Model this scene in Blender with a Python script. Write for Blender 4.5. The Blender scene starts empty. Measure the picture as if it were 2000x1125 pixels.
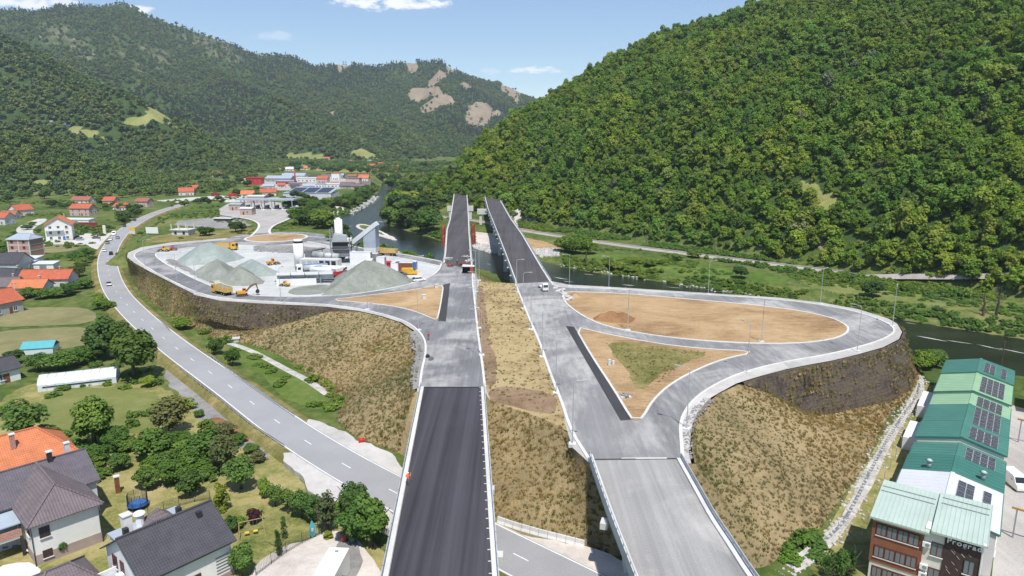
import bpy, bmesh, math, random
import numpy as np
from mathutils import Vector, Matrix
from mathutils.geometry import tessellate_polygon
random.seed(7); RNG = np.random.default_rng(7)
R = math.radians
SC = bpy.context.scene
COL = SC.collection
# ------------------------------------------------------------------ camera, sky, sun, exposure
CAM_Z, FPX, PITCH = 43.0, 1333.0, math.atan(281.0/1333.0)
cam = bpy.data.cameras.new('camera'); cam_o = bpy.data.objects.new('camera', cam); COL.objects.link(cam_o)
cam.sensor_width = 36.0; cam.lens = 36.0*FPX/2000.0; cam.clip_start = 0.5; cam.clip_end = 20000
cam_o.location = (0, 0, CAM_Z); cam_o.rotation_euler = (math.pi/2-PITCH, 0, 0)
SC.camera = cam_o
SUN_EL, SUN_AZ = R(63), R(166)          # azimuth clockwise from +Y: behind the camera, a little to the right
sun = bpy.data.lights.new('sun', 'SUN'); sun.energy = 4.3; sun.angle = R(0.53); sun.color = (1.0, 0.955, 0.89)
sun_o = bpy.data.objects.new('sun', sun); COL.objects.link(sun_o)
to_sun = Vector((math.sin(SUN_AZ)*math.cos(SUN_EL), math.cos(SUN_AZ)*math.cos(SUN_EL), math.sin(SUN_EL)))
sun_o.rotation_euler = (-to_sun).to_track_quat('-Z', 'Y').to_euler(); sun_o.location = (0, -50, 300)
W = bpy.data.worlds.new('World'); SC.world = W; W.use_nodes = True
wn, wl = W.node_tree.nodes, W.node_tree.links
wn.clear()
sky = wn.new('ShaderNodeTexSky'); sky.sky_type = 'NISHITA'; sky.sun_disc = False
sky.sun_elevation = SUN_EL; sky.sun_rotation = SUN_AZ; sky.altitude = 500; sky.air_density = 1.0; sky.dust_density = 0.15; sky.ozone_density = 2.5
bg = wn.new('ShaderNodeBackground'); bg.inputs['Strength'].default_value = 0.115
wo = wn.new('ShaderNodeOutputWorld')
# fair-weather clouds: a flat layer seen through the view direction (dir.xy / dir.z = place on the layer)
tc = wn.new('ShaderNodeTexCoord'); sep = wn.new('ShaderNodeSeparateXYZ'); wl.new(tc.outputs['Generated'], sep.inputs[0])
def wmath(op, a, b=None, c=None):
    n = wn.new('ShaderNodeMath'); n.operation = op
    for i, v in enumerate((a, b, c)):
        if v is None: continue
        if isinstance(v, (int, float)): n.inputs[i].default_value = v
        else: wl.new(v, n.inputs[i])
    return n.outputs[0]
# azimuth / elevation of the view direction (degrees)
az = wmath('MULTIPLY', wmath('ARCTAN2', sep.outputs[0], sep.outputs[1]), 57.29578)
el = wmath('MULTIPLY', wmath('ARCSINE', sep.outputs[2]), 57.29578)
comb = wn.new('ShaderNodeCombineXYZ'); wl.new(az, comb.inputs[0]); wl.new(wmath('MULTIPLY', el, 2.2), comb.inputs[1])
nz = wn.new('ShaderNodeTexNoise'); nz.inputs['Scale'].default_value = 0.75; nz.inputs['Detail'].default_value = 7; nz.inputs['Roughness'].default_value = 0.62
wl.new(comb.outputs[0], nz.inputs['Vector'])
nval = nz.outputs['Fac']
cloud = None
def cdir(px, py):
    u, v = (px-1000)/FPX, (py-562.5)/FPX
    d = Vector((u, math.cos(PITCH)-v*math.sin(PITCH), -math.sin(PITCH)-v*math.cos(PITCH))).normalized()
    return math.degrees(math.atan2(d.x, d.y)), math.degrees(math.asin(d.z))
CLOUDS = [(762, 6, 5.2, 1.05, 1.0), (1048, 138, 2.3, .42, .9), (42, 6, 2.4, .7, .95), (272, 22, 1.2, .4, .9), (540, 74, 2.2, .5, .30), (957, 142, .9, .4, .3), (120, 8, 1.3, .6, .8),
          (2600, -60, 6, 1.6, .9), (-500, -200, 8, 2.2, .9), (1500, -420, 9, 2.5, .9), (300, -520, 7, 2.2, .9)]
for (px, py, ra, re, amp) in CLOUDS:
    a0, e0 = cdir(px, py)
    da = wmath('DIVIDE', wmath('SUBTRACT', az, a0), ra)
    # flat base: the lower half of a cloud is squashed
    de0 = wmath('DIVIDE', wmath('SUBTRACT', el, e0), re)
    de = wmath('MAXIMUM', de0, wmath('MULTIPLY', de0, -1.7))
    r2 = wmath('ADD', wmath('MULTIPLY', da, da), wmath('MULTIPLY', de, de))
    f = wmath('SUBTRACT', wmath('ADD', 1.0, wmath('MULTIPLY', wmath('SUBTRACT', nval, 0.5), 4.2)), r2)
    mr = wn.new('ShaderNodeMapRange'); mr.interpolation_type = 'SMOOTHSTEP'
    mr.inputs[1].default_value = 0.05; mr.inputs[2].default_value = 1.15; mr.inputs[3].default_value = 0; mr.inputs[4].default_value = amp
    wl.new(f, mr.inputs[0])
    cloud = mr.outputs[0] if cloud is None else wmath('MAXIMUM', cloud, mr.outputs[0])
mixc = wn.new('ShaderNodeMix'); mixc.data_type = 'RGBA'
wl.new(cloud, mixc.inputs[0]); wl.new(sky.outputs[0], mixc.inputs[6]); mixc.inputs[7].default_value = (7.6, 7.8, 8.1, 1)
wl.new(mixc.outputs[2], bg.inputs['Color']); wl.new(bg.outputs[0], wo.inputs[0])
vs = SC.view_settings
vs.view_transform = 'Standard'; vs.look = 'None'; vs.exposure = 0.38; vs.gamma = 1.0; vs.use_curve_mapping = False
SC.cycles.max_bounces = 5; SC.cycles.transparent_max_bounces = 8; SC.cycles.volume_bounces = 0
SC.cycles.caustics_reflective = False; SC.cycles.caustics_refractive = False
SC.cycles.use_denoising = True
try: SC.cycles.denoiser = 'OPENIMAGEDENOISE'
except Exception: pass

# ------------------------------------------------------------------ survey: a sight line of the photograph meets a level of known height
CP, SP = math.cos(PITCH), math.sin(PITCH)
def ray(px, py):
    u, v = (px-1000)/FPX, (py-562.5)/FPX
    return Vector((u, CP-v*SP, -SP-v*CP))
def at(px, py, z=0.0):
    d = ray(px, py); t = (z-CAM_Z)/d.z
    return Vector((d.x*t, d.y*t, z))
def at_y(px, py, y):
    d = ray(px, py); t = y/d.y
    return Vector((d.x*t, y, CAM_Z+d.z*t))
def ats(pts, z=0.0): return [at(a, b, z) for a, b in pts]

# ------------------------------------------------------------------ numpy helpers
def _hash(ix, iy, seed):
    h = (ix.astype(np.int64)*374761393 + iy.astype(np.int64)*668265263 + seed*1442695041) & 0xffffffff
    h = ((h ^ (h >> 13))*1274126177) & 0xffffffff
    return ((h ^ (h >> 16)) & 0xffffff)/float(0xffffff)
def vnoise(x, y, s, seed=0):
    x = np.asarray(x, float)/s; y = np.asarray(y, float)/s
    ix, iy = np.floor(x), np.floor(y); fx, fy = x-ix, y-iy
    fx = fx*fx*(3-2*fx); fy = fy*fy*(3-2*fy)
    a = _hash(ix, iy, seed); b = _hash(ix+1, iy, seed); c = _hash(ix, iy+1, seed); d = _hash(ix+1, iy+1, seed)
    return (a*(1-fx)+b*fx)*(1-fy)+(c*(1-fx)+d*fx)*fy
def fbm(x, y, s, octv=4, seed=0):
    r = 0; a = 1; tot = 0
    for i in range(octv):
        r = r+a*vnoise(x, y, s/(2**i), seed+i*17); tot += a; a *= .5
    return r/tot
def sstep(a, b, x):
    t = np.clip((np.asarray(x, float)-a)/(b-a), 0, 1); return t*t*(3-2*t)
def inside(x, y, poly):
    x = np.asarray(x, float); y = np.asarray(y, float); r = np.zeros(x.shape, bool); n = len(poly)
    for i in range(n):
        x1, y1 = poly[i][0], poly[i][1]; x2, y2 = poly[(i+1) % n][0], poly[(i+1) % n][1]
        if y1 == y2: continue
        c = ((y1 > y) != (y2 > y)) & (x < (x2-x1)*(y-y1)/(y2-y1)+x1)
        r ^= c
    return r
def pdist(x, y, line, closed=False):
    """distance to a polyline, and the interpolated third value at the nearest point"""
    x = np.asarray(x, float); y = np.asarray(y, float)
    best = np.full(x.shape, 1e9); val = np.zeros(x.shape); n = len(line)
    for i in range(n if closed else n-1):
        a, b = line[i], line[(i+1) % n]
        dx, dy = b[0]-a[0], b[1]-a[1]; L = dx*dx+dy*dy+1e-9
        t = np.clip(((x-a[0])*dx+(y-a[1])*dy)/L, 0, 1)
        d = np.hypot(x-a[0]-t*dx, y-a[1]-t*dy); m = d < best
        best = np.where(m, d, best)
        if len(a) > 2: val = np.where(m, a[2]+t*(b[2]-a[2]), val)
    return best, val
def resample(pts, step=None, n=None):
    P = np.array([[*p][:3] for p in pts], float)
    s = np.concatenate([[0], np.cumsum(np.linalg.norm(np.diff(P, axis=0), axis=1))])
    if n is None: n = max(2, int(round(s[-1]/step))+1)
    q = np.linspace(0, s[-1], n)
    return np.stack([np.interp(q, s, P[:, k]) for k in range(P.shape[1])], 1)
def smooth(pts, it=2, closed=False):
    """corner cutting that keeps the ends"""
    P = [Vector(p) for p in pts]
    for _ in range(it):
        Q = [] if closed else [P[0]]
        rng = range(len(P)) if closed else range(len(P)-1)
        for i in rng:
            a, b = P[i], P[(i+1) % len(P)]
            Q += [a.lerp(b, .25), a.lerp(b, .75)]
        if not closed: Q.append(P[-1])
        P = Q
    return P

# ------------------------------------------------------------------ scene helpers
def tag(o, label=None, cat=None, group=None, kind=None):
    if label: o['label'] = label
    if cat: o['category'] = cat
    if group: o['group'] = group
    if kind: o['kind'] = kind
    return o
def obj(name, mesh, mat=None, parent=None, loc=None):
    o = bpy.data.objects.new(name, mesh); COL.objects.link(o)
    if mat is not None and len(mesh.materials) == 0:
        for m in (mat if isinstance(mat, (list, tuple)) else [mat]): mesh.materials.append(m)
    if parent is not None: o.parent = parent
    if loc is not None: o.location = loc
    return o
def empty(name, loc=(0, 0, 0), rz=0.0, label=None, cat=None, group=None):
    o = bpy.data.objects.new(name, None); COL.objects.link(o); o.location = loc; o.rotation_euler = (0, 0, rz)
    o.empty_display_size = .3
    return tag(o, label, cat, group)
def pydata(name, v, f, sm=False):
    m = bpy.data.meshes.new(name); m.from_pydata([tuple(p) for p in v], [], [tuple(q) for q in f]); m.update()
    if sm: m.polygons.foreach_set('use_smooth', [True]*len(m.polygons))
    return m
class MB:
    """collects boxes, prisms, tubes ... for ONE mesh"""
    def __init__(s): s.v = []; s.f = []; s.m = []; s.mi = 0
    def add(s, v, f):
        o = len(s.v); s.v += [tuple(p) for p in v]; s.f += [tuple(i+o for i in q) for q in f]; s.m += [s.mi]*len(f); return s
    def box(s, x0, x1, y0, y1, z0, z1, rz=0, o=(0, 0, 0)):
        c, sn = math.cos(rz), math.sin(rz)
        v = [(o[0]+x*c-y*sn, o[1]+x*sn+y*c, o[2]+z) for z in (z0, z1) for (x, y) in ((x0, y0), (x1, y0), (x1, y1), (x0, y1))]
        return s.add(v, [(3, 2, 1, 0), (4, 5, 6, 7), (0, 1, 5, 4), (1, 2, 6, 5), (2, 3, 7, 6), (3, 0, 4, 7)])
    def prism(s, prof, y0, y1, axis='y'):
        """profile polygon (a,b) swept along an axis; y: profile is (x,z), x: profile is (y,z), z: profile is (x,y)"""
        n = len(prof)
        def P(a, b, t): return (a, t, b) if axis == 'y' else (t, a, b) if axis == 'x' else (a, b, t)
        v = [P(a, b, y0) for a, b in prof]+[P(a, b, y1) for a, b in prof]
        return s.add(v, [tuple(range(n))[::-1], tuple(range(n, 2*n))]+[(i, (i+1) % n, n+(i+1) % n, n+i) for i in range(n)])
    def tube(s, p, q, r0, r1=None, n=8, cap=True):
        r1 = r0 if r1 is None else r1
        p, q = Vector(p), Vector(q); d = (q-p).normalized()
        a = d.orthogonal().normalized(); b = d.cross(a)
        v = [p+(a*math.cos(2*math.pi*i/n)+b*math.sin(2*math.pi*i/n))*r0 for i in range(n)]+[q+(a*math.cos(2*math.pi*i/n)+b*math.sin(2*math.pi*i/n))*r1 for i in range(n)]
        f = [(i, (i+1) % n, n+(i+1) % n, n+i) for i in range(n)]
        if cap: f += [tuple(range(n))[::-1], tuple(range(n, 2*n))]
        return s.add(v, f)
    def bar(s, p, q, w, h):
        """rectangular beam from p to q"""
        p, q = Vector(p), Vector(q); d = (q-p).normalized()
        up = Vector((0, 0, 1)) if abs(d.z) < .95 else Vector((1, 0, 0))
        a = d.cross(up).normalized()*(w/2); b = a.cross(d).normalized()*(h/2)
        v = [p-a-b, p+a-b, p+a+b, p-a+b, q-a-b, q+a-b, q+a+b, q-a+b]
        return s.add(v, [(0, 1, 2, 3), (7, 6, 5, 4), (0, 4, 5, 1), (1, 5, 6, 2), (2, 6, 7, 3), (3, 7, 4, 0)])
    def quad(s, *p): return s.add(p, [tuple(range(len(p)))])
    def mesh(s, name, sm=False):
        m = pydata(name, s.v, s.f, sm)
        if any(s.m): m.polygons.foreach_set('material_index', s.m)
        bm = bmesh.new(); bm.from_mesh(m); bmesh.ops.recalc_face_normals(bm, faces=bm.faces[:]); bm.to_mesh(m); bm.free()
        return m
    def build(s, name, mat, parent=None, sm=False, loc=None): return obj(name, s.mesh(name, sm), mat, parent, loc)
def copy_tree(o, parent=None):
    c = o.copy(); COL.objects.link(c)
    if parent is not None: c.parent = parent
    for ch in o.children: copy_tree(ch, c)
    return c
def ngon(name, pts, z, mat, parent=None, kind=None):
    P = [Vector((p[0], p[1], 0)) for p in pts]
    m = bpy.data.meshes.new(name)
    tri = tessellate_polygon([P])
    fs = []
    for t in tri:
        a, b, c = (P[i] for i in t)
        fs.append(t if (b-a).cross(c-a).z > 0 else t[::-1])
    m.from_pydata([(p.x, p.y, z if not callable(z) else z(p.x, p.y)) for p in P], [], fs); m.update()
    o = obj(name, m, mat, parent)
    if kind: o['kind'] = kind
    return o
def slab(name, pts, z0, z1, mat, parent=None, kind=None):
    P = [Vector((p[0], p[1], 0)) for p in pts]; n = len(P)
    area = sum(P[i].x*P[(i+1) % n].y-P[(i+1) % n].x*P[i].y for i in range(n))
    if area < 0: P = P[::-1]
    tri = tessellate_polygon([P]); fs = []
    for t in tri:
        a, b, c = (P[i] for i in t)
        fs.append(tuple(i+n for i in (t if (b-a).cross(c-a).z > 0 else t[::-1])))
    fs += [(i, (i+1) % n, n+(i+1) % n, n+i) for i in range(n)]
    m = pydata(name, [(p.x, p.y, z0) for p in P]+[(p.x, p.y, z1) for p in P], fs)
    o = obj(name, m, mat, parent)
    if kind: o['kind'] = kind
    return o
def strip(name, A, B, mat, dz=0.0, parent=None, kind=None, step=3.0):
    """a sheet between two edge lines"""
    n = max(2, int(np.linalg.norm(np.diff(np.array([[*p] for p in A]), axis=0), axis=1).sum()/step))
    a, b = resample(A, n=n), resample(B, n=n)
    v = [(*p[:2], p[2]+dz) for p in a]+[(*p[:2], p[2]+dz) for p in b]
    m = pydata(name, v, [(i, n+i, n+i+1, i+1) for i in range(n-1)])
    bm = bmesh.new(); bm.from_mesh(m); bmesh.ops.recalc_face_normals(bm, faces=bm.faces[:])
    if sum(f.normal.z for f in bm.faces) < 0: bmesh.ops.reverse_faces(bm, faces=bm.faces[:])
    bm.to_mesh(m); bm.free()
    o = obj(name, m, mat, parent)
    if kind: o['kind'] = kind
    return o
def offset_line(L, d):
    P = np.array([[*p][:3] for p in L], float)
    t = np.gradient(P[:, :2], axis=0); t /= np.linalg.norm(t, axis=1)[:, None]+1e-9
    nrm = np.stack([-t[:, 1], t[:, 0]], 1)
    Q = P.copy(); Q[:, :2] += nrm*d
    return Q
def ribbon_mesh(name, L, prof, closed=False):
    """profile [(offset, dz)] swept along a line (open profile)"""
    P = np.array([[*p][:3] for p in L], float)
    if closed:
        t = np.roll(P[:, :2], -1, 0)-np.roll(P[:, :2], 1, 0)
    else: t = np.gradient(P[:, :2], axis=0)
    t /= np.linalg.norm(t, axis=1)[:, None]+1e-9
    nrm = np.stack([-t[:, 1], t[:, 0]], 1); k = len(prof); n = len(P); v = []
    for i in range(n):
        for (o, dz) in prof: v.append((P[i, 0]+nrm[i, 0]*o, P[i, 1]+nrm[i, 1]*o, P[i, 2]+dz))
    f = []
    for i in range(n if closed else n-1):
        j = (i+1) % n
        for q in range(k-1): f.append((i*k+q, i*k+q+1, j*k+q+1, j*k+q))
    if not closed: f += [tuple(range(k)), tuple(range((n-1)*k, n*k))[::-1]]
    m = pydata(name, v, f)
    bm = bmesh.new(); bm.from_mesh(m); bmesh.ops.recalc_face_normals(bm, faces=bm.faces[:]); bm.to_mesh(m); bm.free()
    return m
def kerb(name, pts, w, h, mat, parent=None, kind=None, closed=False, step=2.5, it=2, z0=-.05):
    L = smooth(pts, it, closed)
    L = resample(L+[L[0]] if closed else L, step)
    if closed: L = L[:-1]
    m = ribbon_mesh(name, L, [(-w/2, z0), (-w/2, h), (w/2, h), (w/2, z0)], closed)
    o = obj(name, m, mat, parent)
    if kind: o['kind'] = kind
    return o
# ------------------------------------------------------------------ procedural materials
MATS = {}
class NT:
    def __init__(s, name):
        s.m = bpy.data.materials.new(name); s.m.use_nodes = True; s.t = s.m.node_tree; s.n = s.t.nodes; s.l = s.t.links
        s.n.clear(); s.out = s.n.new('ShaderNodeOutputMaterial'); s.b = s.n.new('ShaderNodeBsdfPrincipled'); s.l.new(s.b.outputs[0], s.out.inputs[0])
        s.b.inputs['Specular IOR Level'].default_value = .3
        MATS[name] = s.m
    def link(s, a, b): s.l.new(a, b)
    def pos(s, scale=(1, 1, 1), rz=0, obj=False):
        if obj:
            g = s.n.new('ShaderNodeTexCoord').outputs['Object']
        else: g = s.n.new('ShaderNodeNewGeometry').outputs['Position']
        mp = s.n.new('ShaderNodeMapping'); mp.inputs['Scale'].default_value = scale; mp.inputs['Rotation'].default_value = (0, 0, rz)
        s.l.new(g, mp.inputs[0]); return mp.outputs[0]
    def noise(s, scale, detail=4, rough=.55, vec=None, dist=0):
        n = s.n.new('ShaderNodeTexNoise'); n.inputs['Scale'].default_value = scale; n.inputs['Detail'].default_value = detail
        n.inputs['Roughness'].default_value = rough; n.inputs['Distortion'].default_value = dist
        s.l.new(vec if vec is not None else s.pos(), n.inputs['Vector']); return n.outputs['Fac']
    def voro(s, scale, vec=None, feat='F1'):
        n = s.n.new('ShaderNodeTexVoronoi'); n.inputs['Scale'].default_value = scale; n.feature = feat
        s.l.new(vec if vec is not None else s.pos(), n.inputs['Vector']); return n
    def ramp(s, fac, stops):
        r = s.n.new('ShaderNodeValToRGB'); e = r.color_ramp.elements
        while len(e) > 1: e.remove(e[-1])
        for i, (p, c) in enumerate(stops):
            x = e[0] if i == 0 else e.new(p); x.position = p; x.color = (*c, 1) if len(c) == 3 else c
        s.l.new(fac, r.inputs[0]); return r.outputs[0]
    def mix(s, f, a, b, op='MIX'):
        m = s.n.new('ShaderNodeMix'); m.data_type = 'RGBA'; m.blend_type = op
        for i, v in ((0, f), (6, a), (7, b)):
            if isinstance(v, (int, float)): m.inputs[i].default_value = v
            elif isinstance(v, tuple): m.inputs[i].default_value = (*v, 1)
            else: s.l.new(v, m.inputs[i])
        return m.outputs[2]
    def math(s, op, a, b=None):
        n = s.n.new('ShaderNodeMath'); n.operation = op
        for i, v in enumerate((a, b)):
            if v is None: continue
            if isinstance(v, (int, float)): n.inputs[i].default_value = v
            else: s.l.new(v, n.inputs[i])
        return n.outputs[0]
    def attr(s, name):
        a = s.n.new('ShaderNodeAttribute'); a.attribute_name = name; return a
    def rng(s, f, a, b, c=0, d=1):
        m = s.n.new('ShaderNodeMapRange'); m.interpolation_type = 'SMOOTHSTEP'
        for i, v in enumerate((a, b, c, d)): m.inputs[i+1].default_value = v
        s.l.new(f, m.inputs[0]); return m.outputs[0]
    def bump(s, h, strength=.5, dist=.1):
        b = s.n.new('ShaderNodeBump'); b.inputs['Strength'].default_value = strength; b.inputs['Distance'].default_value = dist
        s.l.new(h, b.inputs['Height']); s.l.new(b.outputs[0], s.b.inputs['Normal'])
    def col(s, c):
        if isinstance(c, tuple): s.b.inputs['Base Color'].default_value = (*c, 1)
        else: s.l.new(c, s.b.inputs['Base Color'])
    def rough(s, r):
        if isinstance(r, (int, float)): s.b.inputs['Roughness'].default_value = r
        else: s.l.new(r, s.b.inputs['Roughness'])
def simple(name, c, rough=.6, var=.25, scale=.8, metal=0, bump=0, fine=0, spec=.3, obj=True):
    n = NT(name)
    if var:
        p = n.pos(obj=obj)
        f = n.noise(scale, 5, .6, p)
        cc = n.ramp(f, [(.3, tuple(x*(1-var) for x in c)), (.7, tuple(min(1, x*(1+var*.6)) for x in c))])
        if fine: cc = n.mix(.5, cc, n.ramp(n.noise(scale*fine, 3, .6, p), [(.3, tuple(x*(1-var) for x in c)), (.7, tuple(min(1, x*(1+var)) for x in c))]))
        n.col(cc)
        if bump: n.bump(n.noise(scale*(fine or 6), 4, .6, p), bump, .1)
    else: n.col(c)
    n.rough(rough); n.b.inputs['Metallic'].default_value = metal; n.b.inputs['Specular IOR Level'].default_value = spec
    return n.m

def asphalt(name, c, streak=0.0, rz=0.0, dust=None, dustamt=(.5, .75), patch=.25):
    n = NT(name)
    a = n.noise(.06, 5, .6); b = n.noise(6, 3, .7)
    cc = n.ramp(a, [(.3, tuple(x*(1-patch) for x in c)), (.72, tuple(x*(1+patch) for x in c))])
    if streak:
        s1 = n.noise(1.0, 3, .6, n.pos((1.3, .014, 1), rz)); s2 = n.noise(1.0, 2, .5, n.pos((.35, .004, 1), rz))
        cc = n.mix(streak, cc, n.ramp(n.math('MULTIPLY', n.math('ADD', s1, s2), .5), [(.38, tuple(x*.45 for x in c)), (.62, tuple(min(1, x*2.0) for x in c))]))
    if dust:
        d = n.noise(.045, 6, .66, dist=.8)
        d2 = n.noise(.9, 4, .6, n.pos((1, .16, 1), rz))
        f = n.rng(n.math('ADD', n.math('MULTIPLY', d, .75), n.math('MULTIPLY', d2, .25)), dustamt[0], dustamt[1], 0, .85)
        cc = n.mix(f, cc, dust)
    cc = n.mix(.14, cc, n.ramp(b, [(.3, (0, 0, 0)), (.7, tuple(min(1, x*2.4) for x in c))]))
    n.col(cc); n.rough(.92); n.b.inputs['Specular IOR Level'].default_value = .15; n.bump(n.noise(9, 3), .25, .03)
    return n.m
asphalt('asphalt_new', (.050, .049, .056), .55, R(4.5))
asphalt('asphalt_far', (.075, .070, .073), .35, R(4))
asphalt('asphalt_far_right', (.078, .073, .076), .30, R(12))
asphalt('asphalt_road', (.30, .30, .305), 0, 0, (.44, .43, .41), (.55, .8), .14)
asphalt('asphalt_west', (.165, .165, .170), .25, R(3), (.46, .45, .43), (.44, .66))
asphalt('asphalt_east', (.20, .20, .20), .22, R(16), (.50, .49, .46), (.44, .66))
asphalt('asphalt_bridge_east', (.265, .260, .250), .30, R(17), (.52, .50, .47), (.46, .7), .15)
asphalt('asphalt_dark_strip', (.055, .055, .058), .2, R(20))
asphalt('yard_concrete', (.36, .34, .32), .15, R(33), (.50, .46, .42), (.5, .7), .2)
def ground(name, stops, scales=(.05, .35, 2.2), bump=.6, rough=1.0, w=(.5, .3, .2)):
    n = NT(name)
    f = None
    for s, k in zip(scales, w):
        x = n.math('MULTIPLY', n.noise(s, 5, .62, dist=.4), k); f = x if f is None else n.math('ADD', f, x)
    n.col(n.ramp(f, stops)); n.rough(rough); n.b.inputs['Specular IOR Level'].default_value = .1
    n.bump(n.noise(2.0, 5, .7), bump, .4)
    return n.m
def soil_mat():
    n = NT('soil_tan')
    p = n.pos((.35, 1.6, 1), R(8)); f = n.math('ADD', n.math('MULTIPLY', n.noise(.05, 5, .62, dist=1.2), .45), n.math('ADD', n.math('MULTIPLY', n.noise(.5, 4, .6, p, 1.5), .3), n.math('MULTIPLY', n.noise(2.5, 5, .65), .25)))
    n.col(n.ramp(f, [(.36, (.21, .13, .068)), (.45, (.355, .235, .125)), (.53, (.45, .31, .17)), (.60, (.51, .37, .215)), (.70, (.59, .46, .30))])); n.rough(1); n.b.inputs['Specular IOR Level'].default_value = .1
    n.bump(n.noise(1.2, 6, .7, p, 1), .8, .4)
soil_mat()
ground('soil_mound', [(.36, (.16, .085, .04)), (.6, (.36, .20, .10))])
ground('median_grass', [(.36, (.15, .105, .06)), (.43, (.30, .215, .115)), (.49, (.38, .295, .15)), (.56, (.44, .345, .185)), (.62, (.30, .25, .11)), (.67, (.14, .145, .05))], (.09, .5, 3))
ground('dry_grass', [(.38, (.15, .14, .06)), (.44, (.24, .19, .10)), (.52, (.32, .245, .13)), (.60, (.40, .31, .17)), (.69, (.18, .18, .07))], (.035, .35, 2.5), 1.0)
ground('shoulder', [(.34, (.30, .285, .265)), (.5, (.42, .405, .38)), (.66, (.53, .515, .49))], (.1, .6, 4), .3)
ground('soil_brown', [(.34, (.15, .10, .065)), (.5, (.255, .175, .11)), (.66, (.36, .26, .16))], (.15, .7, 3))
ground('patch_grass', [(.38, (.10, .11, .03)), (.5, (.20, .18, .065)), (.64, (.36, .28, .13))], (.12, .7, 3))
ground('lawn', [(.38, (.095, .125, .03)), (.46, (.20, .205, .065)), (.53, (.32, .28, .115)), (.64, (.42, .35, .18))], (.07, .4, 2.5))
ground('green_grass', [(.36, (.05, .095, .016)), (.5, (.105, .165, .032)), (.64, (.18, .215, .06))], (.08, .5, 3), .9)
ground('field', [(.36, (.085, .12, .03)), (.5, (.16, .185, .055)), (.64, (.23, .23, .085))], (.05, .3, 2))
ground('hay_field', [(.36, (.15, .16, .065)), (.5, (.225, .21, .10)), (.64, (.30, .265, .13))], (.05, .3, 2))
ground('gravel_white', [(.34, (.36, .34, .315)), (.5, (.50, .48, .45)), (.66, (.62, .60, .565))], (.07, .5, 4), .3)
ground('gravel_pink', [(.34, (.38, .33, .29)), (.5, (.56, .51, .46)), (.66, (.70, .66, .61))], (.07, .5, 4), .3)
ground('plant_ground', [(.36, (.33, .34, .325)), (.5, (.47, .48, .465)), (.64, (.58, .585, .57))], (.05, .3, 3), .2)
ground('gravel_grey', [(.34, (.17, .165, .16)), (.5, (.27, .26, .25)), (.66, (.36, .35, .33))], (.1, .6, 4), .5)
ground('heap_stone', [(.36, (.17, .185, .16)), (.5, (.25, .265, .23)), (.64, (.33, .345, .305))], (.12, .9, 7), .7)
ground('heap_green', [(.34, (.23, .265, .245)), (.5, (.285, .33, .305)), (.64, (.38, .42, .39))], (.12, .9, 7), .7)
ground('dirt_dark', [(.34, (.06, .048, .038)), (.5, (.115, .092, .072)), (.66, (.19, .15, .11))], (.2, .8, 4), .8)
ground('rubble', [(.34, (.16, .15, .14)), (.45, (.32, .31, .295)), (.55, (.52, .50, .48)), (.68, (.68, .66, .63))], (.3, 1.2, 4), 1.2)
ground('riprap', [(.3, (.20, .195, .185)), (.5, (.46, .45, .43)), (.7, (.64, .63, .60))], (.3, 1, 4), .5)
ground('creek_stone', [(.3, (.24, .225, .20)), (.5, (.46, .44, .40)), (.7, (.68, .66, .61))], (.3, 1, 4), .5)
ground('ballast', [(.34, (.30, .26, .23)), (.5, (.42, .37, .33)), (.66, (.52, .47, .43))], (.1, .6, 4), .5)
ground('concrete', [(.32, (.44, .43, .41)), (.5, (.55, .54, .52)), (.68, (.64, .63, .61))], (.1, .7, 4), .1, .85)
ground('concrete_white', [(.32, (.46, .45, .43)), (.5, (.60, .59, .57)), (.68, (.70, .69, .67))], (.1, .7, 4), .1, .8)
# reinforced earth wall: dark mesh courses with dry weeds
def wall_mat():
    n = NT('reinforced_earth')
    sepz = n.n.new('ShaderNodeSeparateXYZ'); n.l.new(n.pos(), sepz.inputs[0])
    f = n.math('ADD', n.math('MULTIPLY', n.noise(.16, 5, .65, n.pos((1, 1, 1.6))), .55), n.math('MULTIPLY', n.noise(1.6, 5, .7, n.pos((1, 1, .45))), .45))
    c = n.ramp(f, [(.36, (.065, .050, .042)), (.45, (.14, .108, .088)), (.53, (.21, .165, .12)), (.60, (.18, .16, .08)), (.69, (.36, .27, .15))])
    n.col(c); n.rough(1); n.bump(n.noise(2.4, 5, .75, n.pos((1, 1, .5))), 1.0, 1.0)
wall_mat()
def water_mat():
    n = NT('river_water')
    p = n.pos((1, 1, 1), R(-35))
    f = n.noise(.035, 5, .6, n.pos((.4, 1.5, 1), R(-33)))
    n.col(n.ramp(f, [(.35, (.010, .014, .011)), (.55, (.020, .024, .018)), (.75, (.040, .042, .032))]))
    n.rough(.14); n.b.inputs['Specular IOR Level'].default_value = .5
    h = n.math('ADD', n.noise(.9, 5, .65, n.pos((.6, 1.6, 1), R(-33))), n.noise(.15, 3, .5))
    n.bump(h, .35, .25)
water_mat()
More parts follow.
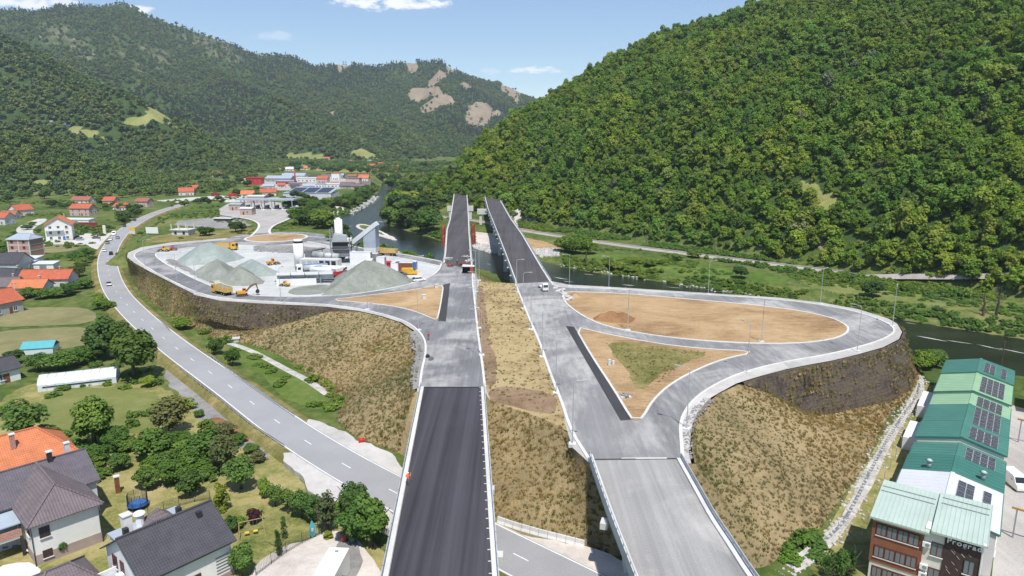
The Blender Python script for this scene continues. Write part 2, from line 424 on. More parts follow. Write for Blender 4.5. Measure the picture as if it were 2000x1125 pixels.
def terrain_mat():
    n = NT('terrain')
    f = n.math('ADD', n.math('MULTIPLY', n.noise(.022, 6, .62), .5), n.math('MULTIPLY', n.noise(.35, 5, .65), .5))
    green = n.ramp(f, [(.36, (.045, .078, .018)), (.47, (.085, .125, .030)), (.55, (.14, .165, .05)), (.68, (.24, .215, .09))])
    forest = n.ramp(f, [(.36, (.032, .058, .016)), (.6, (.062, .100, .028))])
    tan = n.ramp(f, [(.34, (.19, .145, .10)), (.5, (.27, .215, .15)), (.66, (.35, .285, .205))])
    meadow = n.ramp(f, [(.34, (.14, .17, .045)), (.5, (.235, .245, .085)), (.66, (.34, .31, .135))])
    a = n.attr('cover'); s = n.n.new('ShaderNodeSeparateColor'); n.l.new(a.outputs['Color'], s.inputs[0])
    def soft(ch):
        x = n.math('ADD', s.outputs[ch], n.math('MULTIPLY', n.math('SUBTRACT', f, .5), .9)); return n.rng(x, .38, .62)
    c = n.mix(soft(2), green, forest); c = n.mix(soft(1), c, meadow); c = n.mix(soft(0), c, tan)
    n.col(c); n.rough(1); n.b.inputs['Specular IOR Level'].default_value = .08; n.bump(n.noise(.8, 5, .7), .8, .6)
terrain_mat()
def leaf(name, cols, trans=.25, jit=.35):
    """leaf colour differs from tree to tree and, a little, through the crown"""
    n = NT(name)
    oi = n.n.new('ShaderNodeObjectInfo')
    base = n.ramp(oi.outputs['Random'], [((i+.5)/len(cols), c) for i, c in enumerate(cols)])
    big = n.noise(.018, 3, .6); base = n.mix(1.0, base, n.mix(n.rng(big, .38, .62), (.84, .97, 1.05), (1.16, 1.08, .86)), 'MULTIPLY')
    f = n.noise(.9, 3, .6)
    c = n.mix(jit, base, n.mix(f, (.45, .45, .45), (1.5, 1.5, 1.3)), 'MULTIPLY')
    c = n.mix(1.0, c, n.mix(f, (.75, .78, .7), (1.22, 1.2, 1.1)), 'MULTIPLY')
    n.col(c); n.rough(.62); n.b.inputs['Specular IOR Level'].default_value = .22
    tr = n.n.new('ShaderNodeBsdfTranslucent'); n.l.new(c, tr.inputs[0])
    mx = n.n.new('ShaderNodeMixShader'); mx.inputs[0].default_value = trans
    n.l.new(n.b.outputs[0], mx.inputs[1]); n.l.new(tr.outputs[0], mx.inputs[2]); n.l.new(mx.outputs[0], n.out.inputs[0])
    return n.m
leaf('leaf_wood', [(.118, .215, .030), (.210, .320, .046), (.275, .355, .064), (.138, .245, .036), (.232, .338, .052), (.290, .345, .080), (.108, .192, .036), (.200, .322, .050)], .40)
leaf('leaf_far', [(0.078, 0.131, 0.034), (0.111, 0.171, 0.039), (0.151, 0.210, 0.051), (0.092, 0.151, 0.039), (0.125, 0.183, 0.047), (0.171, 0.210, 0.063)], .2)
leaf('leaf_pine', [(0.022, 0.043, 0.020), (0.032, 0.054, 0.025), (0.038, 0.063, 0.027)], .05)
leaf('leaf_garden', [(0.091, 0.167, 0.032), (0.122, 0.204, 0.041), (0.163, 0.245, 0.049), (0.106, 0.175, 0.041)])
leaf('leaf_dark', [(0.052, 0.100, 0.022), (0.069, 0.121, 0.028), (0.083, 0.138, 0.031)])
leaf('leaf_bright', [(0.156, 0.240, 0.029), (0.208, 0.280, 0.039)])
leaf('leaf_bank', [(0.115, 0.203, 0.027), (0.155, 0.243, 0.035), (0.095, 0.169, 0.027), (0.176, 0.236, 0.047)])
leaf('leaf_olive', [(0.124, 0.137, 0.055), (0.150, 0.156, 0.065)])
leaf('leaf_grey', [(.16, .185, .10), (.19, .21, .12)])
leaf('leaf_red', [(0.072, 0.021, 0.026), (0.091, 0.026, 0.031)])
leaf('leaf_yellow', [(0.228, 0.240, 0.030), (0.264, 0.264, 0.042)])
leaf('tuft_dry', [(.38, .285, .155), (.43, .33, .19), (.33, .245, .13), (.29, .225, .11), (.36, .28, .145), (.26, .22, .10)], .3)
leaf('tuft_green', [(.19, .20, .07), (.24, .235, .09), (.15, .175, .055)], .25)
simple('bark', (.10, .075, .055), .95, .35, 2)
simple('bark_pale', (.34, .31, .27), .95, .3, 2)
simple('white_wall', (.74, .73, .70), .85, .10, .4)
simple('cream_wall', (.68, .65, .57), .85, .10, .4)
simple('lilac_wall', (.60, .59, .60), .85, .10, .4)
simple('pink_wall', (.52, .40, .36), .85, .12, .5)
simple('plinth', (.36, .29, .26), .9, .15, .8)
simple('grey_wall', (.36, .36, .36), .9, .15, .6)
simple('dark_metal', (.035, .036, .040), .5, .2, 1)
simple('grey_metal', (.30, .31, .32), .5, .2, .8, .3)
simple('galvanised', (.44, .46, .47), .5, .15, 1, .2)
simple('white_paint', (.76, .76, .75), .45, .06, .5)
simple('road_paint', (.72, .72, .70), .8, .15, .6)
simple('car_white', (.78, .78, .78), .28, 0, spec=.5)
simple('car_silver', (.42, .43, .45), .3, 0, metal=.3, spec=.5)
simple('car_black', (.018, .018, .02), .28, 0, spec=.5)
simple('car_grey', (.10, .105, .11), .3, 0, spec=.5)
simple('car_red', (.42, .025, .02), .35, .1, 1, spec=.5)
simple('car_blue', (.04, .09, .30), .35, .1, 1, spec=.5)
simple('truck_yellow', (.66, .37, .035), .5, .18, .6, fine=4)
simple('tipper_body', (.60, .40, .13), .6, .22, .6, fine=4)
simple('excavator_orange', (.64, .29, .03), .5, .2, .8, fine=4)
simple('boom_brown', (.20, .12, .06), .6, .2, .8)
simple('tyre', (.020, .020, .021), .85, .2, 2)
simple('rim', (.32, .32, .33), .45, 0, metal=.3)
simple('tail_red', (.35, .02, .015), .4, 0)
simple('head_lamp', (.75, .75, .72), .2, 0)
simple('plate_steel', (.22, .22, .23), .55, .3, 1.2, .3)
simple('rust_red', (.34, .085, .05), .7, .3, .9)
simple('red_paint', (.55, .025, .035), .5, .12, .5)
simple('red_dark', (.30, .03, .03), .6, .15, .5)
simple('blue_paint', (.05, .17, .45), .5, .15, .8)
simple('teal_paint', (.10, .38, .42), .5, .1, .8)
simple('yellow_paint', (.78, .50, .05), .5, .1, .8)
simple('orange_vest', (.85, .16, .045), .8, .1, 3)
simple('pipe_yellow', (.62, .33, .06), .5, .1, .8)
simple('navy_cloth', (.03, .035, .06), .9, .1, 3)
simple('grey_cloth', (.16, .16, .17), .9, .1, 3)
simple('white_cloth', (.7, .7, .69), .9, .05, 3)
simple('skin', (.45, .27, .19), .6, .05, 5)
simple('helmet_white', (.8, .8, .78), .4, 0)
simple('timber', (.42, .30, .17), .8, .3, 1.5)
simple('brown_wood', (.20, .075, .04), .6, .2, 1.2)
simple('window_frame_brown', (.12, .035, .028), .5, .1, 1)
simple('window_frame_white', (.72, .72, .72), .5, 0)
def glass(name, c, r=.08):
    n = NT(name); n.col(c); n.rough(r); n.b.inputs['Specular IOR Level'].default_value = .8
glass('glass', (.035, .045, .055)); glass('glass_grey', (.16, .18, .20), .2); glass('windscreen', (.02, .025, .03))
simple('green_sheet', (.070, .205, .165), .42, .12, .25, spec=.4)
simple('green_sheet_deep', (.052, .175, .140), .42, .12, .25, spec=.4)
simple('light_green_sheet', (.28, .45, .28), .45, .10, .25, spec=.4)
simple('pale_green_sheet', (.43, .52, .46), .42, .10, .25, spec=.4)
simple('white_sheet', (.62, .63, .64), .4, .05, .25, spec=.4)
simple('blue_grey_sheet', (.36, .41, .47), .42, .12, .3, spec=.4)
simple('pv_cell', (.030, .032, .045), .25, .15, .8, spec=.6)
simple('pv_frame', (.55, .56, .57), .4, 0)
simple('greenhouse_film', (.62, .68, .70), .35, .1, .4, spec=.5)
simple('dark_cladding', (.060, .040, .036), .7, .35, .5, fine=8)
simple('brick_cladding', (.255, .10, .055), .8, .25, .6, fine=10)
def tiled(name, c, course=.34, width=.30, var=.25, rz=0):
    """tile courses: fine relief and shade along the roof's own slope (object axes)"""
    n = NT(name)
    p = n.pos(obj=True); s = n.n.new('ShaderNodeSeparateXYZ'); n.l.new(p, s.inputs[0])
    wz = n.math('SINE', n.math('MULTIPLY', s.outputs[1], 2*math.pi/course)); wx = n.math('SINE', n.math('MULTIPLY', s.outputs[0], 2*math.pi/width))
    f = n.noise(.7, 5, .65, p); g = n.noise(5, 3, .7, p)
    cc = n.ramp(n.math('ADD', n.math('MULTIPLY', f, .6), n.math('MULTIPLY', g, .4)), [(.33, tuple(x*(1-var) for x in c)), (.68, tuple(min(1, x*(1+var)) for x in c))])
    cc = n.mix(n.rng(wz, .45, 1.0, 0, .35), cc, tuple(x*.45 for x in c))
    n.col(cc); n.rough(.75); n.bump(n.math('ADD', wz, n.math('MULTIPLY', wx, .7)), .5, .05)
tiled('tile_grey', (.125, .112, .128)); tiled('tile_brown', (.165, .135, .140)); tiled('tile_dark', (.072, .070, .080))
tiled('tile_orange', (.56, .19, .085)); tiled('tile_red', (.47, .125, .065)); tiled('tile_brown_red', (.33, .13, .085))
def bricks(name, c, mortar):
    n = NT(name); b = n.n.new('ShaderNodeTexBrick'); b.inputs['Scale'].default_value = 1.0
    b.inputs['Color1'].default_value = (*c, 1); b.inputs['Color2'].default_value = (*[x*.8 for x in c], 1); b.inputs['Mortar'].default_value = (*mortar, 1)
    b.inputs['Brick Width'].default_value = .5; b.inputs['Row Height'].default_value = .25; b.inputs['Mortar Size'].default_value = .03
    p = n.pos(obj=True); s = n.n.new('ShaderNodeSeparateXYZ'); n.l.new(p, s.inputs[0])
    cb = n.n.new('ShaderNodeCombineXYZ'); n.l.new(n.math('ADD', s.outputs[0], s.outputs[1]), cb.inputs[0]); n.l.new(s.outputs[2], cb.inputs[1])
    n.l.new(cb.outputs[0], b.inputs['Vector']); n.col(b.outputs[0]); n.rough(.9)
bricks('brick_block', (.46, .20, .135), (.42, .36, .33)); bricks('brick_pink', (.50, .33, .26), (.46, .42, .38))
# ------------------------------------------------------------------ terrain
WATER_Z = -12.5
RIV_FAR = ats([(786, 352), (775, 366), (758, 386), (746, 402), (744, 424), (757, 440), (790, 450), (822, 459), (850, 468), (885, 482), (935, 484), (975, 500), (1064, 512), (1130, 529), (1205, 539), (1300, 552), (1400, 569), (1500, 585), (1600, 600), (1700, 615), (1770, 627), (1850, 640), (2000, 663), (2140, 690)], WATER_Z)
RIV_NEAR = ats([(748, 352), (742, 372), (726, 392), (700, 408), (668, 422), (652, 434), (664, 456), (690, 478), (725, 488), (765, 493), (810, 500), (860, 507), (935, 524), (965, 533), (1008, 555), (1060, 572)], WATER_Z)
RIV_NEAR += [Vector(p) for p in ((44, 232, 0), (70, 212, 0), (92, 192, 0), (103, 176, 0), (112, 166, 0), (128, 158, 0), (150, 143, 0), (185, 112, 0), (230, 60, 0))]
RIVER = RIV_FAR+[Vector((260, 75, 0))]+RIV_NEAR[::-1]
RIVER = [(p.x, p.y) for p in smooth([Vector((p.x, p.y, 0)) for p in RIVER], 1, True)]
def ridge(pts): return [tuple(at_y(a, b, y)) for a, b, y in pts]
RIDGES = [
 (ridge([(-900, 150, 2300), (-300, 60, 2600), (0, 18, 2700), (60, 24, 2750), (110, 6, 2800), (230, 4, 2800), (300, 34, 2850), (380, 66, 2900), (470, 99, 3000), (560, 103, 3100), (610, 120, 3150), (660, 117, 3200), (720, 130, 3250), (780, 130, 3300), (860, 128, 3300), (900, 144, 3350), (950, 154, 3400), (1045, 190, 3600), (1250, 215, 3800)]), .44),
 (ridge([(-700, -20, 1500), (-150, 62, 1500), (0, 84, 1450), (90, 125, 1400), (190, 178, 1340), (300, 240, 1250), (390, 300, 1150), (440, 342, 1080)]), .40),
 (ridge([(380, 120, 2600), (480, 190, 2200), (560, 212, 2000), (640, 250, 1850), (710, 292, 1700)]), .36),
 (ridge([(640, 160, 2900), (700, 205, 2500), (760, 250, 2150), (800, 290, 1850)]), .40),
 (ridge([(860, 128, 3300), (850, 190, 2800), (880, 245, 2350), (860, 296, 2000)]), .42),
 (ridge([(1000, 190, 3400), (960, 240, 2700), (930, 280, 2200)]), .42),
 (ridge([(230, 16, 2800), (215, 70, 2500), (240, 130, 2200), (300, 180, 1950), (360, 225, 1750)]), .42),
 (ridge([(60, 30, 2700), (40, 80, 2350), (20, 130, 2000)]), .42),
 (ridge([(-600, 120, 900), (-150, 215, 860), (0, 262, 830), (120, 305, 780), (200, 345, 740)]), .33),
]
SHELF = [(p.x, p.y) for p in ats([(268, 478), (296, 455), (340, 420), (372, 400), (425, 388), (600, 386), (610, 400), (640, 440), (660, 462), (640, 475), (440, 470), (350, 476)], -.6)]
def height(x, y):
    x = np.asarray(x, float); y = np.asarray(y, float)
    base = -9+11*sstep(480, 1700, y)
    wr = sstep(14, 40, x)*(1-sstep(150, 215, y)); base = base*(1-wr)+(-11.5)*wr
    base = base+(fbm(x, y, 60, 3, 3)-.5)*1.2*sstep(430, 560, y)
    # hills across the valley
    n1 = fbm(x, y, 420, 5, 11)-.5; n2 = fbm(x, y, 130, 4, 23)-.5
    h = np.full(x.shape, -200.0)
    for line, s in RIDGES:
        d, z = pdist(x, y, line)
        z2 = z-s*d*(1+.55*n1)-.00002*d*d
        h = np.maximum(h, z2)+0*h
    far = sstep(600, 1100, np.hypot(x, y))
    h = h+(n1*70+n2*50)*far*np.clip((h+20)/120, 0, 1)
    # steep wooded hill on the right bank
    w1 = fbm(x, y, 110, 4, 5)-.5; w2 = fbm(x, y, 38, 3, 9)-.5
    d = (x-111)*.82+(y-292)*.57-13+w1*8
    hf = .76*d-.00064*d*d+5*sstep(0, 60, d)+w1*22*sstep(10, 90, d)+w2*7*sstep(10, 60, d)
    dn = x+95+w1*20-.10*np.clip(y-600, 0, 600); hn = .92*dn-.001*np.clip(dn, 0, 460)**2+w2*8
    hb = .55*(1050-y+.4*x)
    k = 8.0
    m = np.minimum(hf, hn); m = -k*np.log(np.exp(-np.clip(hf-m, 0, 300)/k)+np.exp(-np.clip(hn-m, 0, 300)/k))+m
    hr = np.minimum(m, hb)-9
    hr = np.where(d > -25, hr, -200)
    z = np.maximum(base, np.maximum(h, hr))
    # shelf around the toll plaza
    ds, _ = pdist(x, y, SHELF, True); ins = inside(x, y, SHELF)
    ws = np.where(ins, 1, 1-sstep(0, 16, ds)); zs = -.22+(fbm(x, y, 25, 3, 41)-.5)*.35
    z = z*(1-ws)+np.maximum(z, zs)*ws
    # river bed and banks
    dr, _ = pdist(x, y, RIVER, True); inr = inside(x, y, RIVER)
    bank = sstep(0, 15, dr)
    z = np.where(inr, WATER_Z-.25-np.clip(dr*.15, 0, 2.0), (WATER_Z+.12)*(1-bank)+z*bank)
    return z
def hgt(x, y): return float(height(np.array([x]), np.array([y]))[0])
def hit(px, py, t0=60, t1=5200, n=700):
    """where a sight line meets the terrain"""
    d = ray(px, py); t = t0*(t1/t0)**np.linspace(0, 1, n)
    x, y, z = d.x*t, d.y*t, CAM_Z+d.z*t
    b = np.nonzero(z < height(x, y))[0]
    if len(b) == 0: return Vector((x[-1], y[-1], hgt(x[-1], y[-1])))
    i = max(1, b[0]); tt = np.linspace(t[i-1], t[i], 12)
    b = np.nonzero(CAM_Z+d.z*tt < height(d.x*tt, d.y*tt))[0]; q = tt[b[0]] if len(b) else t[i]
    return Vector((d.x*q, d.y*q, hgt(d.x*q, d.y*q)))
def axis(lo, hi, mid, s0, k, smax):
    r = [mid]
    while r[-1] < hi: r.append(r[-1]+min(smax, max(s0, k*abs(r[-1]-mid))))
    l = [mid]
    while l[-1] > lo: l.append(l[-1]-min(smax, max(s0, k*abs(l[-1]-mid))))
    return np.array(l[::-1]+r[1:])
XS = axis(-3200, 2600, -20, 3.2, .0105, 32); YS = axis(-250, 4300, 120, 3.2, .0095, 30)
GX, GY = np.meshgrid(XS, YS); nx, ny = len(XS), len(YS)
GZ = height(GX.ravel(), GY.ravel())
def hitpoly(pts, **k): return [(p.x, p.y) for p in (hit(a, b, **k) for a, b in pts)]
BARE = [hitpoly(q) for q in (
 [(885, 128), (870, 140), (830, 160), (800, 185), (795, 200), (815, 205), (845, 190), (868, 165), (884, 145)],
 [(828, 205), (850, 190), (872, 188), (874, 210), (850, 218), (822, 218)],
 [(750, 126), (820, 124), (818, 145), (800, 150), (795, 158)],
 [(905, 240), (930, 215), (950, 200), (972, 222), (950, 235), (920, 250)],
 [(968, 160), (1000, 168), (1045, 186), (1010, 205), (985, 175)],
 [(905, 160), (928, 172), (915, 182), (900, 172)],
 [(0, 148), (50, 150), (48, 156), (5, 155)], [(635, 215), (660, 210), (662, 228), (640, 226)],
 [(655, 125), (675, 130), (672, 150), (655, 150)])]
SPARSE = [hitpoly(q) for q in ([(400, 70), (440, 80), (470, 100), (450, 125), (400, 110), (330, 75), (290, 60), (320, 50)], [(205, 65), (230, 60), (240, 110), (280, 130), (275, 160), (215, 100)], [(290, 100), (345, 95), (345, 135), (300, 135)], [(40, 45), (160, 50), (170, 85), (60, 90)], [(130, 90), (190, 95), (190, 130), (140, 120)])]
MEAD = [hitpoly(q) for q in (
 [(285, 238), (350, 242), (345, 252), (290, 248), (245, 240), (250, 234), (285, 228)], [(135, 252), (205, 262), (215, 276), (150, 268)], [(130, 305), (205, 310), (195, 325), (150, 320)],
 [(560, 300), (640, 302), (660, 320), (840, 318), (838, 330), (700, 338), (560, 330), (520, 322)], [(690, 298), (730, 300), (790, 318), (700, 312)], [(525, 316), (560, 322), (575, 334), (530, 332)], [(60, 352), (110, 358), (100, 366), (70, 362)])]
gx, gy = GX.ravel(), GY.ravel()
cov = np.zeros((nx*ny, 4)); cov[:, 3] = 1
slope_h = GZ-(-9+11*sstep(480, 1700, gy))
forest = sstep(3, 9, slope_h)
def soft_poly(x, y, q, amp):
    d, _ = pdist(x, y, q, True); sd = np.where(inside(x, y, q), d, -d)+(fbm(x, y, amp*3, 4, 17)-.5)*2.6*amp
    return sstep(-amp*.35, amp*.35, sd)
for q in BARE: cov[:, 0] = np.maximum(cov[:, 0], soft_poly(gx, gy, q, 45))
for q in MEAD: cov[:, 1] = np.maximum(cov[:, 1], soft_poly(gx, gy, q, 10))
for q in SPARSE: cov[:, 0] = np.maximum(cov[:, 0], .45*soft_poly(gx, gy, q, 60))
CLEAR = hitpoly([(1552, 350), (1600, 362), (1645, 395), (1628, 425), (1600, 420), (1586, 395), (1562, 380)]); PATH = hitpoly([(1590, 450), (1600, 448), (1618, 488), (1606, 492)])
cov[:, 1] = np.maximum(cov[:, 1], inside(gx, gy, CLEAR)); cov[:, 0] = np.maximum(cov[:, 0], inside(gx, gy, PATH))
shd, _ = pdist(gx, gy, SHELF, True); forest = forest*np.where(inside(gx, gy, SHELF), 0, sstep(15, 30, shd))
cov[:, 2] = forest
v = np.stack([gx, gy, GZ], 1)
idx = np.arange(nx*ny).reshape(ny, nx)
fq = np.stack([idx[:-1, :-1], idx[:-1, 1:], idx[1:, 1:], idx[1:, :-1]], -1).reshape(-1, 4)
me = bpy.data.meshes.new('terrain'); me.vertices.add(len(v)); me.vertices.foreach_set('co', v.ravel())
me.loops.add(fq.size); me.loops.foreach_set('vertex_index', fq.ravel()); me.polygons.add(len(fq)); me.polygons.foreach_set('loop_start', np.arange(0, fq.size, 4))
me.polygons.foreach_set('use_smooth', np.ones(len(fq), bool)); me.update(calc_edges=True)
ca = me.color_attributes.new('cover', 'FLOAT_COLOR', 'POINT'); ca.data.foreach_set('color', cov.ravel())
tag(obj('terrain', me, MATS['terrain']), 'green valley floor rising into steep wooded hillsides on both sides', kind='structure')
# river
wv = [(p[0], p[1]) for p in RIVER]
ext = [Vector((p.x, p.y, 0)) for p in smooth([Vector((x, y, 0)) for x, y in RIVER], 1, True)]
cx = sum(p.x for p in ext)/len(ext); cy = sum(p.y for p in ext)/len(ext)
def grow_poly(P, d):
    n = len(P); area = sum(P[i].x*P[(i+1) % n].y-P[(i+1) % n].x*P[i].y for i in range(n)); s = 1 if area > 0 else -1; Q = []
    for i in range(n):
        t = (P[(i+1) % n]-P[i-1]).normalized(); Q.append(P[i]+Vector((t.y, -t.x, 0))*d*s)
    return Q
ngon('river', grow_poly(ext, 1.2), WATER_Z, MATS['river_water'], kind='structure')['label'] = 'dark river curving under the motorway bridges with pale riffles'
# ------------------------------------------------------------------ interchange platform, embankments, roads
def v3(pts, z=0.0): return [at(a, b, z) for a, b in pts]
WEST_TOP = [(814, 765), (819, 727), (827, 690), (824, 664), (810, 646), (785, 630), (745, 617), (700, 607), (640, 599), (590, 596), (560, 595), (500, 592), (430, 587), (385, 577), (335, 552), (290, 529), (262, 513), (248, 502), (250, 493), (275, 483)]
WEST_TOE = [(778, 885), (735, 872), (700, 858), (665, 840), (650, 822), (652, 800), (650, 785), (620, 755), (580, 722), (552, 702), (530, 692), (490, 676), (438, 664), (388, 655), (334, 624), (287, 584), (264, 558), (250, 534), (250, 514), (264, 492)]
WEST_H = [0]*8+[1.2, 5, 6.4, 6.8, 5.5, 2.5]+[0]*6
NORTH = [(275, 483), (330, 474), (440, 465), (520, 457), (600, 458), (650, 470), (690, 482), (740, 489), (800, 498), (856, 508), (866, 513), (924, 529), (936, 549), (1006, 554), (1076, 549), (1112, 556), (1187, 560), (1380, 572), (1520, 581), (1607, 591), (1677, 604), (1735, 622), (1752, 632)]
EAST_TOP = [(1752, 632), (1762, 648), (1756, 662), (1725, 678), (1675, 692), (1625, 704), (1580, 712), (1535, 721), (1490, 733), (1440, 748), (1400, 767), (1372, 788), (1352, 812), (1345, 845), (1345, 880), (1350, 905)]
EAST_TOE = [(1806, 700), (1806, 720), (1800, 745), (1790, 765), (1778, 785), (1765, 805), (1752, 830), (1735, 855), (1712, 890), (1690, 925), (1665, 962), (1640, 1000), (1610, 1040), (1580, 1065), (1540, 1092), (1500, 1118)]
EAST_H = [8.5, 10, 10.3, 10.3, 10.3, 10, 9.6, 8, 3.2, 0, 0, 0, 0, 0, 0, 0]
FRONT_TOP = [(1350, 905), (1330, 905), (1150, 903), (1118, 874), (1108, 842), (1060, 818), (1000, 798), (957, 782), (947, 766), (880, 765), (814, 765)]
FRONT_TOE = [(1500, 1118), (1380, 1120), (1160, 1085), (1143, 1066), (1110, 1060), (1060, 1049), (1015, 1037), (980, 1022), (960, 1008), (880, 960), (778, 885)]
def loft(name, top, toe, mats, rows=12, step=2.2, noise=.5, kind='structure', label=None, concave=0.0):
    n = max(3, int(np.linalg.norm(np.diff(np.array([[*p] for p in toe]), axis=0), axis=1).sum()/step))
    a, b = resample(top, n=n), resample(toe, n=n); v = []
    for k in range(rows+1):
        t = k/rows; tz = t**(1.0-concave) if concave >= 0 else t
        for i in range(n):
            p = a[i]*(1-t)+b[i]*t; z = a[i, 2]*(1-tz)+b[i, 2]*tz
            e = math.sin(math.pi*min(1, t*1.15)) if t > 0 else 0
            v.append([p[0], p[1], z, e])
    v = np.array(v)
    v[:, 2] += (fbm(v[:, 0], v[:, 1], 7, 3, 77)-.5)*2*noise*v[:, 3]
    f = [(k*n+i, k*n+i+1, (k+1)*n+i+1, (k+1)*n+i) for k in range(rows) for i in range(n-1)]
    m = pydata(name, v[:, :3], f, True)
    bm = bmesh.new(); bm.from_mesh(m); bmesh.ops.recalc_face_normals(bm, faces=bm.faces[:])
    if sum(q.normal.z for q in bm.faces) < 0: bmesh.ops.reverse_faces(bm, faces=bm.faces[:])
    bm.to_mesh(m); bm.free()
    o = obj(name, m, mats); tag(o, label, kind=kind); return o
def outward(P, sign):
    Q = np.array([[*p] for p in P]); t = np.gradient(Q[:, :2], axis=0); t /= np.linalg.norm(t, axis=1)[:, None]
    return np.stack([t[:, 1], -t[:, 0]], 1)*sign
WALLP = []
# reinforced earth walls: each lift of earth is a course of its own
def retaining_wall(name, top, hs, sign, label, h=.62, back=.20, mat='reinforced_earth'):
    P = [Vector((p.x, p.y, hh)) for p, hh in zip(top, hs)]
    Q = resample(P, 1.3); N = outward([(q[0], q[1], 0) for q in Q], sign)
    root = empty(name, (float(Q[len(Q)//2, 0]), float(Q[len(Q)//2, 1]), 0), 0, label, 'retaining wall')
    ox, oy = root.location.x, root.location.y
    for i in range(int(max(hs)/h)+1):
        ok = Q[:, 2] > i*h
        runs = []; s = None
        for j in range(len(Q)):
            if ok[j] and s is None: s = j
            if s is not None and (not ok[j] or j == len(Q)-1):
                if j-s > 2: runs.append((s, j))
                s = None
        for (s, e) in runs:
            v = []; f = []
            for j in range(s, e):
                z0 = .0-i*h; z1 = max(-Q[j, 2]-.3, -(i+1)*h-.05)
                jit = (vnoise(np.array([j*1.0]), np.array([i*3.0]), 1.6, 5)[0]-.5)*.30
                o0 = .5+back*(i-1.2); o1 = .5+back*i+jit; o2 = .5+back*(i+.55)+jit*.6
                for (o, z) in ((o0, z0-.02), (o1, z0-.04-abs(jit)*.3), (o2, z1)): v.append((Q[j, 0]+N[j, 0]*o-ox, Q[j, 1]+N[j, 1]*o-oy, z))
            m = e-s
            for j in range(m-1):
                for k in range(2): f.append((j*3+k, j*3+k+1, j*3+k+4, j*3+k+3))
            me = pydata('wall_course', v, f); bm = bmesh.new(); bm.from_mesh(me); bmesh.ops.recalc_face_normals(bm, faces=bm.faces[:]); bm.to_mesh(me); bm.free()
            obj('wall_course', me, MATS[mat], root)
    wm = np.array([(q[0]+n[0]*(.7+back*i), q[1]+n[1]*(.7+back*i), -i*h-.05) for q, n in zip(Q, N) for i in range(1, int(q[2]/h)+1)]); WALLP.append(wm)
    foot = [(q[0]+n[0]*(.5+back*(q[2]/h)), q[1]+n[1]*(.5+back*(q[2]/h)), -q[2]) for q, n in zip(Q, N)]
    return root, foot
wt, et = v3(WEST_TOP), v3(EAST_TOP)
def with_foot(top, hs, sign, back=.20, h=.62):
    N = outward(top, sign); return [Vector((p.x+n[0]*(.4+back*hh/h*.95 if hh else .5), p.y+n[1]*(.4+back*hh/h*.95 if hh else .5), -hh*.97-.02)) for p, hh, n in zip(top, hs, N)]
def toe_line(pts, z): return [Vector((p.x, p.y, min(z, hgt(p.x, p.y)-.5))) for p in v3(pts, z)]
W_SIGN = 1 if outward(wt, 1)[10][1] < 0 else -1
E_SIGN = 1 if outward(et, 1)[4][0] > 0 else -1
retaining_wall('retaining_wall', wt[7:15], WEST_H[7:15], W_SIGN, 'dark reinforced earth wall with dry weeds below the gravel heaps')
retaining_wall('retaining_wall', et[:10], EAST_H[:10], E_SIGN, 'tall layered reinforced earth wall under the outer bend of the east loop')
west_slope = loft('embankment', with_foot(wt, WEST_H, W_SIGN), toe_line(WEST_TOE, -8.9), MATS['dry_grass'], label='dry grass embankment of the west ramp')
east_slope = loft('embankment', with_foot(et, EAST_H, E_SIGN), toe_line(EAST_TOE, -11.6), MATS['dry_grass'], 14, label='dry grass embankment of the east ramp above the creek')
ft_, fe_ = v3(FRONT_TOP), toe_line(FRONT_TOE, -9.0)
ft_[0] = with_foot(et, EAST_H, E_SIGN)[-1]; ft_[-1] = with_foot(wt, WEST_H, W_SIGN)[0]; fe_[0] = toe_line(EAST_TOE, -11.6)[-1]; fe_[-1] = toe_line(WEST_TOE, -8.9)[0]
front_slope = loft('embankment', ft_, fe_, MATS['dry_grass'], label='dry grass slope between the two near bridges')
nt = v3(NORTH); N_SIGN = 1 if outward(nt, 1)[10][1] > 0 else -1
nn = outward(nt, N_SIGN)
offs = [6, 8, 8, 8, 10, 14, 16, 18, 22, 24, 20, 16, 16, 16, 14, 14, 14, 14, 14, 14, 12, 9, 7]
ntoe = []
for p, n_, o_ in zip(nt, nn, offs):
    q = Vector((p.x+n_[0]*o_, p.y+n_[1]*o_, 0)); q.z = hgt(q.x, q.y)-.5; ntoe.append(q)
north_slope = loft('embankment', nt, ntoe, MATS['patch_grass'], 10, label='grassy bank between the interchange and the river')
PLAT = wt+nt[1:]+et[1:]+v3(FRONT_TOP)[1:-1]
PLATFORM = [(p.x, p.y) for p in PLAT]
ngon('platform_ground', PLAT, -.012, MATS['shoulder'], kind='structure')['label'] = 'pale stone fill of the interchange platform'

# --- carriageways and ramps on the platform (level 0)
W_OUT = [(820, 757), (823, 727), (832, 690), (831, 665), (817, 645), (793, 628), (753, 615), (700, 603), (640, 595), (560, 591), (500, 588), (430, 583), (383, 572), (333, 548), (290, 525), (262, 504), (263, 495), (285, 486), (330, 479), (400, 472), (470, 466)]
W_IN = [(862, 516), (858, 528), (840, 542), (800, 556), (740, 568), (680, 576), (600, 580), (499, 579), (440, 569), (413, 559), (381, 546), (346, 528), (317, 512), (301, 498), (310, 492), (345, 487), (400, 481), (475, 474)]
W_MED = [(924, 529), (922, 544), (927, 588), (933, 649), (940, 697), (945, 737), (947, 757)]
w_poly = smooth(v3(W_OUT), 2)+smooth(v3(W_IN), 2)[::-1]+v3([(866, 513)])+v3(W_MED)
ngon('west_carriageway', w_poly, .03, MATS['asphalt_west'], kind='structure')['label'] = 'grey asphalt of the west carriageway and its looping ramp'
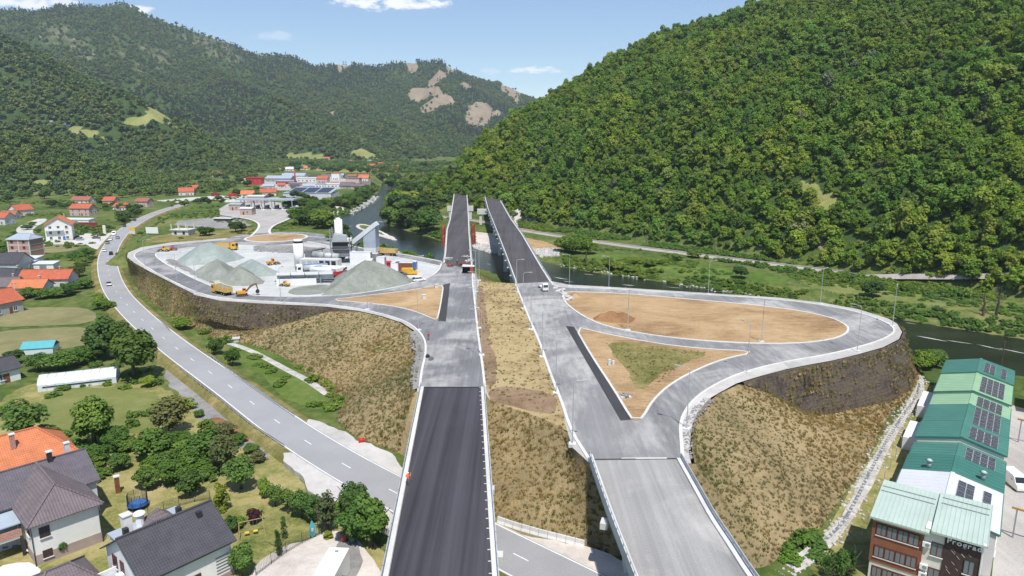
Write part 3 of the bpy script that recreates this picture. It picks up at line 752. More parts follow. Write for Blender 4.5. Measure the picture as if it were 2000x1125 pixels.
E_MED = [(1151, 899), (1134, 872), (1121, 852), (1106, 815), (1100, 793), (1085, 756), (1071, 719), (1055, 671), (1036, 628), (1020, 588), (1007, 555)]
E_OUT = [(1076, 550), (1082, 560), (1110, 562), (1187, 564), (1380, 576), (1520, 585), (1607, 596), (1677, 610), (1730, 629), (1748, 642), (1745, 653), (1712, 669), (1625, 692), (1527, 708), (1460, 725), (1415, 742), (1366, 770), (1338, 802), (1328, 830), (1331, 866), (1333, 897)]
e_poly = v3(E_MED)+smooth(v3(E_OUT), 2)
ngon('east_carriageway', e_poly, .03, MATS['asphalt_east'], kind='structure')['label'] = 'grey asphalt of the east carriageway and its looping ramp'
ISL_W = [(640, 587), (700, 580), (807, 567), (866, 555), (864, 575), (855, 625), (849, 625), (820, 612), (780, 600), (700, 590)]
ISL_OVAL = [(1103, 590), (1098, 572), (1121, 570), (1222, 574), (1345, 585), (1450, 594), (1555, 606), (1625, 621), (1658, 638), (1655, 652), (1625, 664), (1555, 672), (1450, 671), (1345, 664), (1257, 653), (1187, 639), (1145, 622), (1117, 603)]
ISL_TRI = [(1122, 638), (1170, 650), (1275, 671), (1380, 683), (1485, 687), (1415, 701), (1362, 722), (1310, 750), (1275, 782), (1254, 819), (1240, 823), (1232, 817), (1198, 760), (1156, 697)]
def island(name, pts, mat, label, it=2, hump=.5):
    L = smooth(v3(pts), it, True)
    slab(name, L, .0, .13, MATS[mat], kind='structure')['label'] = label
    return L
iw = island('traffic_island', ISL_W, 'soil_tan', 'bare tan soil of the wedge island on the west ramp', 1)
io = island('traffic_island', ISL_OVAL, 'soil_tan', 'bare graded soil of the oval island inside the east loop', 1)
it_ = island('traffic_island', ISL_TRI, 'soil_tan', 'bare soil of the triangular island on the east ramp', 1)
def cpatch(name, px, mat, label=None, step=1.6, dz=.06, amp=1.0, seed=1, poly=None, kind='structure', thr=1.0):
    """ground cover that follows the terrain, with a ragged edge"""
    P = poly or hitpoly(px); xs = [p[0] for p in P]; ys = [p[1] for p in P]
    X, Y = np.meshgrid(np.arange(min(xs)-2, max(xs)+2, step), np.arange(min(ys)-2, max(ys)+2, step)); sh = X.shape; X, Y = X.ravel(), Y.ravel()
    d, _ = pdist(X, Y, P, True); sd = np.where(inside(X, Y, P), d, -d)+(fbm(X, Y, amp*5, 3, seed)-.5)*2*amp
    Z = height(X, Y)+dz-np.clip(-sd, 0, 3)*.2; n = sh[1]
    k = (sd > -step*.8).reshape(sh); V = np.stack([X, Y, Z], 1)
    F = [(i*n+j, i*n+j+1, (i+1)*n+j+1, (i+1)*n+j) for i in range(sh[0]-1) for j in range(n-1) if k[i, j] and k[i, j+1] and k[i+1, j] and k[i+1, j+1]]
    used = sorted({i for f in F for i in f}); mp = {u: q for q, u in enumerate(used)}
    o = obj(name, pydata(name, V[used], [tuple(mp[i] for i in f) for f in F], True), MATS[mat]); tag(o, label, kind=kind); return o
def wob(pts, z, amp, step=1.5, seed=1, closed=True):
    """irregular outline for a natural patch edge"""
    L = resample(smooth(pts, 2, closed)+([smooth(pts, 2, closed)[0]] if closed else []), step)[:-1]
    t = np.roll(L[:, :2], -1, 0)-np.roll(L[:, :2], 1, 0); t /= np.linalg.norm(t, axis=1)[:, None]+1e-9
    d = (fbm(L[:, 0], L[:, 1], amp*3.5, 3, seed)-.5)*2*amp
    L[:, 0] += -t[:, 1]*d; L[:, 1] += t[:, 0]*d
    return [Vector((a, b, z)) for a, b in L[:, :2]]
def patch(name, px, z, mat, label=None, amp=1.0, seed=1, dz=0.0):
    P = wob(v3(px, z), z, amp, seed=seed)
    o = ngon(name, P, z+dz, MATS[mat], kind='structure')
    if label: o['label'] = label
    return o
patch('grass_patch', [(1180, 668), (1230, 668), (1300, 678), (1395, 690), (1340, 708), (1290, 730), (1262, 765), (1240, 758), (1235, 735), (1205, 705)], .135, 'patch_grass', 'sparse olive grass on the triangular soil island', 1.2, 3)
MEDIAN = [(936, 549), (1006, 554), (1018, 588), (1034, 628), (1052, 671), (1068, 719), (1082, 756), (1097, 793), (1108, 842), (1060, 818), (1000, 798), (957, 782), (948, 750), (942, 697), (935, 649), (929, 588)]
ngon('median_strip', v3(MEDIAN), .02, MATS['median_grass'], kind='structure')['label'] = 'straw-coloured grass strip between the two carriageways'
patch('bare_strip', [(930, 562), (944, 562), (950, 620), (962, 690), (975, 735), (960, 765), (948, 745), (941, 697), (935, 649)], .03, 'soil_brown', 'bare brown soil along the west edge of the median', .8, 71)
patch('bare_strip', [(955, 762), (1000, 755), (1060, 765), (1085, 775), (1100, 810), (1060, 812), (1000, 792), (960, 778)], .028, 'soil_brown', 'brown trampled grass at the crest of the median', 1.5, 72)
# dark fresh lanes beside the islands
strip('dark_lane', v3([(866, 556), (856, 627)]), v3([(879, 553), (871, 628)]), MATS['asphalt_dark_strip'], .036, kind='structure')['label'] = 'dark fresh asphalt lane beside the wedge island'
strip('dark_lane', v3([(1105, 637), (1150, 715), (1212, 822)]), v3([(1121, 638), (1168, 717), (1234, 820)]), MATS['asphalt_dark_strip'], .036, kind='structure')['label'] = 'dark fresh asphalt lane beside the triangular island'
# kerbs
KM = MATS['concrete_white']
for L_, w_ in ((W_OUT, .42), (W_IN, .5), (W_MED, .45), (E_MED, .5), (E_OUT, .5)):
    kerb('kerb', v3(L_), w_, .16, KM, kind='structure')
for P_, w_ in ((iw, .35), (io, .5), (it_, .42)):
    kerb('kerb', P_, w_, .18, KM, kind='structure', closed=True, it=0)
# pale verge strip of loose stone beyond the ramp kerbs
strip('stone_verge', v3([(1331, 866), (1328, 830), (1338, 802), (1366, 770), (1415, 742), (1460, 725), (1527, 708)]), v3([(1346, 880), (1350, 835), (1362, 805), (1390, 775), (1440, 748), (1490, 732), (1540, 717)]), MATS['gravel_white'], .012, kind='structure')
strip('stone_verge', v3([(817, 645), (831, 665), (832, 690), (823, 727), (818, 757)]), v3([(800, 648), (812, 672), (812, 700), (806, 740), (806, 762)]), MATS['gravel_grey'], .012, kind='structure')

# --- plant site, roundabout and toll plaza
PLANT = v3([(499, 578), (440, 568), (413, 558), (381, 545), (346, 527), (317, 511), (303, 498), (312, 493), (345, 489), (400, 483), (480, 476), (560, 476), (640, 481), (700, 490), (780, 500), (850, 511), (858, 520), (855, 528), (840, 541), (800, 555), (740, 567), (680, 575), (600, 579)])
ngon('plant_yard', PLANT, .004, MATS['plant_ground'], kind='structure')['label'] = 'pale dusty stone yard of the asphalt plant'
patch('yard_spoil', [(492, 478), (560, 479), (640, 484), (690, 492), (640, 497), (560, 494), (500, 490)], .012, 'gravel_grey', 'grey spoil strip at the back of the plant yard', 2.2, 61)
patch('yard_spoil', [(318, 509), (345, 522), (400, 548), (425, 558), (412, 546), (365, 520), (335, 503)], .012, 'gravel_grey', 'grey stony strip inside the west loop kerb', 1.0, 62)
patch('yard_dust', [(560, 565), (600, 556), (640, 556), (660, 566), (620, 576), (570, 575)], .012, 'heap_stone', 'grey dust spread beside the feed bins', 1.5, 63)
patch('yard_dust', [(690, 512), (760, 514), (830, 530), (820, 545), (770, 535), (700, 522)], .012, 'gravel_pink', 'pale trampled ground around the containers', 2.0, 64)
RC = at(540, 465)
RC.z = 0
def ring(c, r, n=48): return [Vector((c.x+r*math.cos(2*math.pi*i/n), c.y+r*math.sin(2*math.pi*i/n), 0)) for i in range(n)]
ngon('roundabout_road', ring(RC, 22.5), .042, MATS['asphalt_west'], kind='structure')['label'] = 'grey asphalt ring of the roundabout'
slab('roundabout_island', ring(RC, 13.8), 0, .2, MATS['soil_tan'], kind='structure')['label'] = 'round tan soil island of the roundabout'
kerb('kerb', ring(RC, 13.8), 1.1, .26, KM, kind='structure', closed=True, it=0)
REAR_N = [(596, 462), (640, 464), (655, 471), (690, 482), (740, 490), (800, 499), (862, 511)]; REAR_S = [(600, 472), (625, 476), (650, 483), (690, 491), (740, 498), (800, 507), (858, 520)]
strip('rear_road', smooth(v3(REAR_N), 2), smooth(v3(REAR_S), 2), MATS['asphalt_west'], .036, kind='structure')['label'] = 'service road between the asphalt plant and the river'
kerb('kerb', v3(REAR_N), .8, .16, KM, kind='structure'); kerb('kerb', v3(REAR_S), .8, .16, KM, kind='structure')
PLAZA_W = [(490, 461), (498, 455), (506, 445), (506, 436), (488, 428), (455, 424)]
PLAZA_E = [(528, 457), (525, 450), (535, 440), (560, 430), (585, 418), (590, 408), (575, 399)]
ngon('toll_road', v3(PLAZA_W)+v3([(430, 420), (428, 408), (445, 398), (520, 393)])+v3(PLAZA_E)[::-1], .03, MATS['yard_concrete'], kind='structure')['label'] = 'pale paved forecourt of the toll plaza'
kerb('kerb', v3(PLAZA_W), 1.2, .2, KM, kind='structure'); kerb('kerb', v3(PLAZA_E), 1.2, .2, KM, kind='structure')
cpatch('rubble_ground', [(335, 440), (355, 431), (400, 426), (440, 422), (470, 430), (490, 440), (440, 446), (380, 444)], 'gravel_grey', 'grey stony waste ground beside the toll road', 2.5, .05, 6, 5)
cpatch('dry_verge', [(270, 478), (300, 462), (340, 452), (420, 450), (490, 446), (500, 456), (440, 466), (340, 476)], 'patch_grass', 'dry grass between the toll road and the west loop', 2.5, .03, 4, 15)
cpatch('gravel_track', [(300, 392), (365, 386), (430, 382), (480, 386), (560, 389), (520, 393), (440, 396), (380, 391), (340, 396)], 'gravel_white', 'white gravel track beyond the toll plaza', 3, .08, 5, 6)

# --- old main road in the valley, level -8
RZ = -8.0
MR_L = v3([(330, 404), (357, 397), (307, 409), (267, 425), (237, 449), (227, 456), (210, 473), (199, 490), (195, 500), (192, 520), (195, 547), (205, 574), (226, 604), (269, 643), (320, 688), (365, 723), (427, 768), (497, 826), (560, 870), (667, 937), (771, 987), (900, 1052), (1010, 1108), (1200, 1210)][1:], RZ)
MR_R = v3([(360, 401), (307, 421), (267, 440), (248, 452), (242, 461), (229, 481), (225, 497), (225, 514), (230, 531), (242, 558), (260, 582), (285, 603), (320, 637), (373, 677), (427, 712), (499, 760), (576, 816), (667, 876), (776, 936), (900, 1004), (991, 1053), (1099, 1105), (1270, 1190)], RZ)
MR_L = smooth([MR_L[0]]+MR_L[1:], 2); MR_R = smooth(MR_R, 2)
a_, b_ = resample(MR_L, n=160), resample(MR_R, n=160)
CEN = (a_+b_)/2
CEN = np.array([[*p] for p in smooth(resample(CEN, n=60), 2)]); CEN = resample(CEN, 2.5)
main_road = obj('main_road', ribbon_mesh('main_road', CEN, [(-3.9, 0), (3.9, 0)]), MATS['asphalt_road']); tag(main_road, 'old two-lane valley road with dashed centre line', kind='structure')
bm = bmesh.new(); bm.from_mesh(main_road.data)
bmesh.ops.delete(bm, geom=[f for f in bm.faces if len(f.verts) > 4], context='FACES_ONLY')
if sum(f.normal.z for f in bm.faces) < 0: bmesh.ops.reverse_faces(bm, faces=bm.faces[:])
bm.to_mesh(main_road.data); bm.free()
road_bed = obj('road_shoulder', ribbon_mesh('road_shoulder', CEN, [(-7.5, -2.2), (-5.2, -.2), (-4.6, -.03), (4.6, -.03), (5.2, -.2), (7.5, -2.2)]), MATS['patch_grass']); tag(road_bed, 'stony shoulder of the valley road', kind='structure')
def road_mark(off, w, i0, i1, name):
    L = offset_line(CEN, off)[i0:i1]
    m = ribbon_mesh(name, L, [(-w/2, .012), (w/2, .012)]); bm = bmesh.new(); bm.from_mesh(m)
    bmesh.ops.delete(bm, geom=[f for f in bm.faces if abs(f.normal.z) < .5], context='FACES_ONLY')
    if sum(f.normal.z for f in bm.faces) < 0: bmesh.ops.reverse_faces(bm, faces=bm.faces[:])
    bm.to_mesh(m); bm.free()
    return obj(name, m, MATS['road_paint'], main_road)
for o_ in (-3.65, 3.65): road_mark(o_, .2, 0, len(CEN), 'edge_line')
for i in range(0, len(CEN)-3, 5): road_mark(0, .17, i, i+2, 'lane_dash')
def bed_patch(name, px, z, mat, label, amp=1.0, seed=1, dz=.0):
    slab(name, wob(v3(px, -8.0), 0, amp, seed=seed), -9.3, -8.016, MATS[mat], kind='structure')['label'] = label
# pale gravel beside the road near the bridges
bed_patch('gravel_verge', [(580, 815), (640, 822), (700, 862), (785, 888), (800, 960), (760, 925), (680, 880)], -8.1, 'gravel_white', 'white gravel lay-by between the valley road and the dry embankment', 1.2, 8)
bed_patch('gravel_verge', [(560, 875), (620, 905), (700, 955), (800, 1010), (790, 1060), (700, 1000), (640, 990), (570, 925), (545, 900)], -8.25, 'gravel_white', 'white gravel strip on the house side of the valley road', 1.5, 9)
bed_patch('gravel_verge', [(930, 1010), (980, 1024), (1060, 1050), (1145, 1070), (1230, 1090), (1290, 1160), (1150, 1140), (1000, 1060)], -8.1, 'gravel_pink', 'dusty pale ground under the east bridge', 1.0, 10)
patch('gravel_verge', [(150, 455), (200, 458), (226, 452), (205, 490), (180, 485), (160, 470)], -8.97, 'gravel_white', 'white gravel forecourt where the side road meets the valley road', 1.0, 11)
# ------------------------------------------------------------------ motorway bridges
def edge3(pts): return [at(a, b, z) for a, b, z in pts]
def sweep_between(name, A, B, lo, hi, mat, parent, n=24, inset=0.0):
    """slab between two edge lines, from level lo to level hi under/over the lines"""
    a, b = resample(A, n=n), resample(B, n=n); v = []
    for i in range(n):
        d = (b[i]-a[i])/np.linalg.norm(b[i]-a[i]); p, q = a[i]+d*inset, b[i]-d*inset
        for (r, z) in ((p, lo), (q, lo), (q, hi), (p, hi)): v.append((r[0], r[1], r[2]+z))
    f = [(i*4+k, i*4+(k+1) % 4, i*4+4+(k+1) % 4, i*4+4+k) for i in range(n-1) for k in range(4)]+[(0, 1, 2, 3), tuple((n-1)*4+k for k in (3, 2, 1, 0))]
    m = pydata(name, v, f); bm = bmesh.new(); bm.from_mesh(m); bmesh.ops.recalc_face_normals(bm, faces=bm.faces[:]); bm.to_mesh(m); bm.free()
    return obj(name, m, mat, parent)
def rail_line(name, L, prof, mat, parent, step=2.0): return obj(name, ribbon_mesh(name, resample(L, step), prof), mat, parent)
def inset_line(A, B, d, n=40):
    a, b = resample(A, n=n), resample(B, n=n); u = (b-a)/np.linalg.norm(b-a, axis=1)[:, None]; return a+u*d
def posts(name, L, step, w, h, mat, parent, z0=0.0, d=None):
    P = resample(L, step); m = MB().box(-w/2, w/2, -(d or w)/2, (d or w)/2, z0, z0+h).mesh(name); m.materials.append(mat)
    for p in P:
        o = obj(name, m, None, parent); o.location = p
def pier(parent, c, width, zt, ang, cols=(-.28, .28), cap_h=1.8, cap_d=2.4, r=.9):
    zb = hgt(c[0], c[1])-1.0
    m = MB().prism([(-width/2, zt), (-width/2, zt-cap_h*.55), (-width/2*.72, zt-cap_h), (width/2*.72, zt-cap_h), (width/2, zt-cap_h*.55), (width/2, zt)], -cap_d/2, cap_d/2)
    cap = m.build('pier_cap', MATS['concrete'], parent); cap.location = (c[0], c[1], 0); cap.rotation_euler.z = ang
    for k in cols:
        q = MB().box(-r, r, -r*1.1, r*1.1, zb, zt-cap_h+.05).build('pier_column', MATS['concrete'], cap); q.location = (k*width, 0, 0)
def bridge(label, A, B, surf, thick=2.2, piers=(), par_l='kerb', par_r='kerb', surf_in=.9, pier_w=11.0, girders=True):
    root = empty('motorway_bridge', tuple((Vector(A[0])+Vector(B[0]))/2), 0, label, 'bridge'); off = -root.location
    A = [Vector(p)+off for p in A]; B = [Vector(p)+off for p in B]
    sweep_between('deck', A, B, -.45, -.03, MATS['concrete'], root)
    if girders:
        for k in range(4):
            a = inset_line(A, B, 0); b = inset_line(B, A, 0)
            t0, t1 = (.10+k*.22), (.10+k*.22+.10)
            sweep_between('girder', a*(1-t0)+b*t0, a*(1-t1)+b*t1, -thick, -.46, MATS['concrete'], root)
    n = 40; a, b = inset_line(A, B, surf_in), inset_line(B, A, surf_in)
    strip('asphalt', a, b, MATS[surf], .0, root)
    return root, A, B, off
# near west bridge
NW_L = [at(745-.204*140, 1125+140), at(745, 1125), at(820, 757)]; NW_R = [at(975+.0897*140, 1125+140), at(975, 1125), at(947, 757)]
root, A, B, off = bridge('near bridge with fresh black asphalt and a worker walking on it', NW_L, NW_R, 'asphalt_new', surf_in=.75)
rail_line('concrete_kerb', inset_line(A, B, .36), [(-.36, -.05), (-.36, .22), (.36, .22), (.36, -.05)], MATS['concrete_white'], root)
rail_line('guard_rail', inset_line(A, B, .14), [(-.08, .70), (-.05, 1.0), (.05, 1.0), (.08, .70)], MATS['galvanised'], root)
posts('rail_post', inset_line(A, B, .14), 2.6, .12, .8, MATS['galvanised'], root, .2)
rail_line('concrete_kerb', inset_line(B, A, .36), [(-.36, -.05), (-.36, .22), (.36, .22), (.36, -.05)], MATS['concrete_white'], root)
rail_line('guard_rail', inset_line(B, A, .12), [(-.07, .55), (-.05, .9), (.05, .9), (.07, .55)], MATS['galvanised'], root)
posts('rail_anchor', inset_line(B, A, .80), 2.1, .5, .06, MATS['concrete_white'], root, .0, .10)
posts('rail_post', inset_line(B, A, .12), 2.1, .12, .7, MATS['galvanised'], root, .2)
j0, j1 = inset_line(A, B, .4)[-1], inset_line(B, A, .4)[-1]
MB().bar(Vector(j0)+Vector((0, .15, .0)), Vector(j1)+Vector((0, .15, .0)), .35, .12).build('expansion_joint', MATS['dark_metal'], root)
sweep_between('abutment', [A[-1]+Vector((0, -.6, 0)), A[-1]+Vector((0, .9, 0))], [B[-1]+Vector((0, -.6, 0)), B[-1]+Vector((0, .9, 0))], -8.5, -.46, MATS['concrete'], root, 2)
for k_, px_ in ((0, (948, 872)), (1, (962, 955)), (2, (978, 1085))):
    q_ = at(*px_, -.8)+off; MB().box(-.5, .25, -.6, .6, -.5, .2, 0, tuple(q_)).build('pier_ledge', MATS['concrete'], root)
for yy in (72, 96):
    c = (Vector(at_y(860, 1125, 1)))  # placed by distance along the deck
    t = (NW_L[2].y-yy)/(NW_L[2].y-NW_L[0].y); p = (NW_L[2].lerp(NW_L[0], t)+NW_R[2].lerp(NW_R[0], t))/2
    pier_o = off+Vector((p.x, p.y, 0))
    m = MB().box(-4.2, 4.2, -1, 1, -3.6, -2.15).build('pier_cap', MATS['concrete'], root); m.location = (pier_o.x, pier_o.y, off.z)
    for k in (-3, 3): MB().box(k-.7, k+.7, -.7, .7, -9.6, -3.6).build('pier_column', MATS['concrete'], m)
# near east bridge
NE_L = [at(1290, 1275), at(1232, 1125), at(1184, 998), at(1151, 899)]; NE_R = [at(1560, 1240), at(1472, 1125), at(1436, 1068), at(1400, 1016), at(1370, 962), at(1346, 920), at(1333, 897)]
NE_L, NE_R = smooth(NE_L, 2), smooth(NE_R, 2)
root, A, B, off = bridge('near bridge with dusty pale asphalt flaring beside the dry slope', NE_L, NE_R, 'asphalt_bridge_east', surf_in=.8)
rail_line('concrete_parapet', inset_line(A, B, .2), [(-.22, -.5), (-.22, .95), (.16, .95), (.24, .0)], MATS['concrete_white'], root)
rail_line('hand_rail', inset_line(A, B, .02), [(-.05, 1.45), (-.05, 1.53), (.05, 1.53), (.05, 1.45)], MATS['galvanised'], root)
posts('rail_post', inset_line(A, B, .02), 1.6, .07, .6, MATS['galvanised'], root, .9)
rail_line('concrete_kerb', inset_line(B, A, .40), [(-.42, -.05), (-.42, .24), (.42, .24), (.42, -.05)], MATS['concrete_white'], root)
rail_line('guard_rail', inset_line(B, A, .2), [(-.1, .55), (-.06, .95), (.06, .95), (.1, .55)], MATS['galvanised'], root)
posts('rail_post', inset_line(B, A, .2), 2.4, .14, .7, MATS['galvanised'], root, .2)
j0, j1 = Vector(inset_line(A, B, .4)[-1]), Vector(inset_line(B, A, .4)[-1])
MB().bar(j0+Vector((0, .2, .015)), j1+Vector((0, .2, .005)), .28, .06).build('expansion_joint', MATS['dark_metal'], root)
MB().bar(j0.lerp(j1, .34)+Vector((0, .42, .015)), j0.lerp(j1, .86)+Vector((0, .38, .015)), .4, .05).build('joint_concrete', MATS['concrete'], root)
sweep_between('abutment', [A[-1]+Vector((.3, -.6, 0)), A[-1]+Vector((.3, .9, 0))], [B[-1]+Vector((-.3, -.6, 0)), B[-1]+Vector((-.3, .9, 0))], -9, -.46, MATS['concrete'], root, 2)
q_ = at(1180, 1020, -1.2)+off; MB().box(-.4, .5, -.7, .7, -.6, .2, -.3, tuple(q_)).build('pier_ledge', MATS['concrete'], root)
for t in (.36,):
    p = (resample(NE_L, n=50)[int(49*(1-t))]+resample(NE_R, n=50)[int(49*(1-t))])/2
    m = MB().box(-5, 5, -1, 1, -3.6, -2.15).build('pier_cap', MATS['concrete'], root); m.location = (p[0]+off.x, p[1]+off.y, off.z)
    for k in (-3.2, 3.2): MB().box(k-.8, k+.8, -.8, .8, -11.5, -3.6).build('pier_column', MATS['concrete'], m)
# far west bridge over the river
FW_L = edge3([(866, 513, .0), (869, 492, .6), (872, 449, 2), (878, 430, 2.5), (884, 394, 3), (888, 367, 3.2)]); FW_R = edge3([(924, 529, 0), (921, 501, .6), (917, 449, 2), (916, 425, 2.5), (914, 394, 3), (911.5, 367, 3.2)])
root, A, B, off = bridge('far bridge over the river, unfinished, with red formwork hanging on its sides', FW_L, FW_R, 'asphalt_far', 2.4, surf_in=.7)
for L_, M_ in ((A, B), (B, A)):
    rail_line('concrete_kerb', inset_line(L_, M_, .35), [(-.35, -.5), (-.35, .25), (.35, .25), (.35, -.5)], MATS['concrete_white'], root, 4)
    rail_line('guard_rail', inset_line(L_, M_, .12), [(-.07, .6), (-.05, .95), (.05, .95), (.07, .6)], MATS['galvanised'], root, 4)
    posts('rail_post', inset_line(L_, M_, .12), 9, .14, .7, MATS['galvanised'], root, .2)
def mid_at(A_, B_, y): return (Vector((np.interp(y, [p.y for p in A_], [p.x for p in A_]), y, 0))+Vector((np.interp(y, [p.y for p in B_], [p.x for p in B_]), y, 0)))/2
for y in (300, 345, 390, 440):
    p = mid_at(FW_L, FW_R, y); pier(root, (p.x+off.x, p.y+off.y), 11, .0, 0) if False else None
    g = MB().box(-5.2, 5.2, -1.1, 1.1, -1.8, 0).build('pier_cap', MATS['concrete'], root); g.location = (p.x+off.x, p.y+off.y, off.z-.6)
    for k in (-3, 3): MB().box(k-.9, k+.9, -.9, .9, -14, -1.8).build('pier_column', MATS['concrete'], g)
p = mid_at(FW_L, FW_R, 485)
g = MB().box(-9.2, 9.2, -1.5, 1.5, -3.6, 0).build('pier_cap', MATS['concrete_white'], root); g.location = (p.x+off.x, p.y+off.y, off.z+.2)
for k in (-7, 7): MB().box(k-1.1, k+1.1, -1.1, 1.1, -14, -3.6).build('pier_column', MATS['concrete_white'], g)
# far east bridge
FE_L = edge3([(1006, 554, 0), (993, 517, .8), (974, 466, 2), (952, 409, 3), (944, 376, 3.2)]); FE_R = edge3([(1077, 550, 0), (1059, 522, .8), (1021, 458, 2), (999, 428, 2.6), (969, 376, 3.2)])
root, A, B, off = bridge('far bridge over the river throwing a dark shadow on the water', FE_L, FE_R, 'asphalt_far_right', 2.4, surf_in=.6)
for L_, M_ in ((A, B), (B, A)):
    rail_line('concrete_kerb', inset_line(L_, M_, .35), [(-.35, -.6), (-.35, .25), (.35, .25), (.35, -.6)], MATS['concrete_white'], root, 4)
    rail_line('guard_rail', inset_line(L_, M_, .12), [(-.07, .6), (-.05, .95), (.05, .95), (.07, .6)], MATS['galvanised'], root, 4)
    posts('rail_post', inset_line(L_, M_, .12), 9, .14, .7, MATS['galvanised'], root, .2)
posts('lamp_bracket', inset_line(A, B, -.5), 13, .6, .35, MATS['concrete_white'], root, -.4)
for y in (258, 300, 345, 390, 440):
    p = mid_at(FE_L, FE_R, y)
    g = MB().box(-5.0, 5.0, -1.1, 1.1, -1.8, 0).build('pier_cap', MATS['concrete'], root); g.location = (p.x+off.x, p.y+off.y, off.z-.7); g.rotation_euler.z = R(8)
    for k in (-3, 3): MB().box(k-.9, k+.9, -.9, .9, -14, -1.8).build('pier_column', MATS['concrete'], g)
pc = at(942, 412, 0)
g = MB().box(-3.3, 3.3, -1.4, 1.4, -3.4, 0).build('pier_cap', MATS['concrete_white'], root); g.location = (pc.x+off.x, pc.y+off.y, off.z+1.3)
MB().box(-1.9, -.3, -.8, .8, -13, -3.4).build('pier_column', MATS['concrete_white'], g)
# red hanging formwork on the far west bridge
for (px, py) in ((866, 452), (867, 470), (924, 447), (925, 466)):
    c = at(px, py, -1); e = empty('red_formwork', (c.x, c.y, -1), 0, 'rust-red steel formwork frame hung on the side of the far west bridge', 'formwork', 'red formwork frames on the far west bridge')
    for k in range(3):
        for s in (-.8, .8): MB().bar((s, k*2-2, -3), (s, k*2-2, 3), .2, .2).build('upright', MATS['rust_red'], e)
    for z in (-2.8, -1, 1, 2.8):
        for s in (-.8, .8): MB().bar((s, -2.2, z), (s, 2.2, z), .18, .18).build('rail', MATS['rust_red'], e)
    MB().box(-.5, .5, -2.1, 2.1, -2.4, 2.2).build('form_panel', MATS['rust_red'], e)
ORD = ('first', 'second', 'third', 'fourth', 'fifth', 'sixth', 'seventh', 'eighth', 'ninth', 'tenth')
# concrete road barriers at the foot of the slope between the near bridges
BAR = resample(v3([(972, 1019), (1010, 1032), (1060, 1046), (1100, 1056), (1142, 1067)], -8.0), n=11)
bm_ = MB().prism([(-.32, 0), (-.32, .12), (-.14, .45), (-.10, .95), (.10, .95), (.14, .45), (.32, .12), (.32, 0)], -.5, .5).mesh('concrete_barrier'); bm_.materials.append(MATS['concrete_white'])
for i, (a, b) in enumerate(zip(BAR[:-1], BAR[1:])):
    o = obj('concrete_barrier', bm_); o.location = tuple((a+b)/2); o.rotation_euler.z = math.atan2(b[1]-a[1], b[0]-a[0])-math.pi/2; o.scale.y = float(np.linalg.norm(b-a))-.06
    o.location.z -= .12
    tag(o, ORD[i]+' concrete barrier from the black-topped bridge in the row below the slope', 'barrier', 'row of concrete barriers')
# ------------------------------------------------------------------ street lamps
def lamp_proto():
    e = empty('street_lamp')
    MB().box(-.55, .55, -.55, .55, -.3, .22).build('base', MATS['concrete_white'], e)
    MB().tube((0, 0, .2), (0, 0, 9.6), .085, .05, 8).build('pole', MATS['galvanised'], e)
    arm = MB().tube((0, 0, 9.5), (.35, 0, 9.85), .055, .05, 6).tube((.35, 0, 9.85), (1.7, 0, 9.95), .05, .045, 6).build('arm', MATS['galvanised'], e)
    MB().box(1.5, 2.35, -.16, .16, 9.88, 10.02).build('lamp_head', MATS['galvanised'], arm)
    return e
LP = lamp_proto(); first = [True]
def lamp(px, py, rz, label, group, z=.02):
    c = at(px, py, z); o = LP if first[0] else copy_tree(LP); first[0] = False
    o.location = c; o.rotation_euler.z = rz; tag(o, label, 'street lamp', group); return o
ORD = ('first', 'second', 'third', 'fourth', 'fifth', 'sixth', 'seventh', 'eighth', 'ninth', 'tenth')
for i, (x, y) in enumerate(((1118, 868), (1086, 768), (1059, 697), (1037, 644), (1022, 603), (1009, 571))): lamp(x, y, R(-8), ORD[i]+' lamp post from the dusty near bridge along the east carriageway median', 'lamps along the east carriageway')
for i, (x, y) in enumerate(((941, 694), (936, 641), (932, 602), (930, 570), (929, 548))): lamp(x, y, R(184), ORD[i]+' lamp post from the black-topped near bridge along the west carriageway median', 'lamps along the west carriageway')
for i, (x, y, r) in enumerate(((1112, 559, 180), (1189, 563, 180), (1383, 575, 200), (1602, 594, 215), (1743, 637, 240))): lamp(x, y, R(r+180 if x > 1200 else r), ORD[i]+' lamp post from the far east bridge along the river side of the loop', 'lamps on the river side of the east loop')
for i, (x, y, r) in enumerate(((1341, 838, 150), (1459, 727, 120), (1674, 686, 130))): lamp(x, y, R(r), ORD[i]+' lamp post from the dusty near bridge on the outer kerb of the east ramp', 'lamps on the outer kerb of the east ramp')
for (x, y) in ((1226, 645), (1487, 668)): lamp(x, y, R(-80), 'lamp post on the edge of the oval soil island', 'lamps on the oval island')
for i, (x, y, r) in enumerate(((817, 645, 40), (718, 605, 70), (549, 592, 80), (384, 575, 60), (346, 555, 50), (284, 523, 40))): lamp(x, y, R(r), ORD[i]+' lamp post from the west carriageway along the outer kerb of the loop', 'lamps along the west loop')
lamp(936, 548, R(0), 'lamp post at the river end of the median strip', None); 
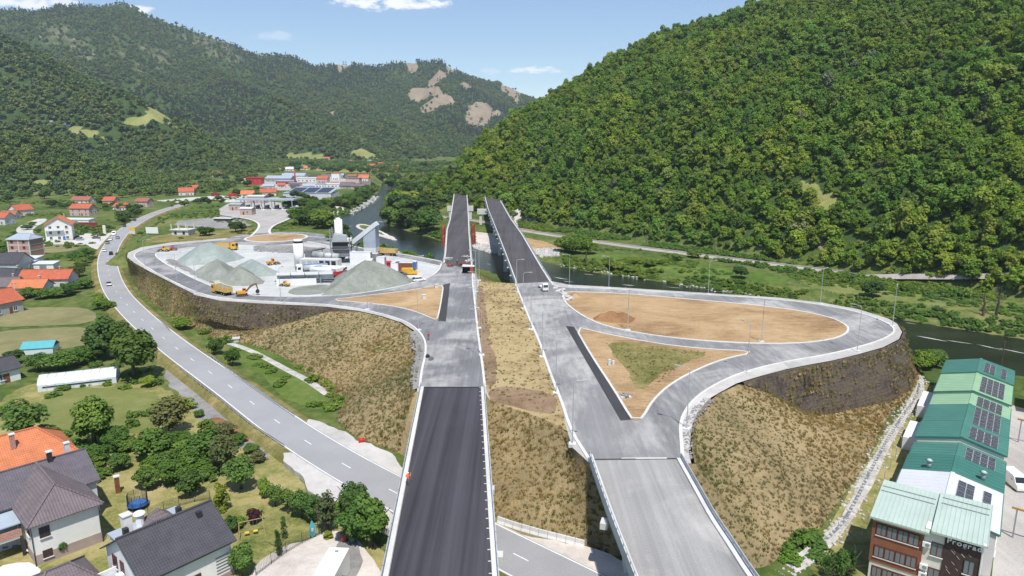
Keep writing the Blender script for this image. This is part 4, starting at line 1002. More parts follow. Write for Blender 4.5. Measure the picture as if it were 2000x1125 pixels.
# ------------------------------------------------------------------ trees, woods, scrub
def quads_mesh(name, C, Nn, S, rng, asp=1.0, upbias=None):
    """one small leaf-spray quad at each centre C, facing Nn, edge S"""
    n = len(C); Nn = Nn/np.linalg.norm(Nn, axis=1)[:, None]
    a = rng.normal(size=(n, 3)) if upbias is None else np.tile(np.array([[0, 0, 1.0]]), (n, 1))+rng.normal(size=(n, 3))*upbias
    U = np.cross(Nn, a); U /= np.linalg.norm(U, axis=1)[:, None]+1e-9; V = np.cross(Nn, U)
    U = U*(S*.5)[:, None]; V = V*(S*.5*asp)[:, None]
    # a kite of four corners, bent a little along its middle
    bend = Nn*(S*.16)[:, None]
    P = np.stack([C-U*.9-V*.35-bend, C+U*.35-V-bend*.2, C+U*.95+V*.3-bend, C-U*.3+V*1.0+bend*.3], 1).reshape(-1, 3)
    me = bpy.data.meshes.new(name); me.vertices.add(4*n); me.vertices.foreach_set('co', P.ravel())
    me.loops.add(4*n); me.loops.foreach_set('vertex_index', np.arange(4*n)); me.polygons.add(n); me.polygons.foreach_set('loop_start', np.arange(0, 4*n, 4))
    me.update(calc_edges=True); return me
def crown_mesh(name, seed, n, leaf, blobs=14, shape='round', top=1.0, fill=.25):
    """crown of unit radius standing on z=0 .. 2*top, made of clumps"""
    g = np.random.default_rng(seed); B = []
    while len(B) < blobs:
        p = g.uniform(-1, 1, 3)
        if shape == 'round':
            if np.linalg.norm(p) > .82: continue
            c = p*np.array([.78, .78, .80*top])+[0, 0, top]; r = g.uniform(.26, .46)
        elif shape == 'cone':
            t = (p[2]+1)/2; w = (1-t)*.85+.06; c = np.array([p[0]*w*.7, p[1]*w*.7, .15+t*2.2*top]); r = .16+.32*(1-t)
        elif shape == 'column':
            t = (p[2]+1)/2; w = .75*(1-abs(2*t-.7)**2*.35); c = np.array([p[0]*w*.6, p[1]*w*.6, .2+t*1.9*top]); r = g.uniform(.28, .4)
        else:  # shrub: spread on the ground
            if np.linalg.norm(p[:2]) > 1: continue
            c = np.array([p[0]*.8, p[1]*.8, .25+(p[2]+1)*.25*top*(1.2-np.linalg.norm(p[:2]))]); r = g.uniform(.22, .38)
        B.append((*c, r))
    B = np.array(B); k = g.choice(len(B), n, p=B[:, 3]**2/np.sum(B[:, 3]**2))
    d = g.normal(size=(n, 3)); d /= np.linalg.norm(d, axis=1)[:, None]
    d[:, 2] = np.where(d[:, 2] < -.35, -d[:, 2]*.6, d[:, 2]); d /= np.linalg.norm(d, axis=1)[:, None]
    rad = B[k, 3]*np.where(g.random(n) < fill, g.uniform(.35, .85, n), g.uniform(.86, 1.12, n))
    C = B[k, :3]+d*rad[:, None]; C[:, 2] = np.maximum(C[:, 2], .03)
    Nn = d+g.normal(size=(n, 3))*.36+np.array([0, -.12, .55])
    return quads_mesh(name, C, Nn, leaf*g.uniform(.6, 1.35, n), g)
def trunk_mesh(name, seed, h=1.0, r=.07, limbs=5):
    g = random.Random(seed); m = MB(); p = Vector((0, 0, -.15)); d = Vector((g.uniform(-.08, .08), g.uniform(-.08, .08), 1))
    q = p+d*h*.55; m.tube(p, q, r, r*.72, 7); e = q+Vector((g.uniform(-.1, .1), g.uniform(-.1, .1), h*.6)); m.tube(q, e, r*.72, r*.3, 6)
    for i in range(limbs):
        a = 2*math.pi*i/limbs+g.uniform(-.4, .4); s = q.lerp(e, g.uniform(0, .6)); l = g.uniform(.45, .75)
        m.tube(s, s+Vector((math.cos(a)*l, math.sin(a)*l, g.uniform(.25, .6))), r*.4, r*.14, 5)
    return m.mesh(name)
SRC = bpy.data.collections.new('plant_sources')
def variants(prefix, n, mat, seeds, **k):
    out = []
    for s in seeds:
        me = crown_mesh(prefix, s, n, **k); me.materials.append(MATS[mat]); out.append(me)
    return out
TR = [trunk_mesh('trunk', s, 1.0, .075) for s in range(4)]
for t in TR: t.materials.append(MATS['bark'])
# near trees: (crown meshes per look); crown unit radius
CR = {
 'garden': variants('crown', 3000, 'leaf_garden', (1, 2, 3), leaf=.15, blobs=22),
 'dark': variants('crown', 3200, 'leaf_dark', (4, 5, 6), leaf=.15, blobs=24),
 'bright': variants('crown', 1800, 'leaf_bright', (7, 8), leaf=.17, blobs=16),
 'bank': variants('crown', 1500, 'leaf_bank', (9, 10, 11), leaf=.17, blobs=18),
 'olive': variants('crown', 1500, 'leaf_olive', (12, 13), leaf=.14, blobs=20, fill=.5),
 'red': variants('crown', 1600, 'leaf_red', (14,), leaf=.17, blobs=14),
 'yellow': variants('crown', 2600, 'leaf_yellow', (15,), leaf=.15, blobs=26, shape='column'),
 'thuja': variants('crown', 1600, 'leaf_dark', (16, 17), leaf=.14, blobs=20, shape='column', top=1.6),
 'pine': variants('crown', 900, 'leaf_pine', (18, 19), leaf=.2, blobs=26, shape='cone', top=1.5),
 'wood': variants('crown', 720, 'leaf_wood', (20, 21, 22), leaf=.23, blobs=11)+variants('crown', 720, 'leaf_wood', (23, 24), leaf=.23, blobs=20, top=1.25),
 'shrub': variants('crown', 700, 'leaf_garden', (30, 31), leaf=.2, blobs=14, shape='shrub'),
 'bankshrub': variants('crown', 500, 'leaf_bank', (32, 33), leaf=.22, blobs=14, shape='shrub'),
 'grey': variants('crown', 700, 'leaf_grey', (34,), leaf=.2, blobs=16),
}
TREE_N = [0]
def tree(x, y, z, h, r, look, label, group=None, name='tree', trunk=.28, rz=None, cat=None):
    """trunk + crown; h total height, r crown radius"""
    TREE_N[0] += 1; i = TREE_N[0]; e = empty(name, (x, y, z), i*1.7 if rz is None else rz, label, cat or name.split('_')[-1], group)
    meshes = CR[look]; me = meshes[i % len(meshes)]
    tall = 2.0*{'thuja': 1.6, 'pine': 1.6, 'yellow': 1.1, 'shrub': .55, 'bankshrub': .55}.get(look, 1.0)
    tb = 0 if look in ('shrub', 'bankshrub', 'thuja', 'yellow') else h*trunk*.3
    c = obj('crown', me, None, e); c.location = (0, 0, tb); c.scale = (r, r, max(.2, (h-tb)/tall))
    t = obj('trunk', TR[i % 4], None, e); t.scale = (h*.55, h*.55, h*.62)
    return e
def tree_px(px, base, top, hw, look, label, group=None, z=-9.0, name='tree', trunk=.28, terr=True, cat=None):
    c = at(px, base, z)
    if terr: c.z = hgt(c.x, c.y); c = at(px, base, c.z); c.z = hgt(c.x, c.y)
    h = at_y(px, top, c.y).z-c.z; r = hw*c.y/FPX
    return tree(c.x, c.y, c.z-.05, max(.8, h), r, look, label, group, name, trunk, cat=cat)
# --- instanced masses (nobody could count them)
def source(mesh, name):
    o = bpy.data.objects.new(name, mesh); return o
def mass(name, pts, scl, srcs, label, idx=None, seed=1, tilt=.0):
    """one mass of plants: points with a spin, a size and a kind, instanced by geometry nodes"""
    g = np.random.default_rng(seed); n = len(pts)
    me = bpy.data.meshes.new(name); me.vertices.add(n); me.vertices.foreach_set('co', np.asarray(pts, float).ravel())
    a = me.attributes.new('rot', 'FLOAT_VECTOR', 'POINT'); rt = g.normal(size=(n, 3))*tilt; rt[:, 2] = g.uniform(0, 6.283, n); a.data.foreach_set('vector', rt.ravel())
    a = me.attributes.new('scl', 'FLOAT_VECTOR', 'POINT'); a.data.foreach_set('vector', np.asarray(scl, float).ravel())
    a = me.attributes.new('pick', 'INT', 'POINT'); a.data.foreach_set('value', (idx if idx is not None else g.integers(0, len(srcs), n)).astype(np.int32))
    o = obj(name, me); tag(o, label, kind='stuff')
    col = bpy.data.collections.new(name+'_kinds')
    for i, m in enumerate(srcs):
        s = bpy.data.objects.new('%s_kind_%02d' % (name, i), m); col.objects.link(s)
    ng = bpy.data.node_groups.new(name, 'GeometryNodeTree'); ng.interface.new_socket('Geometry', in_out='INPUT', socket_type='NodeSocketGeometry'); ng.interface.new_socket('Geometry', in_out='OUTPUT', socket_type='NodeSocketGeometry')
    gi, go = ng.nodes.new('NodeGroupInput'), ng.nodes.new('NodeGroupOutput')
    ci = ng.nodes.new('GeometryNodeCollectionInfo'); ci.inputs['Collection'].default_value = col; ci.inputs['Separate Children'].default_value = True; ci.inputs['Reset Children'].default_value = True
    ip = ng.nodes.new('GeometryNodeInstanceOnPoints'); ip.inputs['Pick Instance'].default_value = True
    def na(nm, ty):
        q = ng.nodes.new('GeometryNodeInputNamedAttribute'); q.data_type = ty; q.inputs['Name'].default_value = nm; return q.outputs[0]
    L = ng.links
    L.new(gi.outputs[0], ip.inputs['Points']); L.new(ci.outputs[0], ip.inputs['Instance']); L.new(na('pick', 'INT'), ip.inputs['Instance Index'])
    e2r = ng.nodes.new('FunctionNodeEulerToRotation'); L.new(na('rot', 'FLOAT_VECTOR'), e2r.inputs[0]); L.new(e2r.outputs[0], ip.inputs['Rotation'])
    L.new(na('scl', 'FLOAT_VECTOR'), ip.inputs['Scale']); L.new(ip.outputs[0], go.inputs[0])
    md = o.modifiers.new('scatter', 'NODES'); md.node_group = ng
    return o
def in_view(x, y, z, margin=.12):
    dx, dy, dz = x, y, z-CAM_Z
    dep = dy*CP-dz*SP; up = dy*SP+dz*CP
    u = FPX*dx/np.maximum(dep, 1)/2000; w = -FPX*up/np.maximum(dep, 1)/1125
    return (dep > 5) & (abs(u) < .5+margin) & (w < .5+margin) & (w > -.5-margin*1.5)
def jitter_grid(x0, x1, y0, y1, s, seed):
    g = np.random.default_rng(seed); X, Y = np.meshgrid(np.arange(x0, x1, s), np.arange(y0, y1, s)); X = X.ravel()+g.uniform(-.48, .48, X.size)*s; Y = Y.ravel()+g.uniform(-.48, .48, Y.size)*s
    return X, Y
def above_base(x, y, z): return z-(-9+11*sstep(480, 1700, y))
# the steep wooded hill on the right bank
def hill_points():
    X, Y = jitter_grid(-130, 480, 150, 960, 3.8, 3)
    Z = height(X, Y); d = (X-111)*.82+(Y-292)*.57
    k = (above_base(X, Y, Z) > .8) & (d > 9) & in_view(X, Y, Z) & (X > -100+.10*np.clip(Y-600, 0, 600)-10)
    for q in (CLEAR, PATH): k &= ~inside(X, Y, q)
    return X[k], Y[k], Z[k]
hx, hy, hz = hill_points()
g = np.random.default_rng(12)
rad = g.choice([1.7, 2.2, 2.7, 3.5, 4.6], len(hx), p=[.22, .34, .28, .12, .04])*g.uniform(.85, 1.15, len(hx))*(.85+.4*vnoise(hx, hy, 35, 3)); hh = rad*g.uniform(.75, 1.35, len(hx))
dist = np.hypot(hx, hy); order = np.argsort(dist); own = order[:150]; rest = order[150:]
kinds_w = CR['wood']+[CR['grey'][0], CR['pine'][0]]
pick = g.integers(0, 5, len(hx)); rr = g.random(len(hx)); pick[(rr < .012)] = 5; pick[(rr > .988) & (vnoise(hx, hy, 60, 8) > .55)] = 6
S_ = np.stack([rad, rad, hh], 1); S_[pick == 6] *= [.85, .85, .85]
mass('hillside_forest', np.stack([hx, hy, hz-.6], 1)[rest], S_[rest], kinds_w, 'dense sunlit deciduous forest covering the steep hill beyond the railway', pick[rest], 4)
for i in own:
    tree(hx[i], hy[i], hz[i]-.3, hh[i]*2.1, rad[i], 'pine' if pick[i] == 6 else 'grey' if pick[i] == 5 else 'wood', 'deciduous tree at the front edge of the hillside forest above the railway', 'trees at the foot of the wooded hill', 'forest_tree', cat='tree')
# woods on the far mountains and the left slopes
far_src = variants('far_crown', 110, 'leaf_far', (50, 51, 52, 53), leaf=.52, blobs=9)+variants('far_pine', 90, 'leaf_pine', (54, 55), leaf=.5, blobs=10, shape='cone', top=1.3)
mid_src = variants('mid_crown', 240, 'leaf_far', (60, 61, 62, 63), leaf=.36, blobs=12)+variants('mid_pine', 160, 'leaf_pine', (64,), leaf=.38, blobs=12, shape='cone', top=1.3)
def wood(name, box, s, r0, r1, srcs, npine, seed, dmin, dmax, label, thr=3.0):
    X, Y = jitter_grid(*box, s, seed); D = np.hypot(X, Y); k = (D > dmin) & (D < dmax); X, Y = X[k], Y[k]
    Z = height(X, Y); k = (above_base(X, Y, Z) > thr) & in_view(X, Y, Z+10, .06)
    d = (X-111)*.82+(Y-292)*.57; k &= ~((d > -10) & (X > -110+.10*np.clip(Y-600, 0, 600)) & (Y < 1100))
    sd, _ = pdist(X, Y, SHELF, True); k &= ~(inside(X, Y, SHELF) | (sd < 20))
    for q in MEAD: k &= soft_poly(X, Y, q, 10) < .5
    g = np.random.default_rng(seed+7)
    for q in SPARSE: k &= ~((soft_poly(X, Y, q, 60) > .5) & (g.random(len(X)) < .6))
    g = np.random.default_rng(seed+1)
    for q in BARE: k &= ~((soft_poly(X, Y, q, 45) > .5) & (g.random(len(X)) < .93))
    thin = fbm(X, Y, 260, 4, 91); k &= ~((thin > .60) & (g.random(len(X)) < .45))
    X, Y, Z = X[k], Y[k], Z[k]; r = g.uniform(r0, r1, len(X)); nb = len(srcs)-npine
    pn = (fbm(X, Y, 420, 4, 37) > .535) & (above_base(X, Y, Z) > 60) & (g.random(len(X)) < .75)
    pk = g.integers(0, nb, len(X)); pk[pn] = nb+g.integers(0, npine, pn.sum())
    S = np.stack([r, r, r*g.uniform(.8, 1.2, len(X))], 1); S[pn] *= [.75, .75, .7]
    mass(name, np.stack([X, Y, Z-.8], 1), S, srcs, label, pk, seed+2); return len(X)
n1 = wood('slope_forest', (-1000, 150, 560, 1500), 7.0, 3.3, 5.6, mid_src, 1, 70, 500, 1350, 'dark mixed woodland on the lower slopes left of the valley')
n2 = wood('mountain_forest', (-2300, 900, 900, 3900), 11.5, 5.0, 8.5, far_src, 2, 80, 1350, 4000, 'hazy mixed forest on the far mountain range')
X, Y = jitter_grid(-1500, 0, 560, 1750, 8.5, 99); Z = height(X, Y); dv_, _ = pdist(X, Y, RIVER, True)
k = (above_base(X, Y, Z) < 6) & (dv_ > 8) & ~inside(X, Y, RIVER) & in_view(X, Y, Z, .02) & ((fbm(X, Y, 90, 4, 55) > .52) | ((X < -430) & (Y > 690))) & ~inside(X, Y, SHELF)
VIL = hitpoly([(440, 375), (520, 340), (740, 338), (740, 372), (640, 400), (560, 395), (440, 396), (290, 400), (300, 385)]); k &= ~inside(X, Y, VIL); k &= pdist(X, Y, [(p[0], p[1]) for p in CEN[::6]])[0] > 12
X, Y, Z = X[k], Y[k], Z[k]; g = np.random.default_rng(5); r = g.uniform(2.4, 5.4, len(X)); mass('valley_trees', np.stack([X, Y, Z-.5], 1), np.stack([r, r, r*.95], 1), mid_src[:4], 'hedges and scattered trees on the upper valley floor', None, 98)
# ------------------------------------------------------------------ land use on the valley floor (left bank)
ZG = -9.0
def land(name, px, mat, label, amp=1.0, seed=1, dz=.012, z=ZG): return patch(name, px, z, mat, label, amp, seed, dz)
land('garden_ground', [(-40, 800), (60, 745), (230, 735), (310, 745), (400, 800), (520, 860), (560, 900), (640, 985), (720, 1040), (760, 1100), (700, 1180), (100, 1200), (-60, 1150)], 'lawn', 'dry mown gardens around the near houses', 1.5, 21)
land('meadow', [(60, 770), (180, 755), (300, 760), (330, 800), (300, 850), (200, 840), (90, 860)], 'field', 'green vegetable garden below the long greenhouse', 1.6, 22, .02)
land('meadow', [(-30, 605), (60, 600), (185, 600), (190, 632), (80, 636), (-30, 640)], 'hay_field', 'mown hay field beside the valley road, upper strip', .6, 23)
land('meadow', [(-30, 648), (90, 640), (186, 638), (190, 672), (60, 690), (-30, 700)], 'hay_field', 'mown hay field beside the valley road, lower strip', .6, 24)
land('meadow', [(65, 478), (120, 474), (160, 478), (150, 490), (70, 496)], 'hay_field', 'small dry meadow below the white house', .6, 25)
land('lane', [(-20, 520), (20, 500), (60, 470), (25, 450), (50, 435), (85, 424), (95, 430), (60, 448), (70, 462), (110, 470), (180, 468), (200, 480), (120, 476), (70, 480), (30, 508), (0, 530)], 'gravel_white', 'white gravel lane winding between the left bank houses', .5, 26, .02)
land('dirt_bank', [(315, 700), (345, 705), (420, 770), (500, 850), (540, 900), (480, 880), (420, 840), (370, 800), (330, 745)], 'gravel_grey', 'eroded stony bank below the valley road', 1.4, 27, .03)
land('dirt_bank', [(420, 810), (470, 830), (500, 870), (450, 860), (400, 850), (385, 830)], 'soil_mound', 'reddish bare earth beside the eroded bank', 1.2, 28, .04)
land('yard', [(-20, 1000), (40, 990), (75, 1010), (60, 1045), (-20, 1050)], 'concrete_white', 'white paved terrace beside the brown-roofed house', .3, 29, .03)
land('yard', [(-20, 1110), (50, 1095), (90, 1108), (60, 1150), (-20, 1160)], 'concrete_white', 'white paved yard in front of the garage', .3, 30, .03)
land('gravel_yard', [(480, 1110), (560, 1070), (640, 1030), (690, 1040), (720, 1080), (745, 1130), (700, 1180), (460, 1180)], 'gravel_pink', 'pale gravel yard with a white container', 1.2, 31, .04)
land('rubble_patch', [(650, 1055), (690, 1045), (715, 1080), (700, 1140), (660, 1130)], 'gravel_grey', 'grey crushed stone beside the white container', 1.2, 32, .05)
land('vine_bank', [(440, 660), (500, 675), (580, 715), (640, 760), (650, 785), (600, 795), (560, 780), (520, 745), (460, 700)], 'green_grass', 'green weedy ground below the west embankment', 1.5, 33, .02)
# ------------------------------------------------------------------ houses
def gable_roof(parent, L, Wd, z, rise, mat, over=.5, hip=0.0, x0=None, x1=None, name='roof', hip0=None, t=.18):
    """ridge along x; hip = how far the ridge ends are pulled in"""
    a, b = (x0 if x0 is not None else -L/2-over), (x1 if x1 is not None else L/2+over); w = Wd/2+over
    drop = rise*over/(Wd/2); h0 = hip if hip0 is None else hip0
    m = MB(); P = [(a, -w, z-drop), (b, -w, z-drop), (b, w, z-drop), (a, w, z-drop), (a+h0, 0, z+rise), (b-hip, 0, z+rise)]
    Q = [(p[0], p[1], p[2]-t) for p in P]; n = len(P)
    m.add(P+Q, [(0, 1, 5, 4), (2, 3, 4, 5), (3, 0, 4), (1, 2, 5), (6, 10, 11, 7), (8, 11, 10, 9), (9, 10, 6), (7, 11, 8), (0, 6, 7, 1), (1, 7, 8, 2), (2, 8, 9, 3), (3, 9, 6, 0)] if (hip or h0) else
          [(0, 1, 5, 4), (2, 3, 4, 5), (6, 10, 11, 7), (8, 11, 10, 9), (0, 6, 7, 1), (2, 8, 9, 3), (0, 4, 10, 6), (4, 3, 9, 10), (1, 7, 11, 5), (5, 11, 8, 2)])
    r = obj(name, m.mesh(name), mat, parent)
    c = MB().bar((a+h0, 0, z+rise+.05), (b-hip, 0, z+rise+.05), .3, .16)
    if hip:
        for (p, q) in (((b, -w), (b-hip, 0)), ((b, w), (b-hip, 0))): c.bar((p[0], p[1], z-drop+.04), (q[0], q[1], z+rise+.05), .25, .14)
    if h0:
        for (p, q) in (((a, -w), (a+h0, 0)), ((a, w), (a+h0, 0))): c.bar((p[0], p[1], z-drop+.04), (q[0], q[1], z+rise+.05), .25, .14)
    c.build('ridge_tiles', mat, r)
    return r
def walls(parent, L, Wd, h, rise, mat, hip=False, name='wall'):
    m = MB()
    if hip: m.box(-L/2, L/2, -Wd/2, Wd/2, -.4, h)
    else: m.prism([(-Wd/2, -.4), (Wd/2, -.4), (Wd/2, h), (0, h+rise-.05), (-Wd/2, h)], -L/2, L/2, 'x')
    return m.build(name, mat, parent)
WIN = {}
def window(parent, x, y, z, rz, w=1.1, h=1.3, frame='window_frame_white', pane='glass', sill=True):
    k = (round(w, 2), round(h, 2), frame, pane)
    if k not in WIN:
        f = MB().box(-w/2-.08, w/2+.08, -.06, .05, -h/2-.08, -h/2).box(-w/2-.08, w/2+.08, -.06, .05, h/2, h/2+.08).box(-w/2-.08, -w/2, -.06, .05, -h/2, h/2).box(w/2, w/2+.08, -.06, .05, -h/2, h/2).box(-.035, .035, -.05, .04, -h/2, h/2).mesh('window'); f.materials.append(MATS[frame])
        p = MB().box(-w/2, w/2, -.02, .02, -h/2, h/2).mesh('pane'); p.materials.append(MATS[pane])
        s = MB().box(-w/2-.15, w/2+.15, -.2, .02, -h/2-.16, -h/2-.09).mesh('sill'); s.materials.append(MATS['concrete_white'])
        WIN[k] = (f, p, s)
    f, p, s = WIN[k]
    o = obj('window', f, None, parent); o.location = (x, y, z); o.rotation_euler.z = rz; obj('pane', p, None, o)
    if sill: obj('sill', s, None, o)
    return o
def door(parent, x, y, z, rz, w=1.0, h=2.1, mat='brown_wood'):
    o = MB().box(-w/2, w/2, -.05, .03, 0, h).build('door', MATS[mat], parent); o.location = (x, y, z); o.rotation_euler.z = rz
    MB().box(w/2-.2, w/2-.1, -.12, -.05, 1.0, 1.1).build('handle', MATS['grey_metal'], o); return o
def chimney(parent, x, y, z0, z1, w=.55, mat='brick_pink', cap='concrete_white'):
    c = MB().box(-w/2, w/2, -w/2, w/2, z0, z1).build('chimney', MATS[mat], parent); c.location = (x, y, 0)
    MB().box(-w/2-.1, w/2+.1, -w/2-.1, w/2+.1, z1, z1+.12).build('chimney_cap', MATS[cap], c); return c
def rows(parent, L, Wd, floors, per, fh=2.8, z0=1.5, side=None, **k):
    """windows on the long walls and the gable ends"""
    for f in range(floors):
        for s in (-1, 1):
            for i in range(per): window(parent, -L/2+L*(i+.5)/per, s*(Wd/2+.02), z0+f*fh, 0 if s < 0 else math.pi, **k)
        for s in (-1, 1):
            for i in range(max(1, per-1)): window(parent, s*(L/2+.02), -Wd/2+Wd*(i+.5)/max(1, per-1), z0+f*fh, s*math.pi/2, **k)
def house(px, base, L, Wd, h, rise, yaw, wall, roof, label, floors=1, per=2, hip=0, z=ZG, chim=True, group=None, name='house', terr=False, windows=True, wmat='glass'):
    c = at(px, base, z)
    if terr:
        c = hit(px, base); c.z -= .4
    e = empty(name, c, R(yaw), label, 'house', group)
    walls(e, L, Wd, h, rise, MATS[wall], bool(hip)); gable_roof(e, L, Wd, h, rise, MATS[roof], .5, hip, hip0=hip)
    if windows: rows(e, L, Wd, floors, per, pane=wmat); door(e, L*.12, -Wd/2-.03, 0, 0)
    if chim: chimney(e, L*.22, Wd*.15, h+.3, h+rise+.8)
    return e
# left bank houses, middle distance
house(163, 397, 17, 9, 3.4, 3.0, -6, 'cream_wall', 'tile_brown_red', 'long low house with a weathered red-brown roof below the left wood', 1, 4)
house(164, 421, 15, 9, 6.0, 2.8, -4, 'pink_wall', 'tile_red', 'two-storey salmon brick house with a red gable roof', 2, 3)
house(218, 402, 10, 8, 5.0, 3.0, -5, 'pink_wall', 'tile_red', 'small brick house with a steep orange roof behind a tree', 1, 2)
house(240, 411, 11, 8, 3.6, 2.4, -8, 'white_wall', 'tile_red', 'low white house with a bright orange-red roof', 1, 3)
house(283, 404, 11, 8.5, 5.2, 2.4, -8, 'pink_wall', 'tile_brown_red', 'brick house with a faded brown roof near the road bend', 2, 2)
house(365, 381, 14, 10, 4.2, 3.6, 20, 'cream_wall', 'tile_red', 'cream house with a broad orange roof at the edge of the left wood', 1, 3, z=-8)
house(383, 372, 9, 7, 3.4, 2.6, 20, 'cream_wall', 'tile_red', 'small orange-roofed house behind the broad one at the wood', 1, 2, z=-7)
house(42, 421, 12, 10, 4.8, 3.6, 70, 'white_wall', 'tile_red', 'white gabled house with a steep red roof at the lane', 1, 2)
house(22, 428, 9, 8, 3.6, 2.6, 10, 'cream_wall', 'tile_brown_red', 'low brown-roofed house joined beside the white gabled one', 1, 2)
house(2, 438, 13, 10, 5.0, 3.0, 0, 'lilac_wall', 'tile_red', 'grey-white house with a salmon roof left of the lane', 1, 3)
# big white house with balconies
c = at(108, 469, ZG); e = empty('house', (c.x, c.y+5, ZG), R(-62), 'three-storey white house with balcony and orange gable roof by the gravel lane', 'house')
walls(e, 14, 12.5, 9.0, 4.0, MATS['white_wall']); gable_roof(e, 14, 12.5, 9.0, 4.0, MATS['tile_orange'], .8)
for f, zz in enumerate((1.5, 4.4, 7.3)):
    for yy in (-3.8, 0, 3.8): window(e, 7.03, yy, zz, math.pi/2, 1.2, 1.4)
    for xx in (-4.5, 0, 4.5):
        window(e, xx, -6.28, zz, 0, 1.2, 1.4); window(e, xx, 6.28, zz, math.pi, 1.2, 1.4)
b = MB().box(7, 8.6, -6, 2.5, 5.6, 5.8).build('balcony', MATS['white_wall'], e); MB().box(8.5, 8.6, -6, 2.5, 5.8, 6.8).build('railing', MATS['white_paint'], b)
door(e, 7.05, 2.2, 0, math.pi/2, 1.2, 2.2, 'blue_paint'); chimney(e, -2, 2.6, 10.5, 14)
c = at(72, 462, ZG); e = empty('house', (c.x+3, c.y+12, ZG), R(-62), 'low orange-roofed annex beside the three-storey white house', 'house')
walls(e, 10, 9, 4.4, 2.6, MATS['cream_wall']); gable_roof(e, 10, 9, 4.4, 2.6, MATS['tile_brown_red'], .6); rows(e, 10, 9, 1, 2)
# unfinished brick block
c = at(42, 502, ZG); e = empty('house', (c.x, c.y+4, ZG), R(-3), 'unfinished brick and concrete frame house with grey sheet roof', 'house')
MB().box(-5.3, 5.3, -4.5, 4.5, -.3, 8.6).build('wall', MATS['brick_block'], e)
for zz in (0, 2.9, 5.7, 8.4): MB().box(-5.36, 5.36, -4.56, 4.56, zz-.18, zz+.2).build('floor_band', MATS['concrete'], e)
for xx in (-5.2, 0, 5.2):
    for yy in (-4.4, 4.4): MB().box(xx-.22, xx+.22, yy-.22, yy+.22, -.3, 8.5).build('column', MATS['concrete'], e)
gable_roof(e, 10.6, 9, 8.6, 2.0, MATS['blue_grey_sheet'], .5, 2.5, hip0=2.5)
for xx in (-3.2, 2.6):
    for zz in (1.6, 4.5, 7.2): MB().box(xx-.6, xx+.6, -4.56, -4.4, zz-.6, zz+.6).build('window_opening', MATS['dark_metal'], e)
# dark roofed houses at the left edge
house(18, 530, 14, 11, 4.5, 3.4, 3, 'lilac_wall', 'tile_dark', 'house with a plain charcoal roof beside the unfinished brick block', 1, 3)
house(22, 556, 12, 9, 3.8, 2.6, -12, 'lilac_wall', 'tile_dark', 'house with a blue-black hipped roof below the charcoal one', 1, 3, hip=3)
house(14, 572, 10, 8, 3.4, 2.4, 5, 'grey_wall', 'tile_brown', 'low shed house with a brown tiled roof behind the orange one', 1, 2)
house(98, 560, 17, 7.5, 4.0, 2.6, 5, 'lilac_wall', 'tile_red', 'long house with a bright orange-red roof behind dark bushes', 1, 4)
house(64, 574, 11, 7, 3.2, 2.2, 5, 'white_wall', 'tile_orange', 'low wing with a coral orange roof beside the long house', 1, 3)
house(-4, 612, 10, 9, 4.2, 3.2, 70, 'grey_wall', 'tile_red', 'grey gabled house with an orange roof at the hay field', 1, 2)
house(-6, 745, 7, 6, 3.2, 2.0, 60, 'white_wall', 'tile_dark', 'small white hut with a dark roof left of the greenhouse', 1, 1, chim=False)
def shed(px, base, L, Wd, h, yaw, wall, roof, label, z=ZG, slope=.5, group=None):
    c = at(px, base, z); e = empty('shed', c, R(yaw), label, 'shed', group)
    MB().prism([(-Wd/2, -.3), (Wd/2, -.3), (Wd/2, h+slope), (-Wd/2, h)], -L/2, L/2, 'x').build('wall', MATS[wall], e)
    MB().prism([(-Wd/2-.3, h-.02), (Wd/2+.3, h+slope+.06), (Wd/2+.3, h+slope+.2), (-Wd/2-.3, h+.12)], -L/2-.3, L/2+.3, 'x').build('roof', MATS[roof], e)
    MB().box(-L*.2, L*.15, -Wd/2-.06, -Wd/2, 0, min(2.2, h*.8)).build('door', MATS['grey_metal'], e)
    return e
shed(62, 517, 7, 6, 3, 3, 'white_wall', 'white_sheet', 'white flat-roofed shed between brick block and grey roof')
shed(58, 524, 5, 4.5, 2.6, 3, 'grey_wall', 'blue_grey_sheet', 'grey flat-roofed shed with a blue tarp')
shed(92, 526, 8, 4.5, 2.6, 4, 'white_wall', 'white_sheet', 'long white carport beside scrap heap')
shed(150, 437, 22, 6, 3, -6, 'white_wall', 'white_sheet', 'long low white workshop roof behind the big white house')
c = at(172, 444, ZG); e = empty('billboard_fence', c, R(-4), 'long dark red hoarding beside the white workshop', 'hoarding')
for k in range(5): MB().box(-6.5+k*2.6, -3.95+k*2.6, -.08, .08, .3, 3.2).build('panel', MATS['red_dark'], e)
for k in range(6): MB().box(-6.6+k*2.6, -6.45+k*2.6, .08, .25, -.2, 3.2).build('post', MATS['grey_metal'], e)
# --- near houses
def frame(name, p0, p1, z, label):
    """an empty at the middle of p0-p1 with x along p0->p1"""
    d = p1-p0; return empty(name, ((p0.x+p1.x)/2, (p0.y+p1.y)/2, z), math.atan2(d.y, d.x), label, 'house'), d.length
